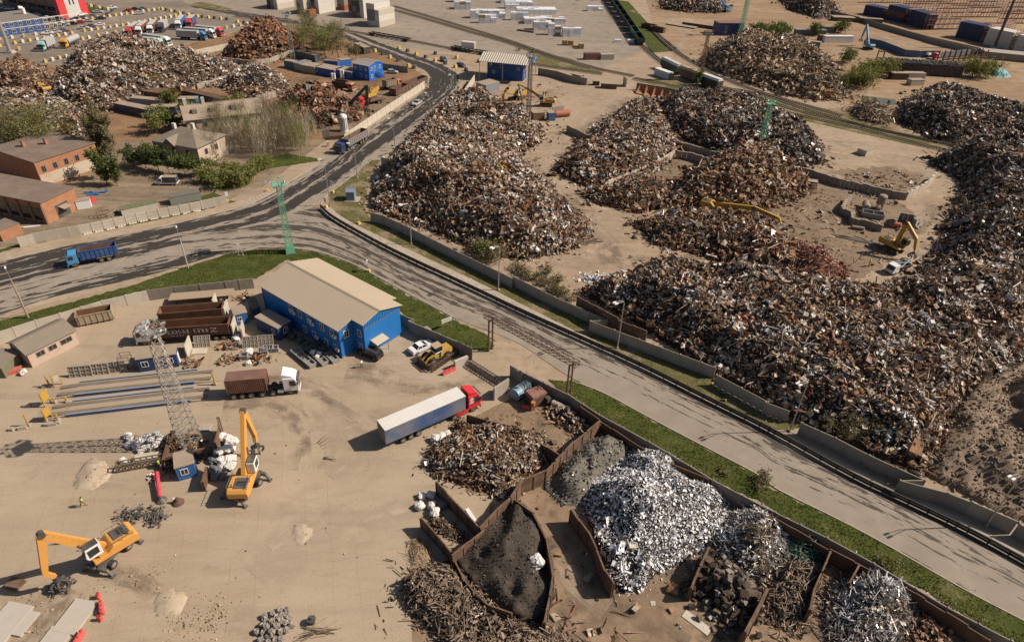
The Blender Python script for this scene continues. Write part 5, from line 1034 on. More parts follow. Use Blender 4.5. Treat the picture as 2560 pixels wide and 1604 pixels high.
hA,hB,hC = p1("@00 40 72"),p1("@00 585 180"),p1("@00 785 130")
hL,hD = (hB - hA).length,(hC - hB).length
m_glz = mat('glazed_grey',(.10,.095,.09),.35,0,.2)
hq = block('office_block','tall grey office block with bright red corner panels and a pale end wall','office block',hA,ang(hA,hB),hL,hD,24,m_glz,m_dkgrey,'flat',.2)
m_redp = mat('red_panel',(.62,.03,.04),.5)
MB().box((hL + .06,1.6,12),(.3,3.6,24)).box((hL + .06,hD - 1.6,12),(.3,3.6,24)).build('red_panel',m_redp,hq)
MB().box((hL - 1.2,-.06,12),(2.6,.3,24)).build('red_corner',m_redp,hq)
MB().box((hL + .05,hD / 2,12),(.26,hD - 7,24)).build('end_panel',mat('pale_panel_wall',(.55,.52,.49),.6),hq)
for k in (-.9,.9): MB().box((hL + .22,hD / 2 + k,12.5),(.1,.6,14)).build('strip_window',glass(),hq)
for i in range(5):
 MB().box((hL * (.12 + .17 * i),-.08,12),(.5,.25,24)).build('red_fin',m_redp,hq)
 for z in (4,8,12,16,20): MB().box((hL * (.205 + .17 * i),-.04,z),(hL * .13,.12,1.6)).build('strip_window',glass(),hq)
cabin('two storey navy modular office with white windows by the lorry park',"@00 -140 372","@00 430 292",22,5.6,mat('modular_blue',(.02,.075,.24),.5),mat('grey_membrane',(.19,.165,.14),.9,0,.5),[('n',5 + 3.4 * i,z,1.6,1.5) for i in range(9) for z in (1.6,4.3)],name='modular_office',cat='site office')
_mo = bpy.data.objects['modular_office']; MB().box((20,-.03,5.4),(40,.14,.25)).box((20,-.03,2.85),(40,.14,.2)).build('white_band',m_white,_mo)
MB().cyl((22,12,5.6),(22,12,8.2),.8,.8,10).cyl((22,12,8.2),(20.4,12,8.6),.7,.7,10).build('roof_vent',m_white,_mo)
# VEHICLES
m_tyre = m_black; m_rim = mat('wheel_rim',(.30,.28,.26),.5,.4,.4)
m_chas = mat('chassis_steel',(.06,.052,.046),.7,.1,.5)
m_orange = mat('machine_orange',(.60,.285,.06),.45,0,.35,(.45,.3,.16),.6)
m_yellow = mat('machine_yellow',(.46,.265,.04),.5,0,.35,(.35,.25,.14),.6)
m_hood = mat('hood_grey',(.085,.082,.08),.5,0,.3)
m_redl = mat('tail_red',(.45,.02,.02),.3)
m_head = mat('headlamp',(.7,.7,.68),.15)
def paint(n,c,d=.18,r=.4): return mat('paint_' + n,c,r,0,d,(.36,.29,.22),.5)
def wheel(root,x,y,r,w,n=14):
 o = MB().cyl((0,-w / 2,0),(0,w / 2,0),r,r,n).build('wheel',m_tyre,root); o.location = (x,y,r)
 s = 1 if y > 0 else -1
 MB().cyl((0,s * w * .5,0),(0,s * (w * .5 + .015),0),r * .6,r * .5,n).cyl((0,s * w * .5,0),(0,s * (w * .5 + .06),0),r * .2,r * .16,8).build('rim',m_rim,o); return o
def truck_cab(root,x,m,w=2.45,hb=.75,h=3.0,ln=2.1,fairing=True,m_trim=None,visor=True):
 """x = front bumper; cab extends backwards; hb = floor height, h = roof height above ground"""
 r = x - ln; hw = w / 2
 b = MB().prism([(r,hb),(x,hb),(x + .06,hb + .9),(x - .18,h - .45),(x - .45,h),(r,h)],-hw,hw,'y').build('cab',m,root); bevel(b,.06,2)
 MB().prism([(x + .045,hb + 1.02),(x + .075,hb + 1.0),(x - .15,h - .5),(x - .18,h - .5)],-hw + .14,hw - .14,'y').build('windscreen',glass(),root)
 for s in (-1,1):
  MB().prism([(x - .22,hb + 1.0),(x - 1.25,hb + 1.0),(x - 1.25,h - .42),(x - .42,h - .42)],s * hw,s * (hw + .015),'y').build('side_window',glass(),root)
  MB().box((x + .0,s * (hw + .16),hb + 1.55),(.14,.26,.6)).build('mirror',m_dkgrey,root)
  MB().box((x + .09,s * (hw - .35),.72),(.08,.42,.26)).build('headlight',m_head,root)
  MB().box((r + .9,s * (hw - .02),hb - .2),(1.0,.1,.5)).build('step',m_trim or m_dkgrey,root)
 MB().box((x + .04,0,.62),(.16,w,.46)).build('bumper',m_trim or m,root)
 MB().box((x + .07,0,hb + .5),(.06,w * .72,.6)).build('grille',m_dkgrey,root)
 if visor: MB().box((x + .06,0,h - .36),(.3,w - .3,.07),ry=.35).build('sun_visor',m_dkgrey,root)
 if fairing:
  MB().prism([(r + .05,h),(x - .5,h),(x - .8,h + .3),(r + .05,h + .78)],-hw + .15,hw - .15,'y').build('roof_fairing',m,root)
def chassis(root,x0,x1,axles,r=.5,z=.95,w=2.4,dual=True):
 MB().box(((x0 + x1) / 2,.42,z),(x1 - x0,.12,.26)).box(((x0 + x1) / 2,-.42,z),(x1 - x0,.12,.26)).box(((x0 + x1) / 2,0,z - .05),((x1 - x0) * .97,.5,.1)).build('chassis',m_chas,root)
 for a in axles:
  for s in (-1,1): wheel(root,a,s * (w / 2 - .18),r,.36 if not dual else .5)
 MB().cyl((x0 + 1.2,.95,z - .2),(x0 + 2.1,.95,z - .2),.3,.3,10)
def posed(name,label,cat,rear,front,group=None,at='mid'):
 a,b = p1(rear),p1(front); return thing(name,label,cat,((a + b) / 2) if at == 'mid' else (a if at == 'rear' else b),ang(a,b),group)
lr,lf = p1("@12 1200 1170"),p1("@12 2040 800"); AL = ang(lr,lf)
t = thing('articulated_lorry','long curtain sided lorry with a red cab, blue sides and a white roof','lorry',lr,AL)
m_curt = mat('blue_curtain',(.06,.105,.215),.5,0,.75,(.25,.235,.215),.22); m_wroof = mat('white_tarp_roof',(.66,.63,.58),.6,0,.3,(.48,.42,.35),.3)
bd = MB().box((6.8,0,2.6),(13.6,2.54,2.7)).build('trailer_body',m_curt,t)
rf = MB().box((6.8,0,4.0),(13.66,2.58,.1));
for i in range(22): rf.box((.3 + i * .63,0,4.05),(.04,2.5,.02))
rf.build('trailer_roof',m_wroof,t)
MB().box((-.04,0,2.6),(.1,2.5,2.66)).build('rear_doors',mat('rear_doors',(.16,.14,.13),.6,0,.4),t)
for i in range(12):
 for s in (-1,1): MB().box((.6 + i * 1.15,s * 1.28,1.2),(.09,.05,.35)).build('strap',m_dkgrey,t)
chassis(t,0,13.4,[2.7,4.0,5.3],.5,1.05)
chassis(t,10.6,16.0,[11.6],.52,.9); wheel(t,15.1,1.05,.52,.36); wheel(t,15.1,-1.05,.52,.36)
m_redc = paint('lorry_red',(.55,.025,.035),.08,.35); truck_cab(t,16.4,m_redc,2.5,.85,3.35,2.25)
for s in (-1,1): MB().box((13.0,s * 1.22,.75),(2.4,.06,.75)).build('side_skirt',m_redc,t)
wr = MB()
for k in range(7): wr.box((14.75 + rnd.uniform(-.1,.1),-1.265,3.0 - k * .17),(rnd.uniform(.45,.95),.02,.06))
wr.build('cab_lettering',m_white,t)['kind'] = 'stuff'
t = posed('container_lorry','white cabbed lorry carrying a brown freight container past the weighbridge','lorry',"@02 2170 700","@12 430 640",at='rear')
m_brc = mat('brown_container',(.115,.045,.03),.6,0,.35,(.3,.2,.15),.4,rib=(0,.28,.05)); m_brr = mat('brown_container_roof',(.17,.085,.065),.7,0,.4,(.3,.22,.17),.4)
MB().box((3.05,0,2.55),(6.06,2.44,2.55)).build('container',m_brc,t); MB().box((3.05,0,3.86),(6.0,2.4,.06)).build('container_roof',m_brr,t)
fr = MB()
for x in (.04,6.06):
 for s in (-1,1): fr.box((x,s * 1.2,2.55),(.12,.12,2.6))
fr.build('corner_post',m_brr,t)
chassis(t,-.1,10.4,[.8,2.1,3.4,5.2,6.8],.5,1.0); wheel(t,9.55,1.05,.52,.36); wheel(t,9.55,-1.05,.52,.36)
truck_cab(t,10.85,paint('cab_white',(.74,.72,.70),.08),2.5,.85,3.3,2.25)
for s in (-1,1): MB().cyl((7.6,s * 1.0,.8),(8.5,s * 1.0,.8),.33,.33,12).build('fuel_tank',m_galv,t)
t = posed('tipper_lorry','bright blue tipper lorry with an empty rusty inside driving on the main road','lorry',"@01 1130 905","@01 700 985",at='rear')
m_tip = mat('tipper_blue',(.03,.085,.24),.55,0,.35,(.2,.18,.2),.5)
def tub(root,x0,x1,w,z0,z1,m,mi=None,ribs=0,name='tipper_body',th=.09):
 b = MB(); b.box(((x0 + x1) / 2,0,z0 + .06),(x1 - x0,w,.12))
 for s in (-1,1): b.box(((x0 + x1) / 2,s * (w / 2 - th / 2),(z0 + z1) / 2),(x1 - x0,th,z1 - z0))
 for x in (x0 + th / 2,x1 - th / 2): b.box((x,0,(z0 + z1) / 2 + .05),(th,w,z1 - z0 + .1))
 for s in (-1,1): b.box(((x0 + x1) / 2,s * w / 2,z1),(x1 - x0 + .1,.16,.14))
 for i in range(ribs):
  for s in (-1,1): b.box((x0 + (i + .5) * (x1 - x0) / ribs,s * (w / 2 + .04),(z0 + z1) / 2),(.12,.1,z1 - z0))
 o = b.build(name,m,root)
 if mi:
  i_ = MB(); i_.box(((x0 + x1) / 2,0,z0 + .15),(x1 - x0 - .2,w - .2,.05))
  for s in (-1,1): i_.box(((x0 + x1) / 2,s * (w / 2 - th - .02),(z0 + z1) / 2),(x1 - x0 - .2,.03,z1 - z0 - .1))
  for x in (x0 + th + .02,x1 - th - .02): i_.box((x,0,(z0 + z1) / 2),(.03,w - .2,z1 - z0 - .1))
  i_.build('inner_lining',mi,o)
 return o
tub(t,0,6.9,2.5,1.25,3.2,m_tip,m_rustw,8); chassis(t,0,8.2,[1.9,3.3],.52,.95); wheel(t,8.0,1.05,.52,.36); wheel(t,8.0,-1.05,.52,.36)
truck_cab(t,9.3,paint('sky_blue',(.05,.27,.55),.25),2.45,.75,2.95,2.0,False)
for s in (-1,1): MB().box((2.6,s * 1.05,1.15),(3.0,.5,.06)).build('mudguard',mat('tan_guard',(.42,.36,.27),.7),t)
t = posed('scrap_trailer_lorry','white cabbed lorry with a long rusty open topped trailer marked in white lettering','lorry',"@s 585 838","@s 345 855",at='rear')
m_corr = mat('rust_corrugated',(.11,.05,.032),.8,0,.5,(.24,.12,.07),.6); m_corr_i = mat('rust_corrugated_inside',(.18,.085,.045),.85,0,.5,(.30,.17,.1),.6)
tub(t,.2,13.0,2.5,1.3,3.4,m_corr,m_corr_i,36,'trailer_body'); chassis(t,0,13,[1.4,2.7],.52,1.05); chassis(t,10.5,15.5,[11.5],.5,.9); wheel(t,14.6,1.05,.5,.36); wheel(t,14.6,-1.05,.5,.36)
truck_cab(t,15.8,paint('dirty_white',(.6,.585,.57),.3),2.5,.85,3.2,2.2)
lt = MB()
for k in range(11):
 if k == 6: continue
 x = 10.2 - k * .62
 for q in range(3): lt.box((x + rnd.uniform(-.12,.12),1.325,2.75 - q * .3),(.36,.02,.1));
 lt.box((x - .15,1.325,2.45),(.09,.02,.62));
for k in range(5): lt.box((9.9 - k * .5,1.325,1.7),(.3,.02,.12))
lt.bar((2.2,1.326,2.8),(3.3,1.326,2.8),.02,.1).bar((2.2,1.326,2.8),(3.2,1.326,2.05),.02,.1).bar((2.1,1.326,2.05),(3.3,1.326,2.05),.02,.1)
lt.build('white_lettering',m_white,t)['kind'] = 'stuff'
t2 = posed('scrap_container','empty rusty corrugated open container parked behind the lettered trailer','container',"@s 565 795","@s 390 810",at='rear')
tub(t2,0,11.0,2.4,.5,2.9,m_corr,m_corr_i,32,'container_body')
MB().box((5.5,0,.3),(10.8,1.6,.5)).build('skid',m_chas,t2)
t3 = posed('scrap_container','rusty open hopper with pale ribbed side by the panel fence','container',"@01 745 1540","@01 1100 1470",at='rear')
tub(t3,0,5.8,2.4,.3,2.2,mat('pale_rib',(.36,.3,.2),.8,0,.5,(.2,.12,.08)),m_corr_i,6,'container_body')
t4 = posed('flat_trailer','dusty empty flat trailer parked along the darker panel wall','trailer',"@01 2200 1290","@01 1720 1330",at='rear')
MB().box((5.5,0,1.25),(11.5,2.5,.14)).build('deck',mat('dusty_deck',(.34,.25,.17),.9,0,.4),t4); chassis(t4,0,11,[2,3.3],.5,1.0); MB().box((10.2,.7,.5),(.15,.15,1.0)).box((10.2,-.7,.5),(.15,.15,1.0)).build('landing_leg',m_chas,t4)
t = posed('tipper_lorry','dark blue tractor pulling a long grey tipper trailer down the upper road','lorry',"@10 1030 1310","@10 700 1500",at='rear')
tub(t,0,10.5,2.5,1.2,3.2,mat('grey_tipper',(.22,.2,.19),.6,0,.5),m_rustw,12,'trailer_body'); MB().box((10.46,0,2.2),(.16,2.56,2.2)).build('front_board',m_tip,t)
chassis(t,0,10.5,[1.5,2.8,4.1],.5,.95); chassis(t,8.5,13.6,[9.4,10.7],.5,.9); wheel(t,12.9,1.05,.5,.36); wheel(t,12.9,-1.05,.5,.36); truck_cab(t,14.2,paint('night_blue',(.025,.04,.11),.15),2.45,.8,3.0,2.1,False)
def car(label,rear,front,m,kind='sedan',group=None,detail=True,name='car'):
 t = posed(name,label,'car',rear,front,group); L = {'sedan': 4.7,'suv': 4.7,'hatch': 4.1,'van': 5.2}[kind]; w = 1.82; h = {'sedan': 1.45,'suv': 1.72,'hatch': 1.5,'van': 2.1}[kind]; x0 = -L / 2
 P = {'sedan': [(0,.32),(L,.32),(L,.72),(L - .12,.84),(L * .72,.98),(L * .16,1.02),(.08,.95),(0,.6)],
 'suv': [(0,.35),(L,.35),(L,.85),(L - .15,1.0),(L * .73,1.1),(L * .05,1.12),(0,.7)],
 'hatch': [(0,.32),(L,.32),(L,.75),(L - .12,.88),(L * .75,.98),(L * .06,1.0),(0,.6)],
 'van': [(0,.35),(L,.35),(L,.95),(L - .5,1.15),(L * .83,1.2),(0,1.2)]}[kind]
 b = MB().prism([(x0 + a,z) for a,z in P],-w / 2,w / 2,'y').build('body',m,t); bevel(b,.07,2)
 z0 = P[4][1] - .05
 if kind == 'sedan': C = [(L * .17,z0),(L * .735,z0),(L * .55,h),(L * .30,h)]
 elif kind == 'suv': C = [(L * .03,z0),(L * .735,z0),(L * .57,h),(L * .10,h)]
 elif kind == 'hatch': C = [(L * .04,z0),(L * .76,z0),(L * .57,h),(L * .12,h)]
 else: C = [(0.02,z0),(L * .86,z0),(L * .74,h),(.05,h)]
 cabv = [];
 for y,k in ((-w / 2 + .06,0),(w / 2 - .06,0)): pass
 n = len(C); tp = .16
 vs = [(x0 + a,(-w / 2 + .05) + (tp if z > z0 + .1 else 0),z) for a,z in C] + [(x0 + a,(w / 2 - .05) - (tp if z > z0 + .1 else 0),z) for a,z in C]
 gl = MB().add(vs,[tuple(range(n - 1,-1,-1)),tuple(range(n,2 * n))] + [(i,(i + 1) % n,n + (i + 1) % n,n + i) for i in range(n)]).build('windows',glass(),t)
 ra,rb = C[3][0],C[2][0]; rr = MB().prism([(x0 + ra - .03,h - .06),(x0 + rb + .03,h - .06),(x0 + rb - .06,h + .035),(x0 + ra + .06,h + .035)],-w / 2 + .19,w / 2 - .19,'y')
 mx = x0 + (ra + rb) / 2
 for s in (-1,1):
  for xb,xt in ((C[0][0] + .05,C[3][0]),((C[0][0] + C[1][0]) / 2 - .1,(ra + rb) / 2 - .05),(C[1][0] - .04,C[2][0])): rr.bar((x0 + xb,s * (w / 2 - .045),z0),(x0 + xt,s * (w / 2 - .2),h),.09)
 rr.build('roof',m,t)
 for x in (x0 + L * .19,x0 + L * .81):
  for s in (-1,1): wheel(t,x,s * (w / 2 - .08),.33,.22,12)
 if detail:
  for s in (-1,1): MB().box((x0 + L - .02,s * .62,.68),(.08,.36,.14)).build('headlight',m_head,t); MB().box((x0 + .0,s * .66,.82),(.06,.34,.16)).build('tail_light',m_redl,t)
 return t
m_cw = paint('car_white',(.72,.71,.70),.05,.25); m_cb = paint('car_black',(.015,.015,.016),.1,.2); m_cs = paint('car_silver',(.42,.42,.42),.1,.3); m_cg = paint('car_grey',(.13,.13,.14),.1,.25); m_cr = paint('car_red',(.35,.02,.02),.1,.3); m_cn = paint('car_navy',(.03,.05,.11),.1,.25)
car('white saloon car parked beside the yellow wheel loader',"@12 1450 320","@12 1670 220",m_cw)
car('black estate car with its door side to the blue office wing',"@12 1175 365","@12 985 290",m_cb,'suv')
car('silver saloon driving down the upper road',"@10 1560 960","@10 1475 1015",m_cs)
car('silver car parked at the two storey site office',"@10 1240 690","@10 1335 695",m_cs,'hatch'); car('black car parked behind the silver car at the site office',"@10 1300 660","@10 1390 670",m_cb)
car('black estate waiting by the yellow black blocks of the bend',"@10 1740 560","@10 1800 595",m_cg,'suv'); car('dark blue hatchback nearest the weighing house',"@10 1895 620","@10 1975 640",m_cn,'hatch')
t = posed('light_lorry','small white light lorry with a dark tarpaulin in the house yard','light lorry',"@01 1685 225","@01 1480 225"); MB().box((-.9,0,1.45),(3.4,2.0,1.5),top=(1,.85)).build('tarpaulin',mat('dark_tarp',(.05,.05,.065),.7,0,.3),t); MB().box((-.9,0,2.23),(3.3,1.6,.05)).build('tarpaulin_top',mat('dusty_tarp',(.33,.26,.18),.9),t)
MB().box((-.9,0,.62),(3.6,2.05,.22)).build('flatbed',m_white,t); b = MB().prism([(.85,.4),(2.75,.4),(2.75,.95),(2.0,1.2),(1.55,2.05),(.85,2.1)],-.95,.95,'y').build('cab',m_white,t); bevel(b,.06)
MB().prism([(2.05,1.22),(2.08,1.2),(1.62,2.0),(1.58,2.0)],-.8,.8,'y').build('windscreen',glass(),t)
for s in (-1,1): MB().prism([(1.0,1.2),(1.85,1.2),(1.5,1.9),(1.0,1.9)],s * .95,s * .965,'y').build('side_window',glass(),t)
for x in (-1.6,1.95):
 for s in (-1,1): wheel(t,x,s * .9,.34,.24)
def parklorry(label,rear,front,mc,mb,kind='box',L=13,group='lorries in the lorry park',bh=2.7,bw=2.5):
 t = posed('parked_lorry',label,'lorry',rear,front,group,at='front'); x = -.3 - 2.2 - .5
 if kind == 'box': MB().box((x - L / 2,0,1.2 + bh / 2),(L,bw,bh)).build('trailer_body',mb,t); MB().box((x - L / 2,0,1.23 + bh),(L,bw,.06)).build('trailer_roof',mat('park_roof',(.5,.47,.43),.6),t)
 elif kind == 'tank': MB().cyl((x - L,0,2.3),(x,0,2.3),1.15,1.15,16).box((x - L / 2,0,3.45),(L * .8,.5,.1)).build('tank',mb,t)
 elif kind == 'cont': MB().box((x - L * .5,0,2.6),(L * .95,2.44,2.6)).build('container',mb,t)
 if kind == 'none': chassis(t,-5.5,-.3,[-4.4],.5,.9)
 else: chassis(t,x - L,-.3,[x - L + 2,x - L + 3.3,x - L + 4.6,-3.6],.5,1.0)
 wheel(t,-1.3,1.05,.5,.36); wheel(t,-1.3,-1.05,.5,.36); truck_cab(t,0,mc,2.45,.8,3.1,2.1); return t
m_pgr = mat('parked_grey_box',(.36,.36,.35),.6,0,.2); m_prd = mat('parked_maroon_box',(.15,.055,.045),.6,0,.3); m_pbl = mat('parked_blue_box',(.02,.11,.33),.5,0,.2); m_pnb = mat('parked_navy_box',(.05,.08,.2),.5,0,.2)
W_,R_,O_,B_,N_,T_ = paint('pw',(.7,.69,.67)),paint('pr',(.55,.04,.05)),paint('po',(.65,.3,.04)),paint('pb',(.05,.22,.48)),paint('pn',(.06,.055,.1)),paint('pt',(.3,.5,.45))
for lb,a,b,mc,mb,k,L in [
 ('white cabbed lorry with a grey box body, alone at the left of the lorry park',"@00 500 440","@00 395 490",T_,m_pgr,'box',7),('orange cabbed grey tanker lorry',"@00 750 395","@00 605 462",O_,m_pgr,'tank',9),
 ('red cabbed lorry with a maroon box, first of the parked row',"@00 1320 285","@00 1215 355",R_,m_prd,'box',11),('white and red cabbed lorry with a maroon box',"@00 1400 270","@00 1310 345",W_,m_prd,'box',11),('white cabbed lorry with a maroon box',"@00 1480 260","@00 1420 332",W_,m_prd,'box',11),('dark cabbed lorry with a pale grey box',"@00 1580 260","@00 1515 312",N_,m_pgr,'box',7),
 ('white cabbed lorry with a bright blue box',"@00 1740 215","@00 1685 285",W_,m_pbl,'box',11),('red cabbed lorry with a dark blue box',"@00 1840 215","@00 1785 270",R_,m_pnb,'box',9),
 ('green and white cabbed lorry with a grey container below the maroon row',"@00 1250 430","@00 1545 455",T_,m_pgr,'cont',11),('white cabbed lorry with a grey container behind the green one',"@00 1340 400","@00 1610 440",W_,m_pgr,'cont',11),
 ('blue cabbed lorry with a grey container',"@00 1690 370","@00 1950 382",B_,m_pgr,'cont',10),('white cabbed lorry with a grey container next to the blue one',"@00 1770 345","@00 2030 362",W_,m_pgr,'cont',11),('red cabbed lorry with a grey container at the right of the park',"@00 1850 322","@00 2105 348",R_,m_pgr,'cont',11)]:
 parklorry(lb,a,b,mc,mb,k,L)
t = posed('tipper_lorry','orange cabbed rusty tipper beside the long open wagon bodies','lorry',"@10 1215 850","@10 1350 815",at='rear'); tub(t,0,5,2.5,1.2,3.4,mat('grey_tan_tipper',(.25,.2,.14),.8,0,.4),m_rustw,5); chassis(t,0,7,[1.2,2.5],.5); wheel(t,6.2,1.05,.5,.36); wheel(t,6.2,-1.05,.5,.36); truck_cab(t,7.3,paint('oc',(.6,.17,.06),.3),2.45,.8,2.9,1.9,False)
t = posed('tipper_lorry','old tipper with a faded orange cab beside the red steel heap','lorry',"@10 740 840","@10 945 865",at='rear'); tub(t,0,5.5,2.5,1.2,3.2,m_rustd,m_rustd,5); chassis(t,0,7.4,[1.2,2.5],.5); wheel(t,6.6,1.05,.5,.36); wheel(t,6.6,-1.05,.5,.36); truck_cab(t,7.9,paint('oc2',(.5,.2,.1),.4),2.45,.8,2.9,1.9,False)
t = posed('flatbed_lorry','red cabbed flatbed lorry under the blue black grab crane','lorry',"@10 1190 960","@10 960 1010",at='front'); chassis(t,-11,-.3,[-9,-7.7,-3.5],.5); MB().box((-6.8,0,1.25),(8.2,2.4,.14)).build('deck',m_rustw,t); wheel(t,-1.3,1.05,.5,.36); wheel(t,-1.3,-1.05,.5,.36); truck_cab(t,0,R_,2.45,.8,3.1,2.1,False)
t = posed('pickup_lorry','white cabbed light lorry loaded with scrap under the orange grab','light lorry',"@31 1290 1020","@31 1130 1070",at='front'); tub(t,-5.6,-2.1,2.1,.9,1.6,m_rustd,None,4); b = MB().prism([(-1.9,.5),(0,.5),(.05,1.2),(-.35,2.15),(-1.9,2.2)],-1.0,1.0,'y').build('cab',W_,t); MB().prism([(.06,1.22),(.09,1.2),(-.28,2.0),(-.33,2.0)],-.85,.85,'y').build('windscreen',glass(),t)
for x in (-4.4,-.9):
 for s in (-1,1): wheel(t,x,s * .9,.38,.26)
MB().box((-4.5,.3,1.75),(5.5,.2,.12),rz=.25,ry=.06).box((-3.8,-.4,1.7),(3.4,.3,.1),rz=-.3).build('load',mat('blue_pipe2',(.2,.35,.5),.5),t)
# MACHINES
def armpt(C,D,s,minz=.5):
 """survey point -> (distance along the arm plane, height)"""
 px = None; m_,x,y = s[1:].split(); x = float(x); y = float(y)
 px = (x,y) if m_ == 's' else ((x * 1.0609,y * 1.0609) if m_ == 'f' else (640 * int(m_[0]) + x * K,401 * int(m_[1]) + y * K))
 d = _f + CR * ((px[0] - W0 / 2) / FOC) - CU * ((px[1] - H0 / 2) / FOC); o = Vector((0,0,CAMH)); n = Vector((-D.y,D.x,0))
 k = (C - o).dot(n) / d.dot(n); q = o + d * k; return ((q - C).dot(D),max(q.z,minz))
def beam(pts,ws,th,m,name,root):
 """box beam in the x-z plane through pts with depths ws"""
 top = []; bot = []
 for i,p in enumerate(pts):
  a = Vector(pts[max(i - 1,0)]); c = Vector(pts[min(i + 1,len(pts) - 1)]); d = (c - a).normalized(); nn = Vector((-d.y,d.x)) * ws[i] / 2
  top.append((p[0] + nn.x,p[1] + nn.y)); bot.append((p[0] - nn.x,p[1] - nn.y))
 b = MB()
 for i in range(len(pts) - 1): b.prism([top[i],top[i + 1],bot[i + 1],bot[i]],-th / 2,th / 2,'y')
 return b.build(name,m,root)
def grab(root,x,z,m,sc=1.0,n=5,open_=.5):
 g = MB().cyl((x,0,z),(x,0,z - .7 * sc),.12 * sc,.16 * sc,8).cyl((x,0,z - .6 * sc),(x,0,z - 1.0 * sc),.34 * sc,.4 * sc,10).build('grab_head',m,root)
 for i in range(n):
  a = 2 * pi * i / n; pr = [(0.35,-.95),(.7 + open_ * .35,-1.25),(.75 + open_ * .3,-1.6),(.3 + open_ * .5,-2.05)]
  b = MB(); q = [(x + r * cos(a) * sc,r * sin(a) * sc,z + h * sc) for r,h in pr]
  for u,v in zip(q[:-1],q[1:]): b.bar(u,v,.2 * sc,.26 * sc)
  b.build('grab_tine',m,root)
def handler(label,base,aim,boom,stick,m,tracks=False,swing=0.0,cabm=None,lift=.9,tip=None,grabn=5,w=2.7,house=5.2,load=None,hoodm=None,name='material_handler',under=0.0,sc=1.0,cabside=1,blade=True):
 C = p1(base); T = p1(aim); D = (T - C).normalized(); root = thing(name,label,'material handler' if name == 'material_handler' else 'excavator',C,atan2(D.y,D.x))
 u = under - 0
 if tracks:
  for s in (-1,1):
   b = MB().prism([(-2.2,.35),(-1.9,0),(1.9,0),(2.2,.35),(2.1,.8),(1.8,.95),(-1.8,.95),(-2.1,.8)],s * 1.25 - .3,s * 1.25 + .3,'y'); o = b.build('track',m_chas,root); o.rotation_euler = (0,0,u)
  o = MB().box((0,0,.75),(2.2,2.2,.5)).cyl((0,0,.9),(0,0,1.25),.85,.85,14).build('undercarriage',m_chas,root); o.rotation_euler = (0,0,u)
 else:
  uc = bpy.data.objects.new('undercarriage',None);
  b = MB().box((0,0,.95),(4.6,1.5,.55)).cyl((0,0,1.1),(0,0,1.45),.95,.95,14); o = b.build('undercarriage',m_hood,root); o.rotation_euler = (0,0,u)
  for x in (-1.35,1.35):
   for s in (-1,1):
    q = wheel(o,x,s * 1.05,.55,.55); q.name = 'wheel'
  for x in (-2.5,2.5):
   for s in (-1,1): MB().prism([(x - .2,1.2),(x + .2,1.2),(x + .2,.75),(x - .2,.75)],s * .2,s * 1.3,'y').bar((x,s * 1.3,1.1),(x,s * 1.85,.18),.3).box((x,s * 1.9,.08),(.6,.5,.14)).build('outrigger',m_hood,o)
 z = 1.45 if not tracks else 1.25
 hs = MB().prism([(-house * .58,z + .1),(house * .42,z + .1),(house * .42,z + .5),(house * .1,z + .75),(-house * .05,z + 1.45),(-house * .52,z + 1.5),(-house * .6,z + 1.1)],-w / 2,w / 2,'y').build('upper_body',m,root); bevel(hs,.1,2)
 MB().box((-house * .3,-.25,z + 1.53),(house * .36,w * .62,.1)).build('engine_hood',hoodm or m_hood,root)
 for q in (-.35,.1): MB().box((-house * .3 + q,-.25,z + 1.6),(.28,w * .4,.06)).build('vent',m_black,root)
 MB().cyl((-house * .42,w * .3,z + 1.4),(-house * .42,w * .3,z + 2.0),.08,.08,8).build('exhaust',m_dkgrey,root)
 for s in (-1,1): rl = MB(); rl.bar((-house * .52,s * w * .48,z + 1.95),(0,s * w * .48,z + 1.95),.05); [rl.bar((x,s * w * .48,z + 1.4),(x,s * w * .48,z + 1.95),.05) for x in (-house * .5,-house * .25,0)]; rl.build('handrail',m_steel,root)
 cx,cy,cz = house * .34,cabside * (w / 2 - .45),z + .6 + lift
 cbn = MB().prism([(cx - .9,cz),(cx + .75,cz),(cx + .95,cz + .5),(cx + .75,cz + 1.75),(cx - .9,cz + 1.8)],cy - .55,cy + .55,'y').build('cab',cabm or W_,root); bevel(cbn,.07,2)
 MB().prism([(cx + .84,cz + .35),(cx + .99,cz + .55),(cx + .81,cz + 1.62),(cx + .7,cz + 1.6)],cy - .48,cy + .48,'y').build('cab_window',glass(),cbn)
 for s in (-1,1): MB().prism([(cx - .6,cz + .5),(cx + .6,cz + .35),(cx + .62,cz + 1.5),(cx - .6,cz + 1.55)],cy + s * .55,cy + s * .565,'y').build('cab_window',glass(),cbn)
 MB().box((cx - .05,cy,cz + 1.86),(1.5,1.0,.08)).build('roof_guard',m_dkgrey,cbn)
 if lift > .3: MB().bar((cx - .6,cy,z + .5),(cx - .3,cy,cz),.3).bar((cx + .2,cy,z + .5),(cx + .5,cy,cz),.22).build('cab_riser',m,root)
 bp = [(house * .12,z + .9)] + [armpt(C,D,s) for s in boom]
 if abs(bp[1][0]) > 60 or bp[1][1] > 40: print('boom?',label,bp)
 ws = [1.0,1.15] + [.8] * 6 if len(bp) > 2 else [1.25,.85]
 bo = beam(bp,ws[:len(bp)],.55,m,'boom',root)
 hz = MB()
 for k in range(10):
  q = Vector(bp[-2]).lerp(Vector(bp[-1]),k / 10); hz.box((q.x,0,q.y + .42),(.06,.6,.06))
 a,b2 = Vector(bp[0 if len(bp) == 2 else -2]),Vector(bp[-1]); hz.bar((a.x,.22,a.y + .48),(b2.x,.22,b2.y + .4),.07).bar((a.x,-.22,a.y + .48),(b2.x,-.22,b2.y + .4),.07).build('hydraulic_hoses',m_black,bo)
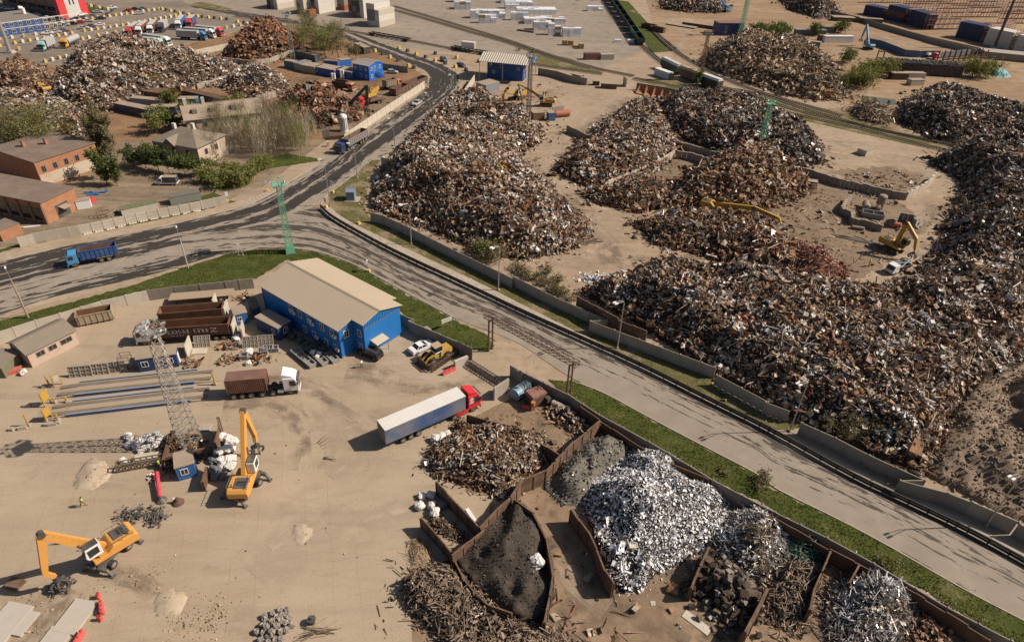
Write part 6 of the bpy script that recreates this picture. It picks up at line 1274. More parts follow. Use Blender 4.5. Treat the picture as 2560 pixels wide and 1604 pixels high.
 mid = Vector(bp[0]).lerp(Vector(bp[1]),.45 if len(bp) == 2 else .8)
 for s in (-1,1): MB().cyl((house * .38,s * .42,z + .6),(mid.x,s * .42,mid.y - .3),.13,.1,8).build('boom_cylinder',m_steel,root)
 sp = [bp[-1]] + [armpt(C,D,s) for s in stick]
 st = beam(sp,[.95,.7,.55,.42][:len(sp)],.5,m,'stick',root)
 e = Vector(sp[0]).lerp(Vector(sp[1]),.35); f = Vector(bp[-2]).lerp(Vector(bp[-1]),.62)
 MB().cyl((f.x,0,f.y - .5),(e.x,0,e.y),.12,.09,8).build('stick_cylinder',m_steel,root)
 MB().cyl((bp[-1][0],-.36,bp[-1][1]),(bp[-1][0],.36,bp[-1][1]),.4,.4,12).build('elbow_pin',m_dkgrey,root)
 grab(root,sp[-1][0],sp[-1][1],m_dkgrey,sc,grabn)
 return root,C,D,sp
r1 = handler('orange wheeled material handler with raised white cab lowering its grab at the lower left',"@03 1075 700","@03 575 1010",["@03 385 500"],["@03 415 800","@03 425 870","@03 520 890"],m_orange,under=radians(28),cabside=1)
r2 = handler('orange material handler reaching up beside the row of white sacks',"@s 617 1222","@s 647 1136",["@s 607 1026"],["@s 636 1086","@s 638 1103"],m_orange,under=radians(-25),cabside=-1,lift=.2)
q = p1("@03 585 1000")
scatter('scrap_bundle',np.array([[_nr.normal() * .55,_nr.normal() * .55,abs(_nr.normal()) * .4] for _ in range(260)]),np.tile([0,0,1.0],(260,1)),{'plate': 3,'bar': 3,'lump': 2},(.15,.5),m_trn,None,5,2.0,kind=None)
o = bpy.data.objects['scrap_bundle']; o.location = q; tag(o,'tangled grey scrap bundle under the lowered grab','scrap bundle')
for nm,s,lb in (('scrap_bundle',"@03 1470 340",'dark knot of wire scrap right of the orange handler'),('scrap_bundle',"@03 1250 330",'dark wire tangle behind the handler counterweight')):
 c = o.copy(); S.collection.objects.link(c); c.location = p1(s); c.rotation_euler = (0,0,rnd.random() * 6); c.scale = (1.35,1.1,.9); c['label'] = lb
handler('yellow excavator with an orange arm and hanging grab by the steel tanks',"@31 1160 850","@31 1345 935",["@31 1310 590"],["@31 1400 740","@31 1385 840"],m_yellow,True,cabside=1,lift=.2,name='excavator',cabm=m_yellow)
handler('yellow excavator with a long low arm facing right behind the beam heap',"@21 1880 480","@31 120 640",["@21 2280 445"],["@31 100 545","@31 120 600"],m_yellow,True,lift=.1,name='excavator',cabm=m_yellow)
handler('black and blue tracked grab crane over the red steel heap',"@10 840 1075","@10 1040 1085",["@10 1045 810"],["@10 1045 1000"],mat('grab_dark',(.04,.05,.07),.5),True,lift=.2,name='excavator',cabm=mat('grab_blue',(.06,.2,.38),.5))
handler('orange yellow excavator arm folded beside the rust red tipper',"@10 1080 940","@10 1200 880",["@10 1160 815"],["@10 1110 900"],m_yellow,True,lift=0,name='excavator',cabm=m_yellow)
handler('yellow excavator with white cab nearest the two standing workers',"@20 320 1000","@20 80 990",["@20 190 860"],["@20 60 790","@20 95 950"],m_yellow,True,lift=.2,name='excavator',cabside=1)
handler('yellow excavator with pale cab and folded arm behind the black mast',"@20 70 930","@20 -120 1000",["@20 -60 860"],["@20 -90 960"],m_yellow,True,lift=.1,name='excavator',cabside=1)
handler('small blue grab crane by the dark heap at the top of the scrap field',"@20 2020 115","@20 1900 130",["@20 1985 -10"],["@20 1960 60"],mat('crane_blue',(.07,.22,.42),.5),True,lift=.1,name='excavator',cabm=mat('crane_blue2',(.1,.25,.45),.5))
handler('pale blue grab crane with folded upright arm in the far dirt yard',"@30 940 465","@30 880 440",["@30 935 235"],["@30 885 350"],mat('crane_pale',(.13,.30,.45),.5),True,lift=.1,name='excavator',cabm=mat('crane_pale2',(.13,.3,.45),.5))
handler('orange boomed crane half hidden behind the left scrap heap',"@00 440 880","@00 240 740",["@00 300 745"],["@00 275 790"],m_orange,True,lift=0,name='excavator',cabm=m_orange)
handler('rust orange grab crane behind the tipped orange container',"@00 1760 900","@00 1560 900",["@00 1620 840"],["@00 1545 850"],mat('rust_orange',(.35,.13,.06),.6,0,.4),True,lift=0,name='excavator',cabm=mat('rust_orange2',(.35,.2,.1),.6))
t = posed('wheel_loader','yellow wheel loader with a brown bucket beside the white saloon','wheel loader',"@12 1830 300","@12 1560 430");
MB().box((-1.7,0,1.35),(2.6,2.0,1.2),top=(.9,.85)).build('engine_body',m_yellow,t); MB().box((-.1,0,1.0),(1.6,1.4,.8)).build('frame',m_yellow,t)
c = MB().box((-.2,0,2.4),(1.5,1.4,1.3),top=(.9,.9)).build('cab',m_white,t); MB().box((-.2,0,2.5),(1.46,1.5,.8),top=(.95,.95)).build('cab_window',glass(),c); MB().box((-.2,0,3.1),(1.6,1.5,.12)).build('cab_roof',mat('tan_roof',(.42,.3,.2),.6),c)
for x in (-1.7,1.35):
 for s in (-1,1): wheel(t,x,s * 1.05,.78,.6,16)
for s in (-1,1): MB().bar((.5,s * .5,1.7),(2.0,s * .5,1.3),.28).bar((2.0,s * .5,1.3),(2.9,s * .5,.6),.26).build('lift_arm',m_yellow,t)
MB().prism([(2.8,.1),(4.0,.05),(4.0,.12),(3.0,.3),(2.85,1.2),(2.75,1.2)],-1.4,1.4,'y').build('bucket',m_rustw,t)
# RAIL WAGONS
def gondola(loc,rz,label,m,group='gondola wagons in the siding'):
 t = thing('gondola_wagon',label,'railway wagon',loc,rz,group); tub(t,-6.3,6.3,3.1,1.3,3.4,m,m_black,7,'wagon_body',.1)
 for x in (-4.6,4.6): MB().box((x,0,.85),(2.4,2.0,.5)).build('bogie',m_chas,t); [MB().cyl((x + dx,-1.0,.48),(x + dx,1.0,.48),.45,.45,12).build('wheelset',m_chas,t) for dx in (-.95,.95)]
 return t
gA = p1("@s 1603 116"); gB = p1("@20 905 -30"); gd = (gB - gA); gn = gd.normalized(); ga_ = atan2(gn.y,gn.x)
m_gg = mat('wagon_green',(.055,.075,.055),.6,0,.4,(.16,.14,.11)); m_gb = mat('wagon_bright_green',(.07,.24,.15),.6,0,.3)
base_w = None
for i in range(9):
 lb = 'dark green open wagon at the near end of the siding' if i == 0 else ('bright green sided open wagon, second in the siding' if i == 1 else 'dark green open gondola wagon further along the siding')
 loc = gA + gn * (7 + 13.9 * i)
 if base_w is None: base_w = gondola(loc,ga_,lb,m_gg)
 else: dup(base_w,loc,ga_,lb,recol={'wagon_body': m_gb} if i == 1 else None)
def hopper(a,b,label,m,mr_):
 t = posed('hopper_wagon',label,'railway wagon',a,b); L = (p1(b) - p1(a)).length; h = L / 2
 MB().prism([(-h,1.6),(-h + 1.4,.9),(h - 1.4,.9),(h,1.6),(h,3.7),(-h,3.7)],-1.5,1.5,'y').build('wagon_body',m,t)
 r = MB().prism([(-1.5,3.7),(1.5,3.7),(.9,4.5),(-.9,4.5)],-h,h,'x')
 for i in range(12): r.box((-h + (i + .5) * L / 12,0,4.53),(.12,1.9,.08))
 r.build('wagon_roof',mr_,t)
 for i in range(9):
  for s in (-1,1): MB().box((-h + .5 + i * (L - 1) / 8,s * 1.53,2.4),(.12,.08,2.4)).build('rib',m,t)
 for x in (-h + 2,h - 2): MB().box((x,0,.75),(2.4,1.9,.5)).build('bogie',m_chas,t); [MB().cyl((x + dx,-1,.46),(x + dx,1,.46),.45,.45,10).build('wheelset',m_chas,t) for dx in (-.9,.9)]
hopper("@20 1420 640","@20 1570 715",'green hopper wagon with a white roof, left of the brown one',mat('hopper_green',(.035,.055,.04),.6,0,.3),mat('hopper_white',(.6,.57,.54),.5,0,.3))
hopper("@20 1590 722","@20 1760 790",'brown hopper wagon with a straw coloured roof',mat('hopper_brown',(.13,.055,.04),.7,0,.4),mat('hopper_straw',(.42,.31,.18),.7,0,.4))
hopper("@20 1785 800","@20 1950 860",'black hopper wagon with a white roof under the brown mast',mat('hopper_black',(.03,.03,.028),.6,0,.3),mat('hopper_white2',(.66,.64,.62),.5,0,.2))
t = posed('container_box','white refrigerated container lying beside the hopper wagons','container',"@20 1330 695","@20 1520 765"); MB().box((0,0,1.4),(8.4,2.5,2.7)).build('container_body',mat('fridge_white',(.52,.53,.55),.5,0,.2),t); MB().box((0,0,2.8),(8.4,2.5,.08)).build('roof',m_white,t); MB().box((4.5,0,1.3),(.8,2.3,2.4)).build('cooling_unit',m_dkgrey,t)
def flatwagon(a,b,label,load=False):
 t = posed('flat_wagon',label,'railway wagon',a,b); L = (p1(b) - p1(a)).length; b_ = MB()
 for s in (-1,1): b_.box((0,s * 1.3,1.2),(L,.25,.5))
 for i in range(9): b_.box((-L / 2 + .3 + i * (L - .6) / 8,0,1.2),(.25,2.6,.3))
 b_.build('frame',m_chas,t)
 for x in (-L / 2 + 2,L / 2 - 2): MB().box((x,0,.8),(2.4,2.0,.4)).build('bogie',m_chas,t); [MB().cyl((x + dx,-1,.46),(x + dx,1,.46),.45,.45,10).build('wheelset',m_chas,t) for dx in (-.9,.9)]
flatwagon("@10 1080 330","@10 1450 395",'long black flat wagon on the terminal track'); flatwagon("@10 1850 462","@10 2170 520",'black flat wagon carrying one white container')
t = posed('freight_container','white container standing on the black flat wagon','container',"@10 1945 478","@10 2065 492"); t.location.z = 1.45; MB().box((0,0,1.3),(6.1,2.44,2.6)).build('container_body',mat('cont_pale',(.60,.56,.52),.6,0,.25),t); MB().box((3.07,0,1.3),(.06,2.2,2.3)).build('container_door',m_conc,t)
for i,(lb,a,b) in enumerate([('first long rusty open wagon body by the roadside wall',"@10 1290 905","@10 1560 790"),('rusty open wagon body behind the first one',"@10 1400 850","@10 1590 775")]):
 t = posed('open_wagon_body',lb,'wagon body',a,b); L = (p1(b) - p1(a)).length; tub(t,-L / 2,L / 2,3.0,.2,2.4,m_rustw,m_rustd,8,'wagon_body')
for i in range(5):
 x = 1180 + i * 72; t = posed('skip_hopper',['leftmost orange rust hopper in the row of tilted hoppers','second orange rust hopper from the left','middle orange rust hopper in the row','fourth orange rust hopper from the left','rightmost orange hopper with pale red stripes'][i],'hopper',"@20 %d %d" % (x,905 + i * 18),"@20 %d %d" % (x + 70,850 + i * 20),'tilted rust hoppers in a row')
 MB().prism([(-2.6,.1),(1.2,.1),(2.6,2.6),(2.4,2.7),(1.0,.4),(-2.6,.35)],-1.3,1.3,'y').prism([(-2.6,.1),(1.2,.1),(2.6,2.6),(-1.0,.9)],-1.36,-1.3,'y').prism([(-2.6,.1),(1.2,.1),(2.6,2.6),(-1.0,.9)],1.3,1.36,'y').build('hopper_body',mat('hopper_rust',(.33,.14,.06),.8,0,.4) if i < 4 else m_redp,t)
# YARD THINGS
def sack_mesh(seed,flat=1.0):
 r = np.random.RandomState(seed); n,m = 14,9; V = [];
 for j in range(m):
  t = j / (m - 1); z = t; rad = .5 * (1 - abs(2 * t - 1) ** 4 * .55);
  if t > .93: rad = .16
  for i in range(n):
   a = 2 * pi * i / n; sq = 1 / max(abs(cos(a)),abs(sin(a))); k = .45 + .55 * sq / 1.414 * 1.25
   q = rad * k * (1 + .13 * sin(3 * a + 5 * t + seed) + r.uniform(-.11,.11)); V.append((q * cos(a),q * sin(a),z * .78 + r.uniform(-.05,.05)))
 F = [(j * n + i,j * n + (i + 1) % n,(j + 1) * n + (i + 1) % n,(j + 1) * n + i) for j in range(m - 1) for i in range(n)] + [tuple(range((m - 1) * n,m * n))]
 me = bpy.data.meshes.new('sack'); me.from_pydata(V,[],F); return me
m_sack = mat('white_sack',(.66,.62,.58),.75,0,.45,(.36,.29,.22),1.6); m_sackd = mat('grey_blue_sack',(.13,.135,.15),.6,0,.3); m_sackt = mat('tan_sack',(.42,.25,.13),.8,0,.4); m_sackb = mat('black_sack',(.045,.045,.052),.5,0,.2)
_sk = [[sack_mesh(10 + i) for i in range(4)] for _ in range(4)]
def sacks(spots,label,group,m,sc=1.15,name='bulk_sack',z=None):
 for i,q in enumerate(spots):
  p = p1(q) if isinstance(q,str) else q; k = {id(m_sack): 0,id(m_sackd): 1,id(m_sackt): 2,id(m_sackb): 3}.get(id(m),0); me = _sk[k][i % 4]
  if not me.materials: me.materials.append(m)
  o = bpy.data.objects.new(name,me); S.collection.objects.link(o); o.location = (p.x,p.y,p.z if z is None else z); f = sc * rnd.uniform(.85,1.15); o.scale = (f,f * rnd.uniform(.85,1.1),f * rnd.uniform(.8,1.0)); o.rotation_euler = (rnd.uniform(-.2,.2),rnd.uniform(-.2,.2),rnd.random() * 6)
  tag(o,label if isinstance(label,str) else label[i],'sack',group)
A_ = "@02 "
sacks([A_ + q for q in ("1220 1180","1290 1190","1350 1225","1410 1205","1470 1190","1240 1130","1360 1150","1430 1150","1500 1150","1530 1120","1210 1100","1390 1110","1480 1080")],'dusty white bulk sack in the heap left of the lattice mast','white bulk sacks left of the mast',m_sack)
sacks([A_ + "1290 1120"],'tan bulk sack among the white ones left of the mast',None,m_sackt)
sacks([p1(A_ + q) + Vector((0,0,.9)) for q in ("1340 1190","1440 1170","1500 1120")],'white bulk sack lying on top of the heap left of the mast','top white sacks',m_sack)
sacks([A_ + "1160 1320",A_ + "1190 1340"],'white bulk sack standing apart at the end of the timber frame','pair of white sacks',m_sack,1.1)
sacks([A_ + q for q in ("2080 1150","2150 1140","2210 1150","2060 1260","2120 1240","2190 1230","2090 1330","2160 1320","2110 1380","2175 1390","2190 1310")],'dirty white bulk sack in the row beside the orange handler','white sacks beside the handler',m_sack,1.35)
sacks([p1(A_ + q) + Vector((0,0,1.1)) for q in ("2110 1170","2170 1180","2100 1290","2160 1270")],'white bulk sack on top of the row beside the orange handler','upper white sacks beside the handler',m_sack,1.3)
sacks([A_ + q for q in ("2010 1330","2020 1420","2080 1400","2040 1480","2110 1480")],'dark blue grey sack at the near end of the white sack row','dark sacks',m_sackd,1.2)
sacks(["@13 " + q for q in ("1560 150","1550 250","1650 140","1660 250","1690 310")],'white bulk sack in the shade of the front bay wall','white sacks at the bay wall',m_sack,1.35)
sacks(["@13 1760 240"],'blue grey sack beside the white sacks at the bay wall',None,m_sackd,1.3)
sacks(["@12 " + q for q in ("1690 1130","1750 1110","1810 1080")],'crumpled white sack beside the pipe offcuts heap','crumpled white sacks',m_sack,1.3)
sacks(["@12 490 250","@12 560 260","@12 620 240","@12 350 170","@12 430 210","@12 500 290","@12 640 290"],'black plastic sack in the grey bins by the office','black sacks by the office',m_sackb,1.5,z=.2)
sacks(["@12 540 330","@12 580 370","@12 600 340"],'white plastic sack spilling from the grey bins by the office','white sacks in the bins',m_sack,.9,z=.5)
sacks(["@02 2345 410"],'white sack lying alone in front of the brown container lorry',None,m_sack,1.2); sacks(["@02 2350 310"],'white sack standing on a crate by the waffle slabs',None,m_sack,1.4); sacks(["@02 2230 175"],'white sack at the rear wheels of the lettered trailer',None,m_sack,1.2); sacks(["@02 235 500"],'grey sack outside the low brown shed',None,m_sack,1.2)
sacks([Vector((0,0,0)) + p1("@23 230 860")],'crumpled white bundle on the black turnings heap',None,m_sack,1.8,z=height_at(*p1("@23 230 860").xy) - .3 + 0); sacks(["@23 40 1230"],'white bundle at the foot of the black turnings',None,m_sack,1.6)
m_bin = mat('grey_bin',(.26,.255,.245),.7,0,.4)
def bins(label,a,b,w=1.3,h=.7,n=4):
 t = posed('bin_row',label,'bin',a,b); L = (p1(b) - p1(a)).length; tub(t,-L / 2,L / 2,w,0,h,m_bin,None,0,'bin_body')
 for i in range(1,n): MB().box((-L / 2 + L * i / n,0,h * .5),(.08,w - .2,h)).build('divider',m_bin,t)
 MB().box((0,0,h * .45),(L - .2,w - .25,.1)).build('contents',mat('bin_scrap',(.18,.15,.12),.8,0,.6,(.5,.47,.43),3),t)
bins('left long grey compartment bin in front of the office',"@12 360 290","@12 540 440"); bins('middle long grey compartment bin with white scraps',"@12 500 270","@12 655 420"); bins('right grey compartment bin at the office corner',"@12 610 250","@12 755 395")
def crate(label,at,d=(1.6,1.2,.9),n=3,rz=.2):
 t = thing('grey_crate',label,'crate',p1(at),rz); tub(t,-d[0] / 2,d[0] / 2,d[1],0,d[2],m_bin,None,0,'crate_body')
 for i in range(1,n): MB().box((-d[0] / 2 + d[0] * i / n,0,d[2] / 2),(.06,d[1] - .2,d[2])).build('divider',m_bin,t)
crate('grey divided crate below the waffle slabs',"@12 70 310"); crate('second grey divided crate nearer the cabin',"@12 120 285"); crate('small grey crate right of the divided crates',"@12 190 280",(.9,1.0,.8),1); crate('grey crate holding white scrap left of the waffle slabs',"@02 2305 355",(1.3,1.1,.9),1)
def waffle(label,base,rz,L=2.6,H=2.0,tilt=-.5,n=(4,3)):
 t = thing('waffle_slab',label,'concrete slab',p1(base),rz,'coffered concrete slabs'); b = MB(); b.box((L / 2,.1,H / 2),(L,.06,H))
 for i in range(n[0] + 1): b.box((L * i / n[0],0,H / 2),(.12,.2,H))
 for j in range(n[1] + 1): b.box((L / 2,0,H * j / n[1]),(L + .1,.2,.12))
 for i in range(n[0]):
  for j in range(n[1]): b.box((L * (i + .5) / n[0],.05,H * (j + .5) / n[1]),(.3,.12,.3),top=(.6,1))
 o = b.build('slab',m_conc,t); o.rotation_euler = (tilt,0,0); MB().box((L / 2,.9,.3),(.3,.5,.6)).build('prop',m_concd,t)
for i,q in enumerate(("@02 660 535","@02 820 515","@02 985 495")): waffle(['leftmost coffered slab in the row behind the weighbridge','middle coffered slab behind the weighbridge','right coffered slab beside the scaffold platform'][i],q,radians(12),3.4,1.9,-.25)
waffle('coffered slab leaning under the white lettered trailer',"@02 1835 250",radians(10)); waffle('coffered slab left of the red marked one',"@02 2290 260",radians(10)); waffle('coffered slab with a red rag by the divided crates',"@12 20 245",radians(10))
def slab(label,base,d,rz,tilt=0,m=None,name='concrete_slab',z=0):
 o = MB().box((0,0,d[2] / 2),d).build(name,m or m_concl); o.location = p1(base); o.location.z = z; o.rotation_euler = (0,tilt,rz); return tag(o,label,name.replace('_',' '))
slab('thin white concrete panel standing on edge by the navy control cabin',"@02 1790 300",(3.2,.2,2.6),radians(100)); slab('upright white concrete panel behind the lettered trailer',"@s 590 835",(3.0,.22,3.0),radians(100)); slab('upright white panel behind the second scrap container',"@s 570 790",(3.0,.22,2.8),radians(100)); slab('broken white panel standing in the gap before the navy annex',"@s 610 838",(2.8,.25,2.4),radians(105)); slab('upright white panel at the end of the flat trailer',"@s 540 765",(2.6,.2,2.2),radians(100))
slab('flat dusty slab lying by the coffered slabs',"@02 1880 290",(2.4,1.6,.2),radians(10))
slab('rusty plate lying in the boom shadow at the left edge',"@03 145 970",(1.9,1.4,.3),radians(-15),0,m_rustw,'steel_plate')
for i,(q,d) in enumerate((("@03 50 1350",(3.2,5.0,.3)),("@03 180 1330",(3.0,2.9,.26)),("@03 715 1280",(2.8,4.0,.32)),("@03 540 1470",(2.6,2.0,.3)))): slab(['pale new concrete slab at the lower left corner','pale slab stepping right of the corner slab','pale slab with thin rods lying on it','pale slab cut by the bottom edge of the picture'][i],q,d,radians(-9) + .0,0,mat('new_concrete',(.44,.39,.33),.8,0,.2))
rubble = []
for cx,cy,n in (("@03 200 1200",0,60),("@03 290 1300",0,60),("@03 600 1330",0,60),("@03 800 1180",0,60),("@03 1700 1330",0,90),("@03 2000 1300",0,120),("@03 1400 900",0,40)):
 c = p1(cx); rubble += [(c.x + rnd.gauss(0,1.1),c.y + rnd.gauss(0,1.4),.03) for _ in range(n)]
o = scatter('rubble',np.array(rubble),np.tile([0,0,1.0],(len(rubble),1)),{'lump': 3,'plate': 1},(.1,.35),m_wod,None,9,1); tag(o,'broken concrete crumbs around the cut slabs','rubble')
lit = np.concatenate([np.stack([_nr.uniform(-55,60,900),_nr.uniform(38,100,900),np.full(900,.02)],1)]); o = scatter('litter',lit,np.tile([0,0,1.0],(900,1)),{'plate': 2,'lump': 2,'bar': 1},(.06,.28),m_wht,None,12,.3); tag(o,'small scattered litter on the concrete yard','litter')
o = None
litp = []
for poly,n in (("@f 1560 460 1900 440 2080 500 2160 560 2060 650 1900 660 1800 560",700),("@f 1900 420 2100 400 2200 420 2110 490 1960 440",380),("@22 640 1500 1000 1300 1300 1400",30),("@f 1260 1280 1620 1320 1600 1560 1300 1560",70),("@f 1000 1000 1330 960 1400 1010 1250 1180",90),("@f 670 200 930 200 980 260 700 300",260),("@f 1180 180 1330 200 1330 330 1230 340",300)):
 A2 = pts2(pp(poly)); a = np.array(A2); P2 = _nr.rand(n * 3,2) * (a.max(0) - a.min(0)) + a.min(0); P2 = P2[inside(P2,A2)][:n]; litp.append(np.concatenate([P2,np.full((len(P2),1),.05)],1))
litp = np.concatenate(litp); o = scatter('loose_scrap',litp,np.tile([0,0,1.0],(len(litp),1)),{'plate': 3,'bar': 4,'lump': 1},(.3,1.5),m_rst,None,13,.3); tag(o,'loose cut steel strewn between the heaps','loose scrap')
def bundle(label,at,n,L,r,rz,m,name='rod_bundle',cat='rods',spread=.25,jit=.25):
 b = MB(); c = p1(at)
 for i in range(n):
  a = rz + rnd.gauss(0,jit); x,y = rnd.gauss(0,spread),rnd.gauss(0,spread); l = L * rnd.uniform(.6,1.1); b.cyl((x - cos(a) * l / 2,y - sin(a) * l / 2,.08 + .04 * (i % 4)),(x + cos(a) * l / 2,y + sin(a) * l / 2,.08 + .05 * (i % 3)),r,r,5)
 o = b.build(name,m); o.location = c; tag(o,label,cat,kind='stuff'); return o
bundle('thin brown rods lying crossed at the bottom of the yard',"@13 560 1420",14,4.0,.05,.35,m_rod,spread=.4,jit=.3); bundle('dark thin rods lying on the pale slab',"@03 710 1290",12,1.6,.03,1.2,m_rustd,spread=.25); bundle('brown rods spilled at the tip of the long heap',"@21 690 760",22,6,.08,.2,m_rod,spread=.8,jit=.15); bundle('rails lying on the ground by the yellow excavator',"@31 900 760",6,14,.12,-.45,m_steel,spread=.5,jit=.06); bundle('white and red pole by the lower brick workshop',"@01 300 625",3,4,.12,.3,m_white,spread=.3,jit=.05); bundle('blue steel frame parts beside the brick workshop',"@01 900 310",8,3.5,.12,.2,m_cabblue,spread=.9,jit=.6)
_bl = p1("@13 180 1380")
for i in range(26):
 rr_ = 1.9 * math.sqrt((i + .5) / 26); a = i * 2.4; bx = MB(); [bx.box((rnd.gauss(0,.12),rnd.gauss(0,.12),.25 + rnd.uniform(-.05,.08)),(.5,.45,.45),rnd.random(),rnd.uniform(-.4,.4),rnd.uniform(-.4,.4),(.8,.8)) for _ in range(4)] if i == 0 else 0;
 if i == 0: bal = bx.build('pressed_bale',mat('pressed_bale',(.20,.165,.135),.6,.1,.8,(.5,.46,.42),5)); o = bal
 else: o = bal.copy(); S.collection.objects.link(o)
 o.location = (_bl.x + rr_ * cos(a),_bl.y + rr_ * sin(a) * 1.25,.45 if i < 5 else 0); o.rotation_euler = (rnd.uniform(-.2,.2),rnd.uniform(-.2,.2),rnd.random() * 6); o.scale = (1.1,) * 3; tag(o,'small pressed metal bale in the cluster at the bottom of the yard','bale','small pressed bales')
t = thing('steel_drum_reel','dark drum like part standing by the crossed rods','drum',p1("@13 530 1330")); MB().lathe([(.35,0),(.35,.7),(.5,.72),(.5,.8),(.15,.82),(.15,1.0)],n=12).build('drum',m_dkgrey,t)
def barrier(label,at,rz,L=2.0):
 o = MB().prism([(-.22,0),(.22,0),(.22,.2),(.1,.45),(.1,.8),(-.1,.8),(-.1,.45),(-.22,.2)],-L / 2,L / 2,'y');
 for i in range(3): o.box((0,-L / 2 + L * (i + .5) / 3,.55),(.3,.1,.5))
 o = o.build('road_barrier',mat('barrier_red',(.58,.075,.07),.5,0,.2)); o.location = p1(at); o.rotation_euler = (0,0,rz); tag(o,label,'road barrier')
barrier('red plastic barrier in the middle of the lower left yard',"@03 962 1205",radians(32),1.7); barrier('short red plastic barrier above the middle one',"@03 932 1095",radians(10),.5); barrier('red and white barrier stub below the middle one',"@03 948 1305",radians(80),.5); barrier('red barrier cut by the bottom edge',"@03 745 1500",radians(0)); barrier('red plastic barrier beside the leaning lattice',"@12 1820 485",radians(-50),2.6); barrier('small red barrier below the blue tank',"@22 155 830",radians(85),2.0)
m_deck = mat('weigh_deck',(.34,.27,.19),.8,0,.4,(.26,.2,.15)); m_wbblue = mat('weigh_blue',(.03,.065,.18),.5,0,.3); m_wbl = mat('weigh_pale_blue',(.22,.28,.36),.5,0,.3)
def weighbridge(label,a,b,w):
 A,B = p1(a),p1(b); L = (B - A).length; t = thing('weighbridge',label,'weighbridge',A,ang(A,B)); h = .42
 MB().box((L / 2,0,h / 2 + .05),(L,w,.2)).build('deck',m_deck,t)
 for s in (-1,1): MB().box((L / 2,s * w * .28,h / 2 + .165),(L + 5,.75,.03)).build('wheel_track',mat('track_plate',(.16,.125,.095),.8,0,.4),t)
 for s in (-1,1):
  MB().box((L / 2,s * w / 2,.3),(L,.18,.5)).build('side_beam',m_wbblue,t); MB().box((L / 2,s * w / 2,.57),(L,.24,.05)).build('beam_cap',m_wbl,t)
 for x0,x1 in ((-4.5,0),(L,L + 4.5)): MB().prism([(x0,.02 if x0 < 0 else h * .8),(x1,h * .8 if x0 < 0 else .02),(x1,0),(x0,0)],-w / 2,w / 2,'y').build('ramp',m_deck,t)
weighbridge('upper vehicle weighbridge with blue side beams',"@02 735 655","@02 1850 535",3.2); weighbridge('lower vehicle weighbridge with blue side beams',"@02 665 840","@02 1815 705",3.2)
def display(label,at,h=2.2,w=1.2,rz=2.9,board=True):
 t = thing('weigh_display' if board else 'yellow_post',label,'display' if board else 'post',p1(at),rz)
 if board:
  for s in (-1,1): MB().box((0,s * w / 2,h / 2),(.14,.14,h)).build('post',m_yellow,t)
  MB().box((0,0,h * .66),(.2,w,h * .62)).build('frame',m_yellow,t); MB().box((.11,0,h * .66),(.03,w * .7,h * .5)).build('screen',mat('display_glass',(.4,.4,.42),.3),t)
 else: MB().cyl((0,0,0),(0,0,h),.13,.13,8).build('post',m_yellow,t); MB().box((0,0,.2),(.5,.5,.4)).build('foot',m_conc,t)
display('yellow framed weighing display above the upper weighbridge',"@02 555 610",2.4,1.1,-.6); display('yellow weighing display between the two weighbridges',"@02 455 790",2.8,1.1); display('yellow weighing display at the lower weighbridge',"@02 470 930",2.4,1.0)
for lb,q,h in (('tall yellow post above the weighbridge ramp',"@02 470 615",2.2),('yellow post standing alone at the lower left ramp',"@02 275 985",2.2),('short yellow post by the middle display',"@02 520 770",1.0),('short yellow post at the end of the blue beam',"@02 635 765",1.1),('short yellow post by the lower display',"@02 550 935",1.2),('small yellow post left of the lower display',"@02 435 945",1.0),('yellow post at the right end of the upper weighbridge',"@02 2030 600",2.4)): display(lb,q,h,1,0,False)
for i,q in enumerate(("@02 110 1030","@02 215 1015","@02 440 985","@02 495 980","@02 545 965","@02 260 805","@02 420 625","@02 350 795","@02 650 775")):
 o = MB().box((0,0,.22),(1.2 if i % 2 else .7,.55,.45),top=(.9,.8)).build('concrete_block',m_conc); o.location = p1(q); o.rotation_euler = (0,0,.2 + rnd.uniform(-.2,.2)); tag(o,'rough concrete block on the ground beside the weighbridge ramps','concrete block','blocks by the weighbridges')
t = thing('scaffold_stair','steel scaffold platform with railings left of the navy control cabin','scaffold',p1("@02 1150 480"),radians(14)); b = MB()
for x in (0,1.6,3.0):
 for y in (0,1.5): b.bar((x,y,0),(x,y,2.9 if x < 2 else 1.6),.08)
for z in (1.55,2.2,2.85): b.bar((0,0,z),(1.6,0,z),.07).bar((0,1.5,z),(1.6,1.5,z),.07).bar((0,0,z),(0,1.5,z),.07)
b.build('tube_frame',m_steel,t); MB().box((1.5,.75,1.52),(3.1,1.5,.07)).build('platform',m_deck,t)
t = thing('lattice_beam','rusty lattice beam lying beside the wheel loader','lattice beam',p1("@12 1640 475"),ang(p1("@12 1640 475"),p1("@12 1920 285"))); L,br = lattice(None,0,7.5,.5,.5,9,.07)
for x in L + [br]: x.v = [(c,a,b + .55) for a,b,c in x.v]
for x in L: x.build('chord',m_rustd,t)
br.build('bracing',m_rustd,t)
slab('leaning concrete kerb block at the end of the lattice beam',"@12 1935 430",(2.6,.5,1.8),ang(p1("@12 1885 440"),p1("@12 1985 400")))
t = thing('sliding_gate','dark lattice sliding gate lying along the yard entrance','gate',p1("@12 1990 400"),ang(p1("@12 1990 400"),p1("@12 2310 600"))); Lq = (p1("@12 2310 600") - p1("@12 1990 400")).length; b = MB(); br = MB()
for y,z in ((-.5,.15),(.5,.15),(-.5,.8),(.5,.8)): b.bar((0,y,z),(Lq,y,z),.09)
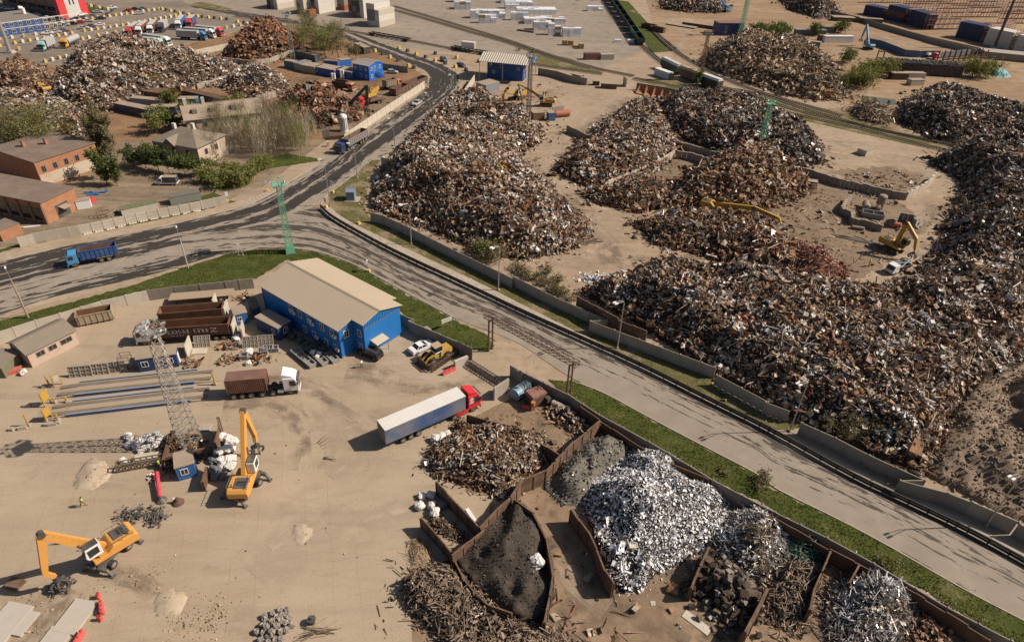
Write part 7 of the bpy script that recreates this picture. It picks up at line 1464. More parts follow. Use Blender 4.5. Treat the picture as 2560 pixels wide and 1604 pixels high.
for i in range(14):
 x,x2 = Lq * i / 14,Lq * (i + 1) / 14; br.bar((x,-.5,.15),(x2,.5,.15),.06).bar((x,-.5,.8),(x2,.5,.8),.06).bar((x,-.5,.15),(x,.5,.15),.06).bar((x,.5,.8),(x2,-.5,.8),.05)
 for s in (-1,1): br.bar((x,s * .5,.15),(x2,s * .5,.8),.05)
b.build('chord',m_dkgrey,t); br.build('bracing',m_dkgrey,t)
slab('tall grey gate panel at the right end of the sliding gate',"@12 2310 700",(.3,3.4,2.6),ang(p1("@12 2310 700"),p1("@12 2413 630")) + pi / 2,0,m_conc,'gate_panel'); slab('second gate panel beside the blue tank',"@22 40 560",(.3,3.0,2.4),.75,0,m_conc,'gate_panel')
slab('grey concrete cabinet against the lawn wall',"@12 1615 150",(1.0,1.3,1.9),radians(45),0,m_concd,'cabinet')
t = thing('barrier_arm','raised grey barrier arm at the gate end of the lawn wall','barrier arm',p1("@12 2010 360"),0); MB().cyl((0,0,0),(0,0,1.1),.2,.2,8).build('stand',mat('arm_red',(.55,.12,.06),.5),t); MB().cyl((0,0,1),(.8,.4,5.2),.05,.03,6).build('arm',m_galv,t)
t = thing('notice_board','pale notice board on two posts on the lawn','sign',p1("@12 1800 70"),radians(38)); MB().box((0,0,1.9),(2.2,.08,.9)).build('board',mat('board_pale',(.5,.5,.42),.6),t)
for s in (-1,1): MB().cyl((s * .95,.05,0),(s * .95,.05,2.4),.05,.05,6).build('post',m_galv,t)
t = thing('striped_notice','two legged white sign frame at the kerb of the grass island','sign',p1("@01 2275 900"),.4); MB().bar((-.5,0,0),(-.3,0,3),.08).bar((.5,0,0),(-.1,0,3),.08).box((-.2,0,2.7),(.6,.06,.7)).build('frame',m_white,t)
t = thing('steel_tank','pale blue cylindrical tank with a wire cage at the yard entrance','tank',p1("@22 80 700"),radians(50)); MB().cyl((-1.6,0,1.1),(1.6,0,1.1),1.05,1.05,18).build('shell',mat('tank_blue',(.16,.29,.37),.5,0,.4),t); MB().cyl((-1.62,0,1.1),(-1.8,0,1.1),.95,.3,14).build('end_cap',mat('tank_blue2',(.2,.33,.42),.5,0,.4),t); MB().cyl((-.8,0,2.1),(-.8,0,2.5),.25,.25,10).build('hatch',m_galv,t)
b = MB()
for i in range(7): b.add([(0,0,0)],[]); [b.bar((-.2 + i * .32,1.15 * cos(a),1.1 + 1.15 * sin(a)),(-.2 + i * .32,1.15 * cos(a + .5),1.1 + 1.15 * sin(a + .5)),.05) for a in np.arange(-.3,3.4,.5)]
b.build('wire_cage',m_rustd,t); [MB().box((x,0,.12),(.3,1.6,.24)).build('saddle',m_rustd,t) for x in (-1,1)]
t = thing('scrap_press','rusty machine with a dusty red cover beside the blue tank','machine',p1("@22 250 800"),radians(35)); MB().box((0,.8,1.1),(2.6,2.0,1.6)).build('frame',m_rustd,t); MB().prism([(-1.5,1.9),(1.5,2.1),(1.3,2.5),(-1.3,2.4)],-.2,1.9,'y').build('cover',mat('dusty_red',(.24,.1,.08),.8,0,.6),t); MB().box((-1.5,-.2,.9),(.5,.5,1.8)).build('column',m_rustw,t); MB().box((1.4,-.5,.8),(.7,.8,1.5)).build('engine',m_dkgrey,t); MB().cyl((-1.5,-.5,1.2),(-1.5,-.5,1.9),.35,.35,10).build('drum',mat('drum_orange',(.45,.16,.05),.6),t); [MB().bar((x,1.8,0),(x * .8,1.8,2.0),.14).build('leg',m_rustw,t) for x in (-1.2,1.2)]
t = thing('oil_tank','grey rounded tank lying against the dark bay wall','tank',p1("@22 440 830"),radians(-30)); MB().cyl((-1.2,0,.7),(1.2,0,.7),.6,.6,14).build('shell',m_conc,t); [MB().box((x,0,.1),(.2,.9,.2)).build('saddle',m_rustd,t) for x in (-.7,.7)]
slab('leaning dusty board beside the black turnings wall',"@23 1740 1330",(3.4,1.1,.1),radians(-42),0,m_concl,'sheet_board'); slab('white roll lying inside the front bay',"@13 2030 340",(.5,2.6,.5),radians(32),0,m_white,'white_roll'); slab('square white frame lying on the stained floor',"@23 1330 1150",(.6,.6,.08),.1,0,m_concl,'small_frame')
t = thing('auger','long red auger tube pointing to a black cone','auger',p1("@03 1520 180"),ang(p1("@03 1520 180"),p1("@02 1500 1512"))); MB().cyl((0,0,.7),(4.6,0,.9),.28,.28,10).build('tube',mat('auger_red',(.6,.05,.08),.4),t); MB().lathe([(.75,0),(.7,.12),(.3,.5),(.12,.95)],n=14).build('cone',m_dkgrey,t)
t = thing('auger_cone','dark metal cone beside the red auger','cone',p1("@03 1680 200")); MB().lathe([(.8,0),(.75,.15),(.3,.55),(.2,.95)],n=14).build('cone',m_rustd,t); MB().cyl((-.35,0,.7),(-.35,0,.9),.16,.16,8).build('cap',m_white,t)
for i in range(7):
 o = MB().bar((-.5,0,.1),(.5,0,.5),.16).bar((0,-.35,.3),(0,.35,.3),.14).build('red_part',m_redp if i % 2 else m_white); q = p1("@02 %d %d" % (1420 + (i % 4) * 30,1460 + (i // 4) * 35)); o.location = q; o.rotation_euler = (rnd.random(),rnd.random(),rnd.random() * 6); tag(o,'red or white scrap part in the jumble left of the small blue cabin','scrap part','red and white parts by the cabin')
t = thing('storage_rack','row of upright rusty frames like a shelf left of the small cabin','rack',p1("@02 1110 1430"),ang(p1("@02 1110 1430"),p1("@02 1560 1350"))); b = MB(); Lr = (p1("@02 1560 1350") - p1("@02 1110 1430")).length
for i in range(9): b.bar((Lr * i / 8,0,0),(Lr * i / 8,0,1.4),.14); b.bar((Lr * i / 8,.8,0),(Lr * i / 8,.8,1.4),.14); b.bar((Lr * i / 8,0,1.3),(Lr * i / 8,.8,1.3),.12)
for z in (.3,.8,1.35): b.bar((0,0,z),(Lr,0,z),.14); b.bar((0,.8,z),(Lr,.8,z),.14)
b.build('frame',mat('frame_brown',(.16,.115,.08),.8,0,.5),t)
slab('white sheet on a low stack between the sacks and the frames',"@02 1400 1310",(3.4,1.6,.7),radians(14),0,m_concl,'sheet_stack'); slab('grey wooden pallet beside the tall rusty plate',"@02 1930 1010",(1.8,1.4,.25),.1,0,m_conc,'pallet')
pen = [(p.x + rnd.gauss(0,1.3),p.y + rnd.gauss(0,1.0),.1 + abs(rnd.gauss(0,.35))) for p in [p1("@02 1720 1180")] for _ in range(260)] + [(p.x + rnd.gauss(0,.9),p.y + rnd.gauss(0,.7),.1 + abs(rnd.gauss(0,.2))) for p in [p1("@02 1830 1290"),p1("@02 1560 1400"),p1("@12 60 370"),p1("@02 2160 370"),p1("@02 2130 230"),p1("@01 2290 1300"),p1("@02 1800 400")] for _ in range(45)]
o = scatter('clutter',np.array(pen),np.tile([0,0,1.0],(len(pen),1)),{'bar': 3,'plate': 3,'lump': 2,'frame': 1},(.3,1.1),m_rst,None,21,.6); tag(o,'jumbled metal clutter in the mast pen and by the cabins','clutter')
t = thing('tyre','big tyre leaning by the flat trailer','tyre',p1("@01 2130 1310")); [MB().cyl((0,-.15,.55),(0,.15,.55),.55,.55,16).build('tread',m_black,t),MB().cyl((0,-.16,.55),(0,.16,.55),.3,.3,12).build('hub',m_conc,t)]
m_by = mat('block_yellow',(.55,.40,.13),.8,0,.3); m_bw = mat('block_white',(.62,.56,.46),.8,0,.3); m_bk = mat('block_dark',(.05,.045,.04),.8,0,.3)
def bmesh_(mt):
 me = MB().box((0,0,.62),(1.15,1.25,1.25),top=(.8,.85)); o = me.build('marker_block',mt); d = o.data; bpy.data.objects.remove(o); return d
_bm = [bmesh_(m_by),bmesh_(m_bw),bmesh_(m_bk)]; _nb = 0
def blockrow(desc,pts,step,order=(0,1),posts=False,ph=3.0):
 global _nb
 P = pp(pts); L = sum((b - a).length for a,b in zip(P[:-1],P[1:])); Q = resample(P,max(2,int(L / step)))
 for i,q in enumerate(Q):
  k = order[i % len(order)]; o = bpy.data.objects.new('marker_block',_bm[k]); S.collection.objects.link(o); o.location = q; d = Q[min(i + 1,len(Q) - 1)] - Q[max(i - 1,0)]; o.rotation_euler = (0,0,atan2(d.y,d.x) + rnd.uniform(-.1,.1)); _nb += 1
  c = ('yellow','white','dark')[k]; tag(o,'%s marker block in the row %s' % (c,desc),'marker block','marker blocks %s, %s' % (desc,c))
 if posts:
  R = resample(P,max(2,int(L / 6.5))); f = thing('post_row','row of thin dark posts %s' % desc,'post row',R[0])
  for i,q in enumerate(R): o = MB().cyl((0,0,0),(0,0,ph),.09,.09,5).build('post',m_dkgrey,f); o.location = q - R[0] + Vector((.4,.6,0))
blockrow('nearest the grey office block',"@00 530 235 900 180 1500 95",2.6,(0,1),True); blockrow('above the maroon lorries',"@00 800 298 1200 240 1700 150",2.6,(0,1),True); blockrow('at the left below the navy office',"@00 0 440 680 322",2.6,(0,1),True); blockrow('left of the red cabbed lorry',"@00 930 342 1170 305",2.6,(0,1)); blockrow('against the navy office',"@00 0 378 340 332",3.2,(0,1))
blockrow('along the top of the pale scrap heap',"@00 430 588 540 563 880 490 1240 442",2.6,(0,1),True); blockrow('behind the grey container lorries',"@00 2000 292 2330 235",2.8,(0,1)); blockrow('round the small lawn',"@00 780 45 1060 108",3.0,(0,2)); blockrow('beside the terminal road',"@00 1530 95 1900 168 2140 190",3.0,(0,2)); blockrow('at the far corner of the lorry park',"@00 2240 215 2413 240 @10 60 255",3.0,(0,2)); blockrow('left of the orange tanker',"@00 185 470 360 452",2.8,(0,1)); blockrow('right of the orange tanker',"@00 780 375 840 365",2.6,(0,1))
blockrow('on the inner side of the bend',"@10 990 435 1340 580",5.0,(0,2)); blockrow('on the outer side of the bend',"@10 1350 462 1620 555 1980 670",5.2,(0,2)); blockrow('before the weighing house',"@10 1690 515 2100 590",6.5,(2,0)); blockrow('by the parked cars of the site office',"@10 1440 630 1490 648",4.0,(0,2))
pc = car('white car parked below the pale end wall of the grey office block',"@00 740 155","@00 815 140",m_cw,'sedan',None,False,'parked_car')
cars = [("black car beside the dark face of the office block",510,195,m_cb),("white car left of the black one at the office block",440,183,m_cw),("silver car next along the office block",395,170,m_cs),("white car in the office block row",340,155,m_cw),("grey car in the office block row",290,145,m_cg),("silver car in the far left row",245,135,m_cs),("black car in the far left row",200,125,m_cb),("white car at the far left corner",100,95,m_cw),("silver car at the far left corner",50,90,m_cs),("white car above the navy office roof",85,160,m_cw),("dark blue car above the navy office roof",30,155,m_cn),("dark car first in the block row",610,205,m_cg),("dark green car below the block office",560,215,m_cg),("silver car in the middle aisle",610,245,m_cs),("black car in the middle aisle",680,235,m_cb),("dark red car in the middle aisle",755,222,m_cr),("silver car right of the dark red one",830,208,m_cs),("black car behind the dark red one",715,190,m_cb),("brown grey car behind the silver one",790,178,m_cg),("dark car further right in the aisle",865,165,m_cg),("big black car alone in the aisle",955,185,m_cb),("grey car above the black one",1015,148,m_cg),("silver car parked in the open at the right",1320,135,m_cs),("red car by the far blocks",1218,112,m_cr),("black car by the far blocks",1278,98,m_cb),("dark car last of the far blocks",1338,95,m_cg),("silver car at the block row end",790,275,m_cs),("dark car at the block row end",865,258,m_cg),("white car at the block row end",940,246,m_cw),("white car in front of the navy office",450,325,m_cw),("silver car in front of the navy office",530,315,m_cs),("dark car in front of the navy office",605,300,m_cg),("silver car by the small lawn",925,122,m_cs),("white car driving on the far road",1060,85,m_cw)]
for lb,x,y,m in cars: dup(pc,p1("@00 %d %d" % (x,y)),radians(25) + rnd.uniform(-.15,.15) + (pi if rnd.random() < .5 else 0),lb,'cars in the office car park',None,{'body': m,'roof': m})
pc['group'] = 'cars in the office car park'
def cont_mesh(m):
 b = MB().box((6.1,1.22,1.3),(12.19,2.44,2.55));
 for x in (0.05,12.14):
  for y in (.05,2.39): b.box((x,y,1.3),(.18,.18,2.6))
 for i in range(24): b.box((.5 + i * .487,1.22,1.3),(.2,2.5,2.3))
 o = b.build('freight_container',m); d = o.data; bpy.data.objects.remove(o); return d
_cm = {k: cont_mesh(mat('box_' + k,c,.55,0,.16)) for k,c in {'white': (.60,.56,.50),'grey': (.22,.21,.20),'dark': (.07,.065,.07),'rust': (.30,.09,.045),'navy': (.010,.024,.075),'brown': (.12,.05,.035),'cream': (.50,.45,.37)}.items()}
def cstack(desc,corner,rz,cols,group):
 """cols: list of columns, each a string of colours bottom to top; columns side by side along local +y"""
 c = p1(corner) if isinstance(corner,str) else corner; R = Matrix.Rotation(rz,3,'Z')
 for j,col in enumerate(cols):
  for k,nm in enumerate(col.split()):
   o = bpy.data.objects.new('freight_container',_cm[nm]); S.collection.objects.link(o); o.location = c + R @ Vector((0,j * 2.55,0)) + Vector((0,0,k * 2.6)); o.rotation_euler = (0,0,rz)
   pos = 'bottom' if k == 0 else ('top' if k == len(col.split()) - 1 else 'level %d' % (k + 1)); cp = ('nearest' if j == 0 else ('farthest' if j == len(cols) - 1 and j else 'inner'))
   tag(o,'%s container, %s of the %s column %s' % (nm,pos,cp,desc),'container',group)
rz1 = ang(p1("@s 949.5 69.6"),p1("@s 989.3 59"))
cstack('nearest the flat wagon',"@s 949.5 69.6",rz1,['cream white cream','white grey grey white','white grey grey white'],'container stack nearest the flat wagon')
cstack('with dark ends',"@s 911 46.5",rz1,['white white white white','grey dark dark grey','rust grey dark cream','grey dark rust dark'],'container stack with dark ends')
cstack('beside the orange container',"@s 799 36",rz1,['white white white white','grey grey dark white','grey grey grey grey'],'container stack beside the orange container')
cstack('of one orange box',"@s 775 39.5",rz1,['rust'],'single orange container'); cstack('left of the orange box',"@s 762 37",rz1,['grey cream cream','grey grey cream'],'container stack left of the orange box')
cstack('at the far left of the terminal',"@s 695 25",rz1,['cream white white','grey grey grey','dark dark dark'],'container stack at the far left'); cstack('of rust boxes at the back',"@s 862 27",rz1,['rust grey','rust grey'],'rust container stack at the back')
_pk = MB().box((0,0,.65),(3.0,1.45,1.28)).box((.7,0,.65),(.06,1.48,1.3)).box((-.7,0,.65),(.06,1.48,1.3)).build('wrapped_pack',mat('pack_wrap',(.80,.79,.79),.4,0,.3,(.45,.48,.53),1.0,jit=.12)); _pkd = _pk.data; bpy.data.objects.remove(_pk)
_pkt = _pkd.copy(); _pkt.materials.clear(); _pkt.materials.append(mat('pack_timber',(.36,.25,.13),.7,0,.3)); _np = 0
_far = MB()
def packs(desc,base,rz,nx,ny,nz,gap=.12,tan=.06,far=False):
 global _np; c = p1(base); R = Matrix.Rotation(rz,3,'Z'); grp = 'wrapped packs ' + desc
 for i in range(nx):
  for j in range(ny):
   for k in range(nz - (1 if rnd.random() < .25 else 0)):
    if 0 < i < nx - 1 and 0 < j < ny - 1 and k < nz - 2: continue
    tn = rnd.random() < tan
    if far: q = R @ Vector((i * 3.12,j * 1.62,0)); _far.box((c.x + q.x,c.y + q.y,k * 1.32 + .65),(3,1.45,1.28),rz=rz); continue
    o = bpy.data.objects.new('wrapped_pack',_pkt if tn else _pkd); S.collection.objects.link(o); o.location = c + R @ Vector((i * (3.0 + gap) + rnd.uniform(-.08,.08),j * (1.5 + gap),0)) + Vector((0,0,k * 1.32)); o.rotation_euler = (0,0,rz + rnd.uniform(-.03,.03)); _np += 1
    tag(o,'%s wrapped pack in the stack %s' % ('brown' if tn else 'white',desc),'wrapped pack',grp + (', brown' if tn else ''))
ra = radians(8)
packs('nearest the twin railway track',"@s 1204 58",ra,3,2,3); packs('behind the nearest one',"@s 1183 46",ra,6,3,3); packs('at the left of the long pack row',"@s 1143 24",ra,3,4,3,tan=.2); packs('farthest left',"@s 1140 6",ra,2,3,3,far=True)
packs('standing alone in the middle',"@s 1284 51",ra,3,2,3); packs('at the near end of the right group',"@s 1413 92",ra,3,2,3); packs('second from the near end',"@s 1378 88",ra,2,2,4); packs('with brown packs in the right group',"@s 1341 76",ra,3,3,3,tan=.25); packs('in the middle of the right group',"@s 1318 60",ra,7,5,2); packs('behind the middle of the right group',"@s 1300 36",ra,7,5,2,far=True); packs('far back of the right group',"@s 1270 24",ra,5,4,3,far=True); packs('farthest back',"@s 1258 8",ra,6,4,2,far=True)
packs('low beside the green wagons',"@s 1512 106",ra,5,1,1,tan=0); packs('of small packs before the wagons',"@s 1475 28",ra,3,2,2,tan=0); packs('at the very top beside the wagons',"@s 1450 2",ra,4,1,1,tan=0,far=True)
tag(_far.build('far_wrapped_packs',_pkd.materials[0]),'far white wrapped packs at the back of the terminal','wrapped packs',kind='stuff')
slab('brown steel beam stack lying on the terminal asphalt',"@20 130 300",(9,1.2,.7),radians(-25),0,m_rustw,'beam_stack');
for i,q in enumerate(("@20 495 425","@20 550 428","@20 650 458","@20 600 445")): slab(['left yellow brown crate before the twin track','second yellow brown crate','right yellow brown crate with an open side','low crate between the yellow brown ones'][i],q,(2.2,2.2,2.2 if i < 3 else .9),.1,0,mat('crate_ochre',(.40,.25,.1),.7,0,.4),'timber_crate')
slab('maroon open container by the twin track end',"@20 750 560",(7,2.5,2.7),radians(12),0,m_prd,'old_container'); slab('grey rust container with a skeletal roof',"@20 890 560",(6,2.5,2.3),radians(12),0,m_conc,'old_container')
m_rackr = mat('rack_red',(.34,.12,.10),.6,0,.3)
def rack(desc,a,b,n,col,k):
 A,B = p1(a),p1(b); rz = ang(A,B); cstack(desc,A,rz,[' '.join(col)] * 3,'containers in the rack ' + desc)
 t = thing('container_rack','red steel access rack behind the containers ' + desc,'rack',A + Vector((cos(rz) * 13.2,sin(rz) * 13.2,0)),rz); f = MB(); dk = MB(); H = 2.6 * n
 for x in (0,2.2):
  for y in np.arange(0,26,3.2): f.bar((x,y,0),(x,y,H + 1.2),.16)
 for lv in range(1,n + 1):
  z = lv * 2.6
  for x in (0,2.2): f.bar((x,0,z),(x,25,z),.16); f.bar((x,0,z + 1.0),(x,25,z + 1.0),.1)
  dk.box((1.1,12.5,z),(2.2,25,.1))
  f.bar((0,3 + 6 * (lv % 2),z - 2.6),(0,9 + 6 * (lv % 2),z),.2)
 f.build('frame',m_rackr,t); dk.build('walkway',m_concd,t)
rack('farthest left of the rack row',"@s 2157 36","@s 2199 45",2,['navy','navy'],0); rack('with one brown box',"@s 2212 48","@s 2253 58.6",3,['navy','brown','navy'],1); rack('third from the left',"@s 2265.6 61","@s 2311.5 75",3,['navy','navy','navy'],2); rack('behind the blue sheet fence',"@s 2387 93.5","@s 2439 104.5",3,['navy','navy','navy'],3); rack('behind the dark high mast',"@s 2457 110.5","@s 2514 123",3,['white','white','white'],4); rack('at the right edge',"@s 2530 129","@s 2575 139",3,['white','white','white'],5)
for i,q in enumerate(("@s 2260 22","@s 2340 34","@s 2420 44","@s 2500 60","@s 2300 6","@s 2420 16","@s 2520 30","@s 2180 8")):
 t = thing('container_rack','red steel rack tower %s in the far container depot' % ('nearest the blue boxes','second from the left','in the middle','by the high mast','far back left','far back middle','far back right','farthest left')[i],'rack',p1(q),radians(10)); f = MB(); dk = MB()
 for x in np.arange(0,26,4): [f.bar((x,y,0),(x,y,9),.2) for y in (0,2.4)]
 for z in (2.6,5.2,7.8): [f.bar((0,y,z),(24,y,z),.2) for y in (0,2.4)]; dk.box((12,1.2,z),(24,2.4,.12)); f.bar((4,0,z - 2.6),(10,0,z),.22)
 f.build('frame',m_rackr,t); dk.build('walkway',m_concd,t)
def box_thing(name,label,cat,at,d,rz,m,mt=None):
 t = thing(name,label,cat,p1(at),rz); MB().box((0,0,d[2] / 2),d).build('body',m,t); MB().box((0,0,d[2] + .05),(d[0] + .1,d[1] + .1,.1)).build('top',mt or m_tanroof,t); return t
box_thing('tank_trailer','long white boxy tank trailer in the far dirt yard','trailer',"@30 650 400",(15,2.6,3.0),radians(8),m_white,m_white); box_thing('container_hut','blue grey container with a dusty roof by the timber heap','container',"@30 395 440",(9,2.6,2.6),radians(-28),mat('cgrey_blue',(.12,.17,.22),.6)); box_thing('container_hut','low grey blue container behind the bushes','container',"@30 390 330",(16,3,2.6),radians(4),mat('clow',(.10,.12,.14),.6),m_galv); box_thing('container_hut','pale roofed container at the right of the low one','container',"@30 560 300",(8,3,2.6),radians(4),m_concd,m_galv); box_thing('container_hut','red brown skip beside the white tank trailer','container',"@30 550 385",(9,3,2.6),radians(8),m_prd,m_rustw); box_thing('old_wagon','brown box wagon end behind the timber heap','wagon',"@30 160 420",(14,3,3),radians(10),m_rustd,m_rustw)
t = thing('rail_stack','long dark stack of rails beside the pond bushes','rail stack',p1("@30 1130 690"),ang(p1("@30 1130 690"),p1("@30 1810 735"))); Ls = (p1("@30 1810 735") - p1("@30 1130 690")).length; b = MB().box((Ls / 2,4,2.2),(Ls,8,4.4))
for i in range(60): b.bar((Ls * i / 60,0,4.5 + rnd.uniform(-.2,.2)),(Ls * i / 60 + rnd.uniform(-2,2),8,4.6),.3)
b.build('rails',mat('rail_dark',(.035,.03,.03),.7,0,.3),t)
for lb,q in (('brown steel portal frame left of the rail stack',"@30 1060 620"),('brown steel portal frames right of the rail stack',"@30 1900 590"),('second brown portal frame right of the rail stack',"@30 1990 610")):
 t = thing('portal_frame',lb,'portal frame',p1(q),.5); b = MB()
 for y in (0,3): b.bar((0,y,0),(0,y,6),.4)
 b.bar((0,0,5.6),(0,3,5.6),.4).bar((0,0,3),(0,3,3),.3).build('frame',m_rustw,t)
t = thing('skeleton_rack','row of brown stakes on a long wagon frame before the slatted fence','stake wagon',p1("@30 1640 590"),ang(p1("@30 1640 590"),p1("@30 1960 570"))); b = MB(); [b.bar((i * 3.2,y,0),(i * 3.2,y,4.5),.35) for i in range(9) for y in (0,3)]; b.bar((0,0,1.4),(26,0,1.4),.5).bar((0,3,1.4),(26,3,1.4),.5).build('frame',m_rustd,t)
t = posed('wrecked_lorry','broken red and white lorry before the blue sheet fence','lorry',"@30 1440 530","@30 1570 560"); chassis(t,-5,4,[-3,-1.6],.5); truck_cab(t,4.2,R_,2.4,.8,2.9,2.0,False); MB().box((-2,0,1.7),(5,2.3,.9)).build('load',m_white,t)
box_thing('grey_shed','long grey shed roof at the right edge beneath the racks','shed',"@30 2280 560",(26,8,3),radians(-18),m_concd,mat('shed_grey',(.33,.29,.25),.8,0,.4))
t = thing('sheet_cover','crumpled turquoise tarpaulin heap near the right edge','tarpaulin',p1("@30 2160 710")); r_ = np.random.RandomState(4); V = []; nn = 15
for i in range(nn):
 for j in range(nn):
  x,y = (i / (nn - 1) - .5) * 2,(j / (nn - 1) - .5) * 2; V.append((x * 5,y * 4,max(0,3.2 * (1 - min(1,hypot(x,y))) ** .6 + r_.uniform(-.35,.35) * (hypot(x,y) < .95))))
npmesh('cover',V,[(i * nn + j,(i + 1) * nn + j,(i + 1) * nn + j + 1,i * nn + j + 1) for i in range(nn - 1) for j in range(nn - 1)],mat('turquoise',(.13,.36,.37),.6,0,.3),t)
tag(MB().box((0,0,0),(1,1,.02)).build('pond',None),kind='structure'); bpy.data.objects.remove(bpy.data.objects['pond'])
m,ns,ls,b = nodes('pond_water'); b.inputs['Base Color'].default_value = (.10,.085,.05,1); b.inputs['Roughness'].default_value = .12
sheet('pond',pp("@30 830 900 980 915 1100 930 1200 940 1210 980 1110 1005 1000 970 900 945"),.12,m)
sheet('mud_pools',pp("@30 560 1030 700 1025 800 1090 1000 1140 1240 1180 1250 1215 1060 1190 850 1110 700 1070"),.10,m_stain)
for lb,q,L,r,rz,up in (('dusty brown boiler tank lying in the sorting yard',"@31 915 460",3.4,.95,1.2,False),('upright round tank on legs beside the boiler',"@31 1045 450",2.4,1.1,0,True),('short pipe section behind the orange arm',"@31 1190 630",2.4,.7,-.4,False),('orange red tank lying by the small blue shed',"@20 470 1100",5,1.1,.35,False),('brown round boiler lying on the rods',"@31 840 650",2.6,.45,-.3,False)):
 t = thing('scrap_tank',lb,'tank',p1(q),rz); mm = mat('tank_' + lb[:8],(.40,.12,.07) if 'orange' in lb else (.26,.2,.15),.7,0,.5)
 if up: MB().lathe([(.3,1.0),(r,1.3),(r,1 + L),(r * .8,1.25 + L),(.2,1.4 + L)],n=16).build('shell',mm,t); [MB().bar((cos(a) * .8,sin(a) * .8,0),(cos(a) * .8,sin(a) * .8,1.4),.16).build('leg',m_rustd,t) for a in (.5,2.1,3.7,5.2)]
 else: MB().lathe([(r * .4,-L / 2 - .25),(r,-L / 2),(r,L / 2),(r * .4,L / 2 + .25)],n=16).build('shell',mm,t).rotation_euler = (0,pi / 2,0); [setattr(o_,'location',Vector((0,0,r))) for o_ in t.children]; MB().box((0,0,.1),(L * .6,r * 1.2,.2)).build('saddle',m_rustd,t)
fence('block_wall','dark half ring of concrete blocks around the boiler tanks','wall',"@31 700 440 790 480 800 540 920 560 1090 610",1.8,2.6,'block',m_concd,post=False); fence('block_wall','pale block posts behind the boiler tanks','wall',"@31 700 430 740 370 790 330",2.0,2.0,'block',m_conc,post=False); fence('block_wall','dark open block stall right of the upright tank','wall',"@31 1200 560 1250 480 1380 510 1400 560",2.2,2.4,'block',m_concd,post=False)
crate('blue steel bin between the boiler and the upright tank',"@31 980 530",(5,2.4,1.2),2,-.3); bundle('stack of bent plates at the end of the haul road',"@31 1430 600",10,4,.3,1.0,m_steel,spread=.8,jit=.1)
t = thing('copper_heap','small shining blue grey coil heap on the pale ground','coil heap',p1("@21 830 1130")); P_ = np.array([[_nr.normal() * 1.9,_nr.normal() * .9,abs(_nr.normal()) * .3] for _ in range(500)]); scatter('coils',P_,np.tile([0,0,1.0],(500,1)),{'plate': 4,'bar': 1},(.3,.9),m_alu,t,8,.7)
for lb,q,c,d in (('small blue steel shed by the orange red tank',"@20 365 1130",(.03,.1,.25),(2.4,2.4,2.6)),('rusty open shed by the black lattice mast',"@20 240 1120",(.2,.1,.06),(4,3,2.4)),('yellow skip at the top of the long heap',"@10 2060 900",(.35,.28,.06),(6,2.6,1.8))): box_thing('steel_shed',lb,'shed',q,d,.3,mat('ss_' + lb[:6],c,.6,0,.4))
slab('leaning pale sheet beside the small blue shed',"@20 430 1080",(4.5,.2,2.8),.5,0,m_conc,'sheet_board'); slab('rusty open container lying on the long heap',"@10 2360 1340",(6,2.4,1.6),-.25,0,m_rustd,'old_container',z=height_at(*p1("@10 2360 1340",4).xy) - .3)
t = thing('silo','white upright tank beside the roadside wall','tank',p1("@10 835 1235")); MB().lathe([(1.2,0),(1.2,4.6),(.8,5.2),(.2,5.4)],n=18).build('shell',m_white,t); [MB().box((1.22 * cos(a),1.22 * sin(a),2.4),(.06,.12,3.6),rz=a).build('slot',m_dkgrey,t) for a in np.arange(3.4,6.2,.45)]
slab('tilted grey ribbed sheet by the roadside wall end',"@10 665 1310",(2.2,.12,2.6),.1,0,m_galv,'sheet_board'); slab('white concrete stub by the roadside',"@10 680 1380",(.8,.8,1.4),.3,0,m_concl,'concrete_stub'); slab('dark pit box at the end of the roadside wall',"@10 770 1300",(5,3,1.2),.3,0,m_rustd,'steel_box')
for q,lb in (("@10 725 780",'left white cylinder rack by the hut row'),("@10 805 745",'right white cylinder rack by the hut row')):
 t = thing('gas_rack',lb,'gas cylinders',p1(q),.2); [MB().cyl((x,0,.2),(x,0,3.4),.4,.4,10).build('cylinder',m_white,t) for x in (0,.85)]
for q,lb in (("@20 1290 270",'rusty skip by the wagon siding'),("@20 1370 300",'second rusty skip by the wagon siding')): t = thing('skip',lb,'skip',p1(q),-.7); tub(t,-4,4,2.6,.2,2.2,m_rustd,m_rustw,5,'skip_body')
for q,lb,d,rz in (("@20 910 830",'rusty open skip by the block wall gap',(6,2.6,1.8),-.1),("@20 790 800",'grey concrete ring pair by the wall gap',(2.4,2.4,1.6),0),("@20 1060 810",'big pale slab standing on edge at the wall gap',(.4,3.5,3.2),.2),("@20 1780 260",'long rusty pontoon in the ochre yard',(20,2,1.6),-.5),("@20 1600 250",'dark steel beams laid in the ochre yard',(16,4,.5),-.6),("@20 1790 930",'white rusty box by the tracks',(3,2,1.8),.4),("@30 700 195",'black open pit box in the far dirt yard',(12,6,2),-.1),("@30 960 220",'dark rail wagon frame by the rack wall',(12,3,2.5),-.2),("@30 1380 800",'derelict red and white cabin on the heap edge',(6,3,2.2),.2),("@30 1220 745",'green grey container by the pond bushes',(7,3,2.6),.05),("@30 1370 740",'pale topped container right of the green one',(8,3,2.4),.05),("@30 1480 1200",'dark open skip at the foot of the dark heap',(10,3,2.4),-.45),("@30 1660 1250",'brown sheet sided skip at the foot of the dark heap',(10,3,2.2),-.35),("@30 910 1450",'small dark shelter roof on the pale track',(4,3,1.6),.6),("@31 380 240",'dark open box on the inner haul road',(4,2,1.6),-.3)): box_thing('yard_box',lb,'box',q,d,rz,m_rustw if 'rust' in lb or 'brown' in lb else (m_concl if 'pale' in lb or 'white' in lb else m_rustd))
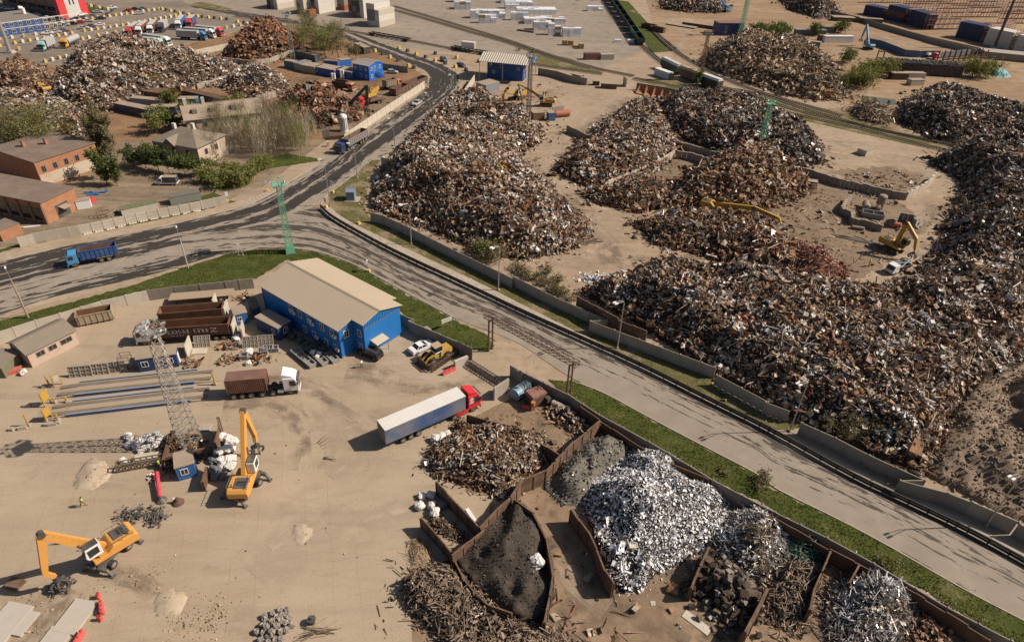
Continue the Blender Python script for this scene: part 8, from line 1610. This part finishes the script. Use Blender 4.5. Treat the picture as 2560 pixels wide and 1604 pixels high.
box_thing('steel_skip','long white sided skip behind the white ribbed fence','skip',"@01 1320 470",(8,2.4,1.5),radians(38),m_concl,mat('ivy',(.12,.13,.06),.9,0,.5)); box_thing('market_kiosk','white and red stall under an awning by the arched shelter','kiosk',"@01 800 440",(3,2,2),radians(30),m_white,m_tanroof); slab('red chest freezer beside the stall',"@01 870 395",(1.4,1.0,1.0),radians(60),0,m_redp,'chest'); box_thing('metal_garage','low grey corrugated garage by the short fence','garage',"@01 1750 380",(7,2.6,2),radians(33),m_galv,m_steel); t = thing('cage','rusty wire cage behind the white ribbed fence','cage',p1("@01 930 550"),.6); b = MB(); [b.bar((x,y,0),(x,y,1.8),.08) for x in (0,1.2,2.4) for y in (0,1.6)]; [b.bar((0,y,z),(2.4,y,z),.07) for y in (0,1.6) for z in (.1,.9,1.8)]; [b.bar((x,0,z),(x,1.6,z),.07) for x in (0,2.4) for z in (.1,.9,1.8)]; b.build('frame',m_rustw,t); bundle('stack of brown planks behind the white ribbed fence',"@01 1060 510",26,2.4,.1,1.2,m_rod,'plank_stack','planks',.4,.12); box_thing('metal_garage','brown shed with white windows at the left edge below the workshop','shed',"@01 60 700",(4.5,5,2.4),radians(65),m_brick,m_dkroof); box_thing('market_kiosk','red tipped cabin outside the low brown shed','scrap part',"@02 150 480",(2,1,.5),.7,mat('flag_red',(.5,.12,.08),.6),mat('flag_red',(.5,.12,.08),.6))
m_skin = mat('skin',(.42,.26,.19),.6,0,0); m_hair = mat('dark_hair',(.03,.02,.015),.8)
def person(label,at,rz,top,legs,stride=.2,hat=None,arms=.15,vest=None,h=1.76,bend=0.0):
 t = thing('person',label,'person',p1(at),rz); k = h / 1.76; J = {'pel': (0,0,.95,.15),'sp': (bend * .1,0,1.2,.15),'ch': (bend * .25,0,1.4,.17),'nk': (.02 + bend * .33,0,1.53,.06),'hd': (.04 + bend * .38,0,1.64,.10),'top': (.03 + bend * .4,0,1.76,.075)}
 E = [('pel','sp'),('sp','ch'),('ch','nk'),('nk','hd'),('hd','top')]
 for s,sy in (('l',1),('r',-1)):
  f = stride * sy
  J['h' + s] = (0,.1 * sy,.9,.1); J['k' + s] = (f * .6 + .03,.1 * sy,.5,.068); J['a' + s] = (f,.1 * sy,.1,.045); J['t' + s] = (f + .16,.11 * sy,.04,.035)
  J['s' + s] = (bend * .25,.19 * sy,1.42,.065); J['e' + s] = (-f * .35 + arms * .3 + bend * .3,.26 * sy,1.16,.047); J['w' + s] = (-f * .3 + arms + bend * .3,.25 * sy,.93,.034); J['f' + s] = (-f * .3 + arms + .05 + bend * .3,.24 * sy,.83,.03)
  E += [('pel','h' + s),('h' + s,'k' + s),('k' + s,'a' + s),('a' + s,'t' + s),('ch','s' + s),('s' + s,'e' + s),('e' + s,'w' + s),('w' + s,'f' + s)]
 ks = list(J); me = bpy.data.meshes.new('body'); me.from_pydata([tuple(c * k for c in J[q][:3]) for q in ks],[(ks.index(a),ks.index(b)) for a,b in E],[]); o = bpy.data.objects.new('body',me); S.collection.objects.link(o); o.parent = t
 o.modifiers.new('skin','SKIN');
 for i,q in enumerate(ks): me.skin_vertices[0].data[i].radius = (J[q][3] * k,) * 2
 me.skin_vertices[0].data[0].use_root = True; md = o.modifiers.new('sub','SUBSURF'); md.levels = 1; md.render_levels = 1
 m,ns,ls,b = nodes('clothes'); g = N(ns,"ShaderNodeTexCoord"); sp = N(ns,"ShaderNodeSeparateXYZ"); ls.new(g.outputs['Object'],sp.inputs[0]); dv = N(ns,"ShaderNodeMath",operation='DIVIDE'); dv.inputs[1].default_value = 1.9 * k; ls.new(sp.outputs[2],dv.inputs[0])
 ls.new(ramp(ns,ls,dv.outputs[0],[(0,(.03,.025,.02)),(.065,legs),(.51,top),(.80,m_skin.node_tree.nodes['Principled BSDF'].inputs[0].default_value[:3] if 0 else (.42,.26,.19))],'CONSTANT'),b.inputs['Base Color']); b.inputs['Roughness'].default_value = .8; me.materials.append(m)
 hx,hz = J['top'][0] * k,1.70 * k; MB().lathe([(.115 * k,-.02),(.12 * k,.04),(.09 * k,.11),(.03 * k,.14)],(hx,0,hz),10).build('helmet' if hat else 'hair',mat('hat_%s' % str(hat),hat,.4) if hat else m_hair,t)
 MB().box((hx + .105 * k,0,1.63 * k),(.04,.03,.045)).build('nose',m_skin,t)
 if vest: MB().lathe([(.2,0),(.215,.2),(.225,.4),(.14,.5)],(bend * .16,0,1.0 * k),12).build('vest',mat('hivis',vest,.6),t)
 return t
HV = (.45,.62,.05)
person('person in a white shirt and dark trousers walking by the black car',"@12 1000 440",2.6,(.65,.62,.6),(.10,.08,.07),.22)
person('worker in a yellow green vest and red trousers crossing the open yard',"@03 785 235",.3,(.05,.08,.05),(.30,.05,.04),.35,None,.2,HV,bend=.4)
person('worker in a yellow green vest and white helmet by the excavator shadow',"@31 945 1000",0,(.05,.06,.05),(.03,.03,.035),.15,(.7,.7,.68),.3,HV)
person('left of two dark clothed workers standing on the pale ground',"@20 293 908",-1.2,(.04,.04,.045),(.05,.045,.04),.08); person('right of two dark clothed workers standing on the pale ground',"@20 315 908",-2.0,(.035,.035,.04),(.04,.04,.04),.08)
person('worker in a yellow green vest bending over the upright frames',"@02 1510 1390",1.2,(.1,.12,.1),(.05,.05,.08),.15,None,.4,HV,bend=.6); person('worker in blue beside the small blue cabin',"@02 1575 1420",.4,(.05,.08,.2),(.04,.05,.1),.1); person('worker in dark blue crouching by the waffle slabs',"@02 2245 270",.4,(.04,.06,.15),(.03,.04,.08),.2,None,.4,None,bend=.8)
# TREES AND SHRUBS
def leaf_mat(name,a,b_,c):
 m,ns,ls,b = nodes(name); g = N(ns,"ShaderNodeNewGeometry"); col = ramp(ns,ls,g.outputs['Random Per Island'],[(0,a),(.35,b_),(.7,c)],'CONSTANT'); ls.new(col,b.inputs['Base Color']); b.inputs['Roughness'].default_value = .75; b.inputs['Specular IOR Level'].default_value = .2
 tr = N(ns,"ShaderNodeBsdfTranslucent"); ls.new(col,tr.inputs[0]); mx = N(ns,"ShaderNodeMixShader"); mx.inputs[0].default_value = .25; ls.new(b.outputs[0],mx.inputs[1]); ls.new(tr.outputs[0],mx.inputs[2]); ls.new(mx.outputs[0],ns["Material Output"].inputs[0]); return m
m_lf = leaf_mat('spring_leaves',(.15,.16,.04),(.20,.205,.055),(.25,.24,.085)); m_lg = leaf_mat('green_leaves',(.06,.085,.018),(.095,.12,.026),(.14,.16,.042)); m_ol = leaf_mat('olive_buds',(.19,.16,.085),(.24,.20,.11),(.16,.15,.06)); m_dk = leaf_mat('dark_leaves',(.04,.055,.017),(.06,.08,.024),(.09,.11,.035))
m_bark = mat('bark',(.14,.105,.075),.9,0,.3,(.2,.16,.12)); m_twig = mat('bare_twigs',(.40,.33,.24),.9,0,.4,(.46,.39,.29)); m_twigd = mat('dark_twigs',(.15,.12,.085),.9,0,.3)
def tree(name,label,base,h,r,kind,seed,group=None,cat='tree',leaf=None,lsz=.28,nl=1800,z=0.0):
 """kind: 'round', 'column', 'thicket' (bare upright stems)"""
 R = np.random.RandomState(seed); c = p1(base) if isinstance(base,str) else base; t = thing(name,label,cat,(c.x,c.y,z),R.rand() * 6,group); tr = MB(); tips = []
 ns_ = {'round': 1,'column': 1,'thicket': 7,'shrub': 5}[kind]
 for s in range(ns_):
  bx,by = (R.randn(2) * r * .4 if ns_ > 1 else (0,0)); hh = h * R.uniform(.75,1.0); lean = R.randn(2) * (.08 if kind != 'shrub' else .3) * h * .5; p0 = Vector((bx,by,0)); segs = 4; rad = max(.03,h * (.018 if ns_ == 1 else .006)); prev = p0
  for i in range(1,segs + 1):
   q = p0 + Vector((lean[0] * i / segs,lean[1] * i / segs,hh * .92 * i / segs)) + Vector((R.randn() * .02 * h,R.randn() * .02 * h,0)); tr.cyl(prev,q,rad * (1 - (i - 1) / (segs + .6)),rad * (1 - i / (segs + .6)),6); prev = q
   if i >= (1 if kind != 'round' else 2):
    for b in range({'round': 7,'column': 8,'thicket': 4,'shrub': 3}[kind]):
     a = R.rand() * 6.28; spread = r * {'round': R.uniform(.5,1.0),'column': R.uniform(.35,.9),'thicket': R.uniform(.15,.5),'shrub': R.uniform(.3,.9)}[kind]; up = {'round': R.uniform(.1,.5) * r,'column': R.uniform(.5,1.2) * r,'thicket': R.uniform(.12,.25) * h,'shrub': R.uniform(.05,.2) * h}[kind]
     o0 = prev.lerp(p0,R.rand() * .25); e = o0 + Vector((cos(a) * spread,sin(a) * spread,up));
     if e.z > h: e.z = h
     tr.cyl(o0,e,rad * .4,rad * .12,4,False); tips.append((o0,e))
 tr.build('trunk',m_twig if kind == 'thicket' else m_bark,t)
 T0 = np.array([a for a,b in tips]); T1 = np.array([b for a,b in tips]); k = R.randint(len(tips),size=nl); f = R.rand(nl)[:,None] ** .7; clump = R.rand(len(tips)) ; keep = R.rand(nl) < (.35 + .65 * clump[k]); k,f = k[keep],f[keep]; n = len(k)
 C = T0[k] * (1 - f) + T1[k] * f + R.randn(n,3) * r * np.array([.13,.13,.12]); C[:,2] = np.clip(C[:,2],.1,h * 1.05)
 a = R.randn(n,3); a /= np.linalg.norm(a,axis=1)[:,None]; b = np.cross(a,R.randn(n,3)); b /= np.linalg.norm(b,axis=1)[:,None]; sz = lsz * R.uniform(.5,1.3,n)[:,None]
 if kind == 'thicket':
  u = np.stack([R.randn(n) * .25,R.randn(n) * .25,np.ones(n)],1); L = r * R.uniform(.2,.7,n)[:,None]; w_ = b * .04; V = np.stack([C - w_,C + w_,C + u * L + w_ * .3,C + u * L - w_ * .3],1).reshape(-1,3)
  npmesh('crown',V,np.arange(4 * n).reshape(-1,4),leaf or m_twig,t)['kind'] = 'stuff'
  return t
 V = np.stack([C - a * sz,C + b * sz * .6,C + a * sz,C - b * sz * .6],1).reshape(-1,3); npmesh('crown',V,np.arange(4 * n).reshape(-1,4),leaf or m_lf,t)['kind'] = 'stuff'; return t
sd_ = 500
def many(spots,fn):
 global sd_
 for i,s in enumerate(spots): sd_ += 1; fn(i,s,sd_)
many(["@00 1010 1500","@00 1060 1540","@00 960 1540"],lambda i,s,q: tree('poplar',['tallest budding poplar beside the brick workshop','budding poplar right of the tallest one','budding poplar on the left of the tallest one'][i],s,17 - 2 * i,3.0,'column',q,'poplars by the workshop',leaf=m_ol,nl=7000,lsz=.22))
many(["@00 120 1512","@00 330 1500","@01 180 -60","@00 560 1480","@00 30 1350"],lambda i,s,q: tree('bare_tree',['sparse budding tree at the left edge before the white heap','forked sparse tree over the turquoise rubbish','sparse tree behind the upper brick workshop','thin sparse tree between heap and poplars','sparse tree at the far left edge'][i],s,14,8,'round',q,'sparse trees at the left',leaf=[m_ol,m_lf][i % 2],nl=6500,lsz=.17))
many(["@01 1010 230","@01 1110 240","@01 950 180"],lambda i,s,q: tree('tree',['dark leaved tree trunk group in front of the poplars','slim tree right of the trunk group','small dark tree against the workshop wall'][i],s,8,2.4,'column',q,'trees by the workshop wall',leaf=m_lg,nl=1800))
many(["@01 1260 60","@01 1380 70","@01 1500 110","@01 1600 120","@01 1750 150","@01 1850 150","@01 1440 30"],lambda i,s,q: tree('bush',['dark green bush first left of the villa','dark green bush second left of the villa','dark bush below the villa corner','dark bush in front of the villa wall','bright bush right of the villa','bright bush behind the light lorry','dark bush close to the villa porch'][i],s,6.5,3,'round',q,'bushes around the villa','bush',m_lg if i > 3 else m_dk,.24,2200))
many(["@01 %d %d" % p for p in ((1950,210),(2060,240),(2160,250),(2260,240),(2350,200),(2120,180),(2240,150),(2000,120))] + ["@11 -20 130","@11 60 90"],lambda i,s,q: tree('shrub','young bright green shrub at the near foot of the bare thicket',s,4.5,2.4,'shrub',q,'green shrubs at the thicket foot','shrub',m_lf,.22,2200))
th = [(2000,1490),(2080,1440),(2160,1400),(2240,1430),(2320,1460),(2100,1330),(2200,1290),(2300,1330),(2380,1300),(2050,1250),(2170,1200),(2280,1220),(2400,1400)]
th2 = [(60,1480),(140,1440),(220,1400),(300,1430),(380,1460),(120,1350),(200,1310),(280,1330),(360,1370),(440,1420),(500,1380),(60,1280),(160,1240),(260,1250),(350,1290),(430,1320),(520,1300),(100,1180),(210,1170),(320,1200),(60,1390)]
many(["@00 %d %d" % p for p in th] + ["@10 %d %d" % p for p in th2],lambda i,s,q: tree('bare_sapling','grey brown bare sapling clump in the dense thicket by the road',s,8.5,3.4,'thicket',q,'bare saplings of the thicket',leaf=[m_twigd,m_ol,m_lf,m_twig,m_ol][i % 5],nl=650))
many(["@10 %d %d" % p for p in ((480,420),(560,460),(640,480),(720,520),(780,560),(460,500),(560,540),(660,560),(540,350),(700,420),(800,470),(480,320))],lambda i,s,q: tree('budding_tree','pale green budding tree in the clump behind the hut row',s,11,5,'round',q,'budding trees behind the huts',leaf=[m_ol,m_lf][i % 2],nl=3000,lsz=.2))
many(["@10 940 560","@10 880 570"],lambda i,s,q: tree('bare_tree',['small brown bare tree by the small dark shelter','small bare tree left of the brown one'][i],s,7,3,'round',q,None,leaf=m_ol,nl=700))
many(["@00 1540 1200","@00 1620 1240","@00 1480 1260","@00 1850 1120","@00 1780 1150","@00 2180 1080","@00 2240 1050","@00 1620 1010"],lambda i,s,q: tree('bush',['olive bush before the navy hut','olive bush by the villa chimney','olive bush left of the villa roof','green bush behind the long house','green bush by the turquoise hut','green bush at the right end of the long house','second green bush at the long house','small bush by the navy hut end'][i],s,6,3.4,'round',q,'bushes in the brown yard','bush',[m_lf,m_lg][i % 2],.28,2200))
tree('bush','green bush beside the brown lattice mast and the black hopper',"@20 1735 810",6,2.2,'column',901,None,'bush',m_lf,.25,1800)
many(["@11 2100 880","@11 2170 900","@11 2240 960"],lambda i,s,q: tree('bush',['large olive bush behind the concrete fence','yellow green bush beside the olive one','small bush right of the olive one'][i],s,4,2.3,'shrub',q,None,'bush',[m_ol,m_lf,m_ol][i],.2,2000))
many(["@21 30 1030","@21 110 1080","@21 200 1130","@21 290 1180","@21 380 1230","@21 470 1270","@21 560 1310","@21 430 1150","@21 330 1080"],lambda i,s,q: tree('shrub','low olive shrub in the row behind the concrete fence',s,1.8,1.6,'shrub',q,'low shrubs behind the fence','shrub',m_ol,.16,900))
many(["@32 760 1010","@32 850 1100","@32 720 1120"],lambda i,s,q: tree('bush',['olive bush growing on the foot of the huge heap','second olive bush before the grey fence','low bush left of the pair at the grey fence'][i],s,3.2,1.9,'shrub',q,None,'bush',m_ol,.16,1400,z=1.2))
tree('bush','pale bush between the broken wall and the soil heap',"@33 -60 60",2.2,1.8,'shrub',950,None,'bush',m_ol,.16,900)
many(["@30 820 780","@30 900 740","@30 980 720","@30 1060 720","@30 780 820","@30 880 820","@30 960 800","@30 1120 710"],lambda i,s,q: tree('willow_bush','bright green willow bush in the clump above the pond',s,7,4.5,'shrub',q,'willow bushes by the pond','bush',m_lf,.34,2200))
many(["@30 1880 720","@30 1940 740","@30 2050 740"],lambda i,s,q: tree('willow_bush','bright green willow bush at the right end of the rail stack',s,8,4.2,'shrub',q,'willow bushes at the rail stack','bush',m_lf,.34,2200))
many(["@20 2250 340","@20 2330 350","@20 2390 380","@20 2300 390","@30 20 340","@30 90 370","@30 160 340","@30 740 590","@30 460 340","@30 670 310","@30 30 400"],lambda i,s,q: tree('bush','green bush among the sheds behind the timber heap',s,6.5,4,'shrub',q,'bushes behind the timber heap','bush',m_lg,.34,2000))
many(["@20 60 480","@20 200 500","@22 960 960","@22 2000 1440","@33 640 620","@33 1110 800","@33 1180 880","@33 1700 1200","@33 1900 1330","@22 1840 1490"],lambda i,s,q: tree('weed_clump','leafy weed clump growing on the wall foot',s,1.6,1.3,'shrub',q,'weeds along the walls','weeds',m_lf,.14,420))
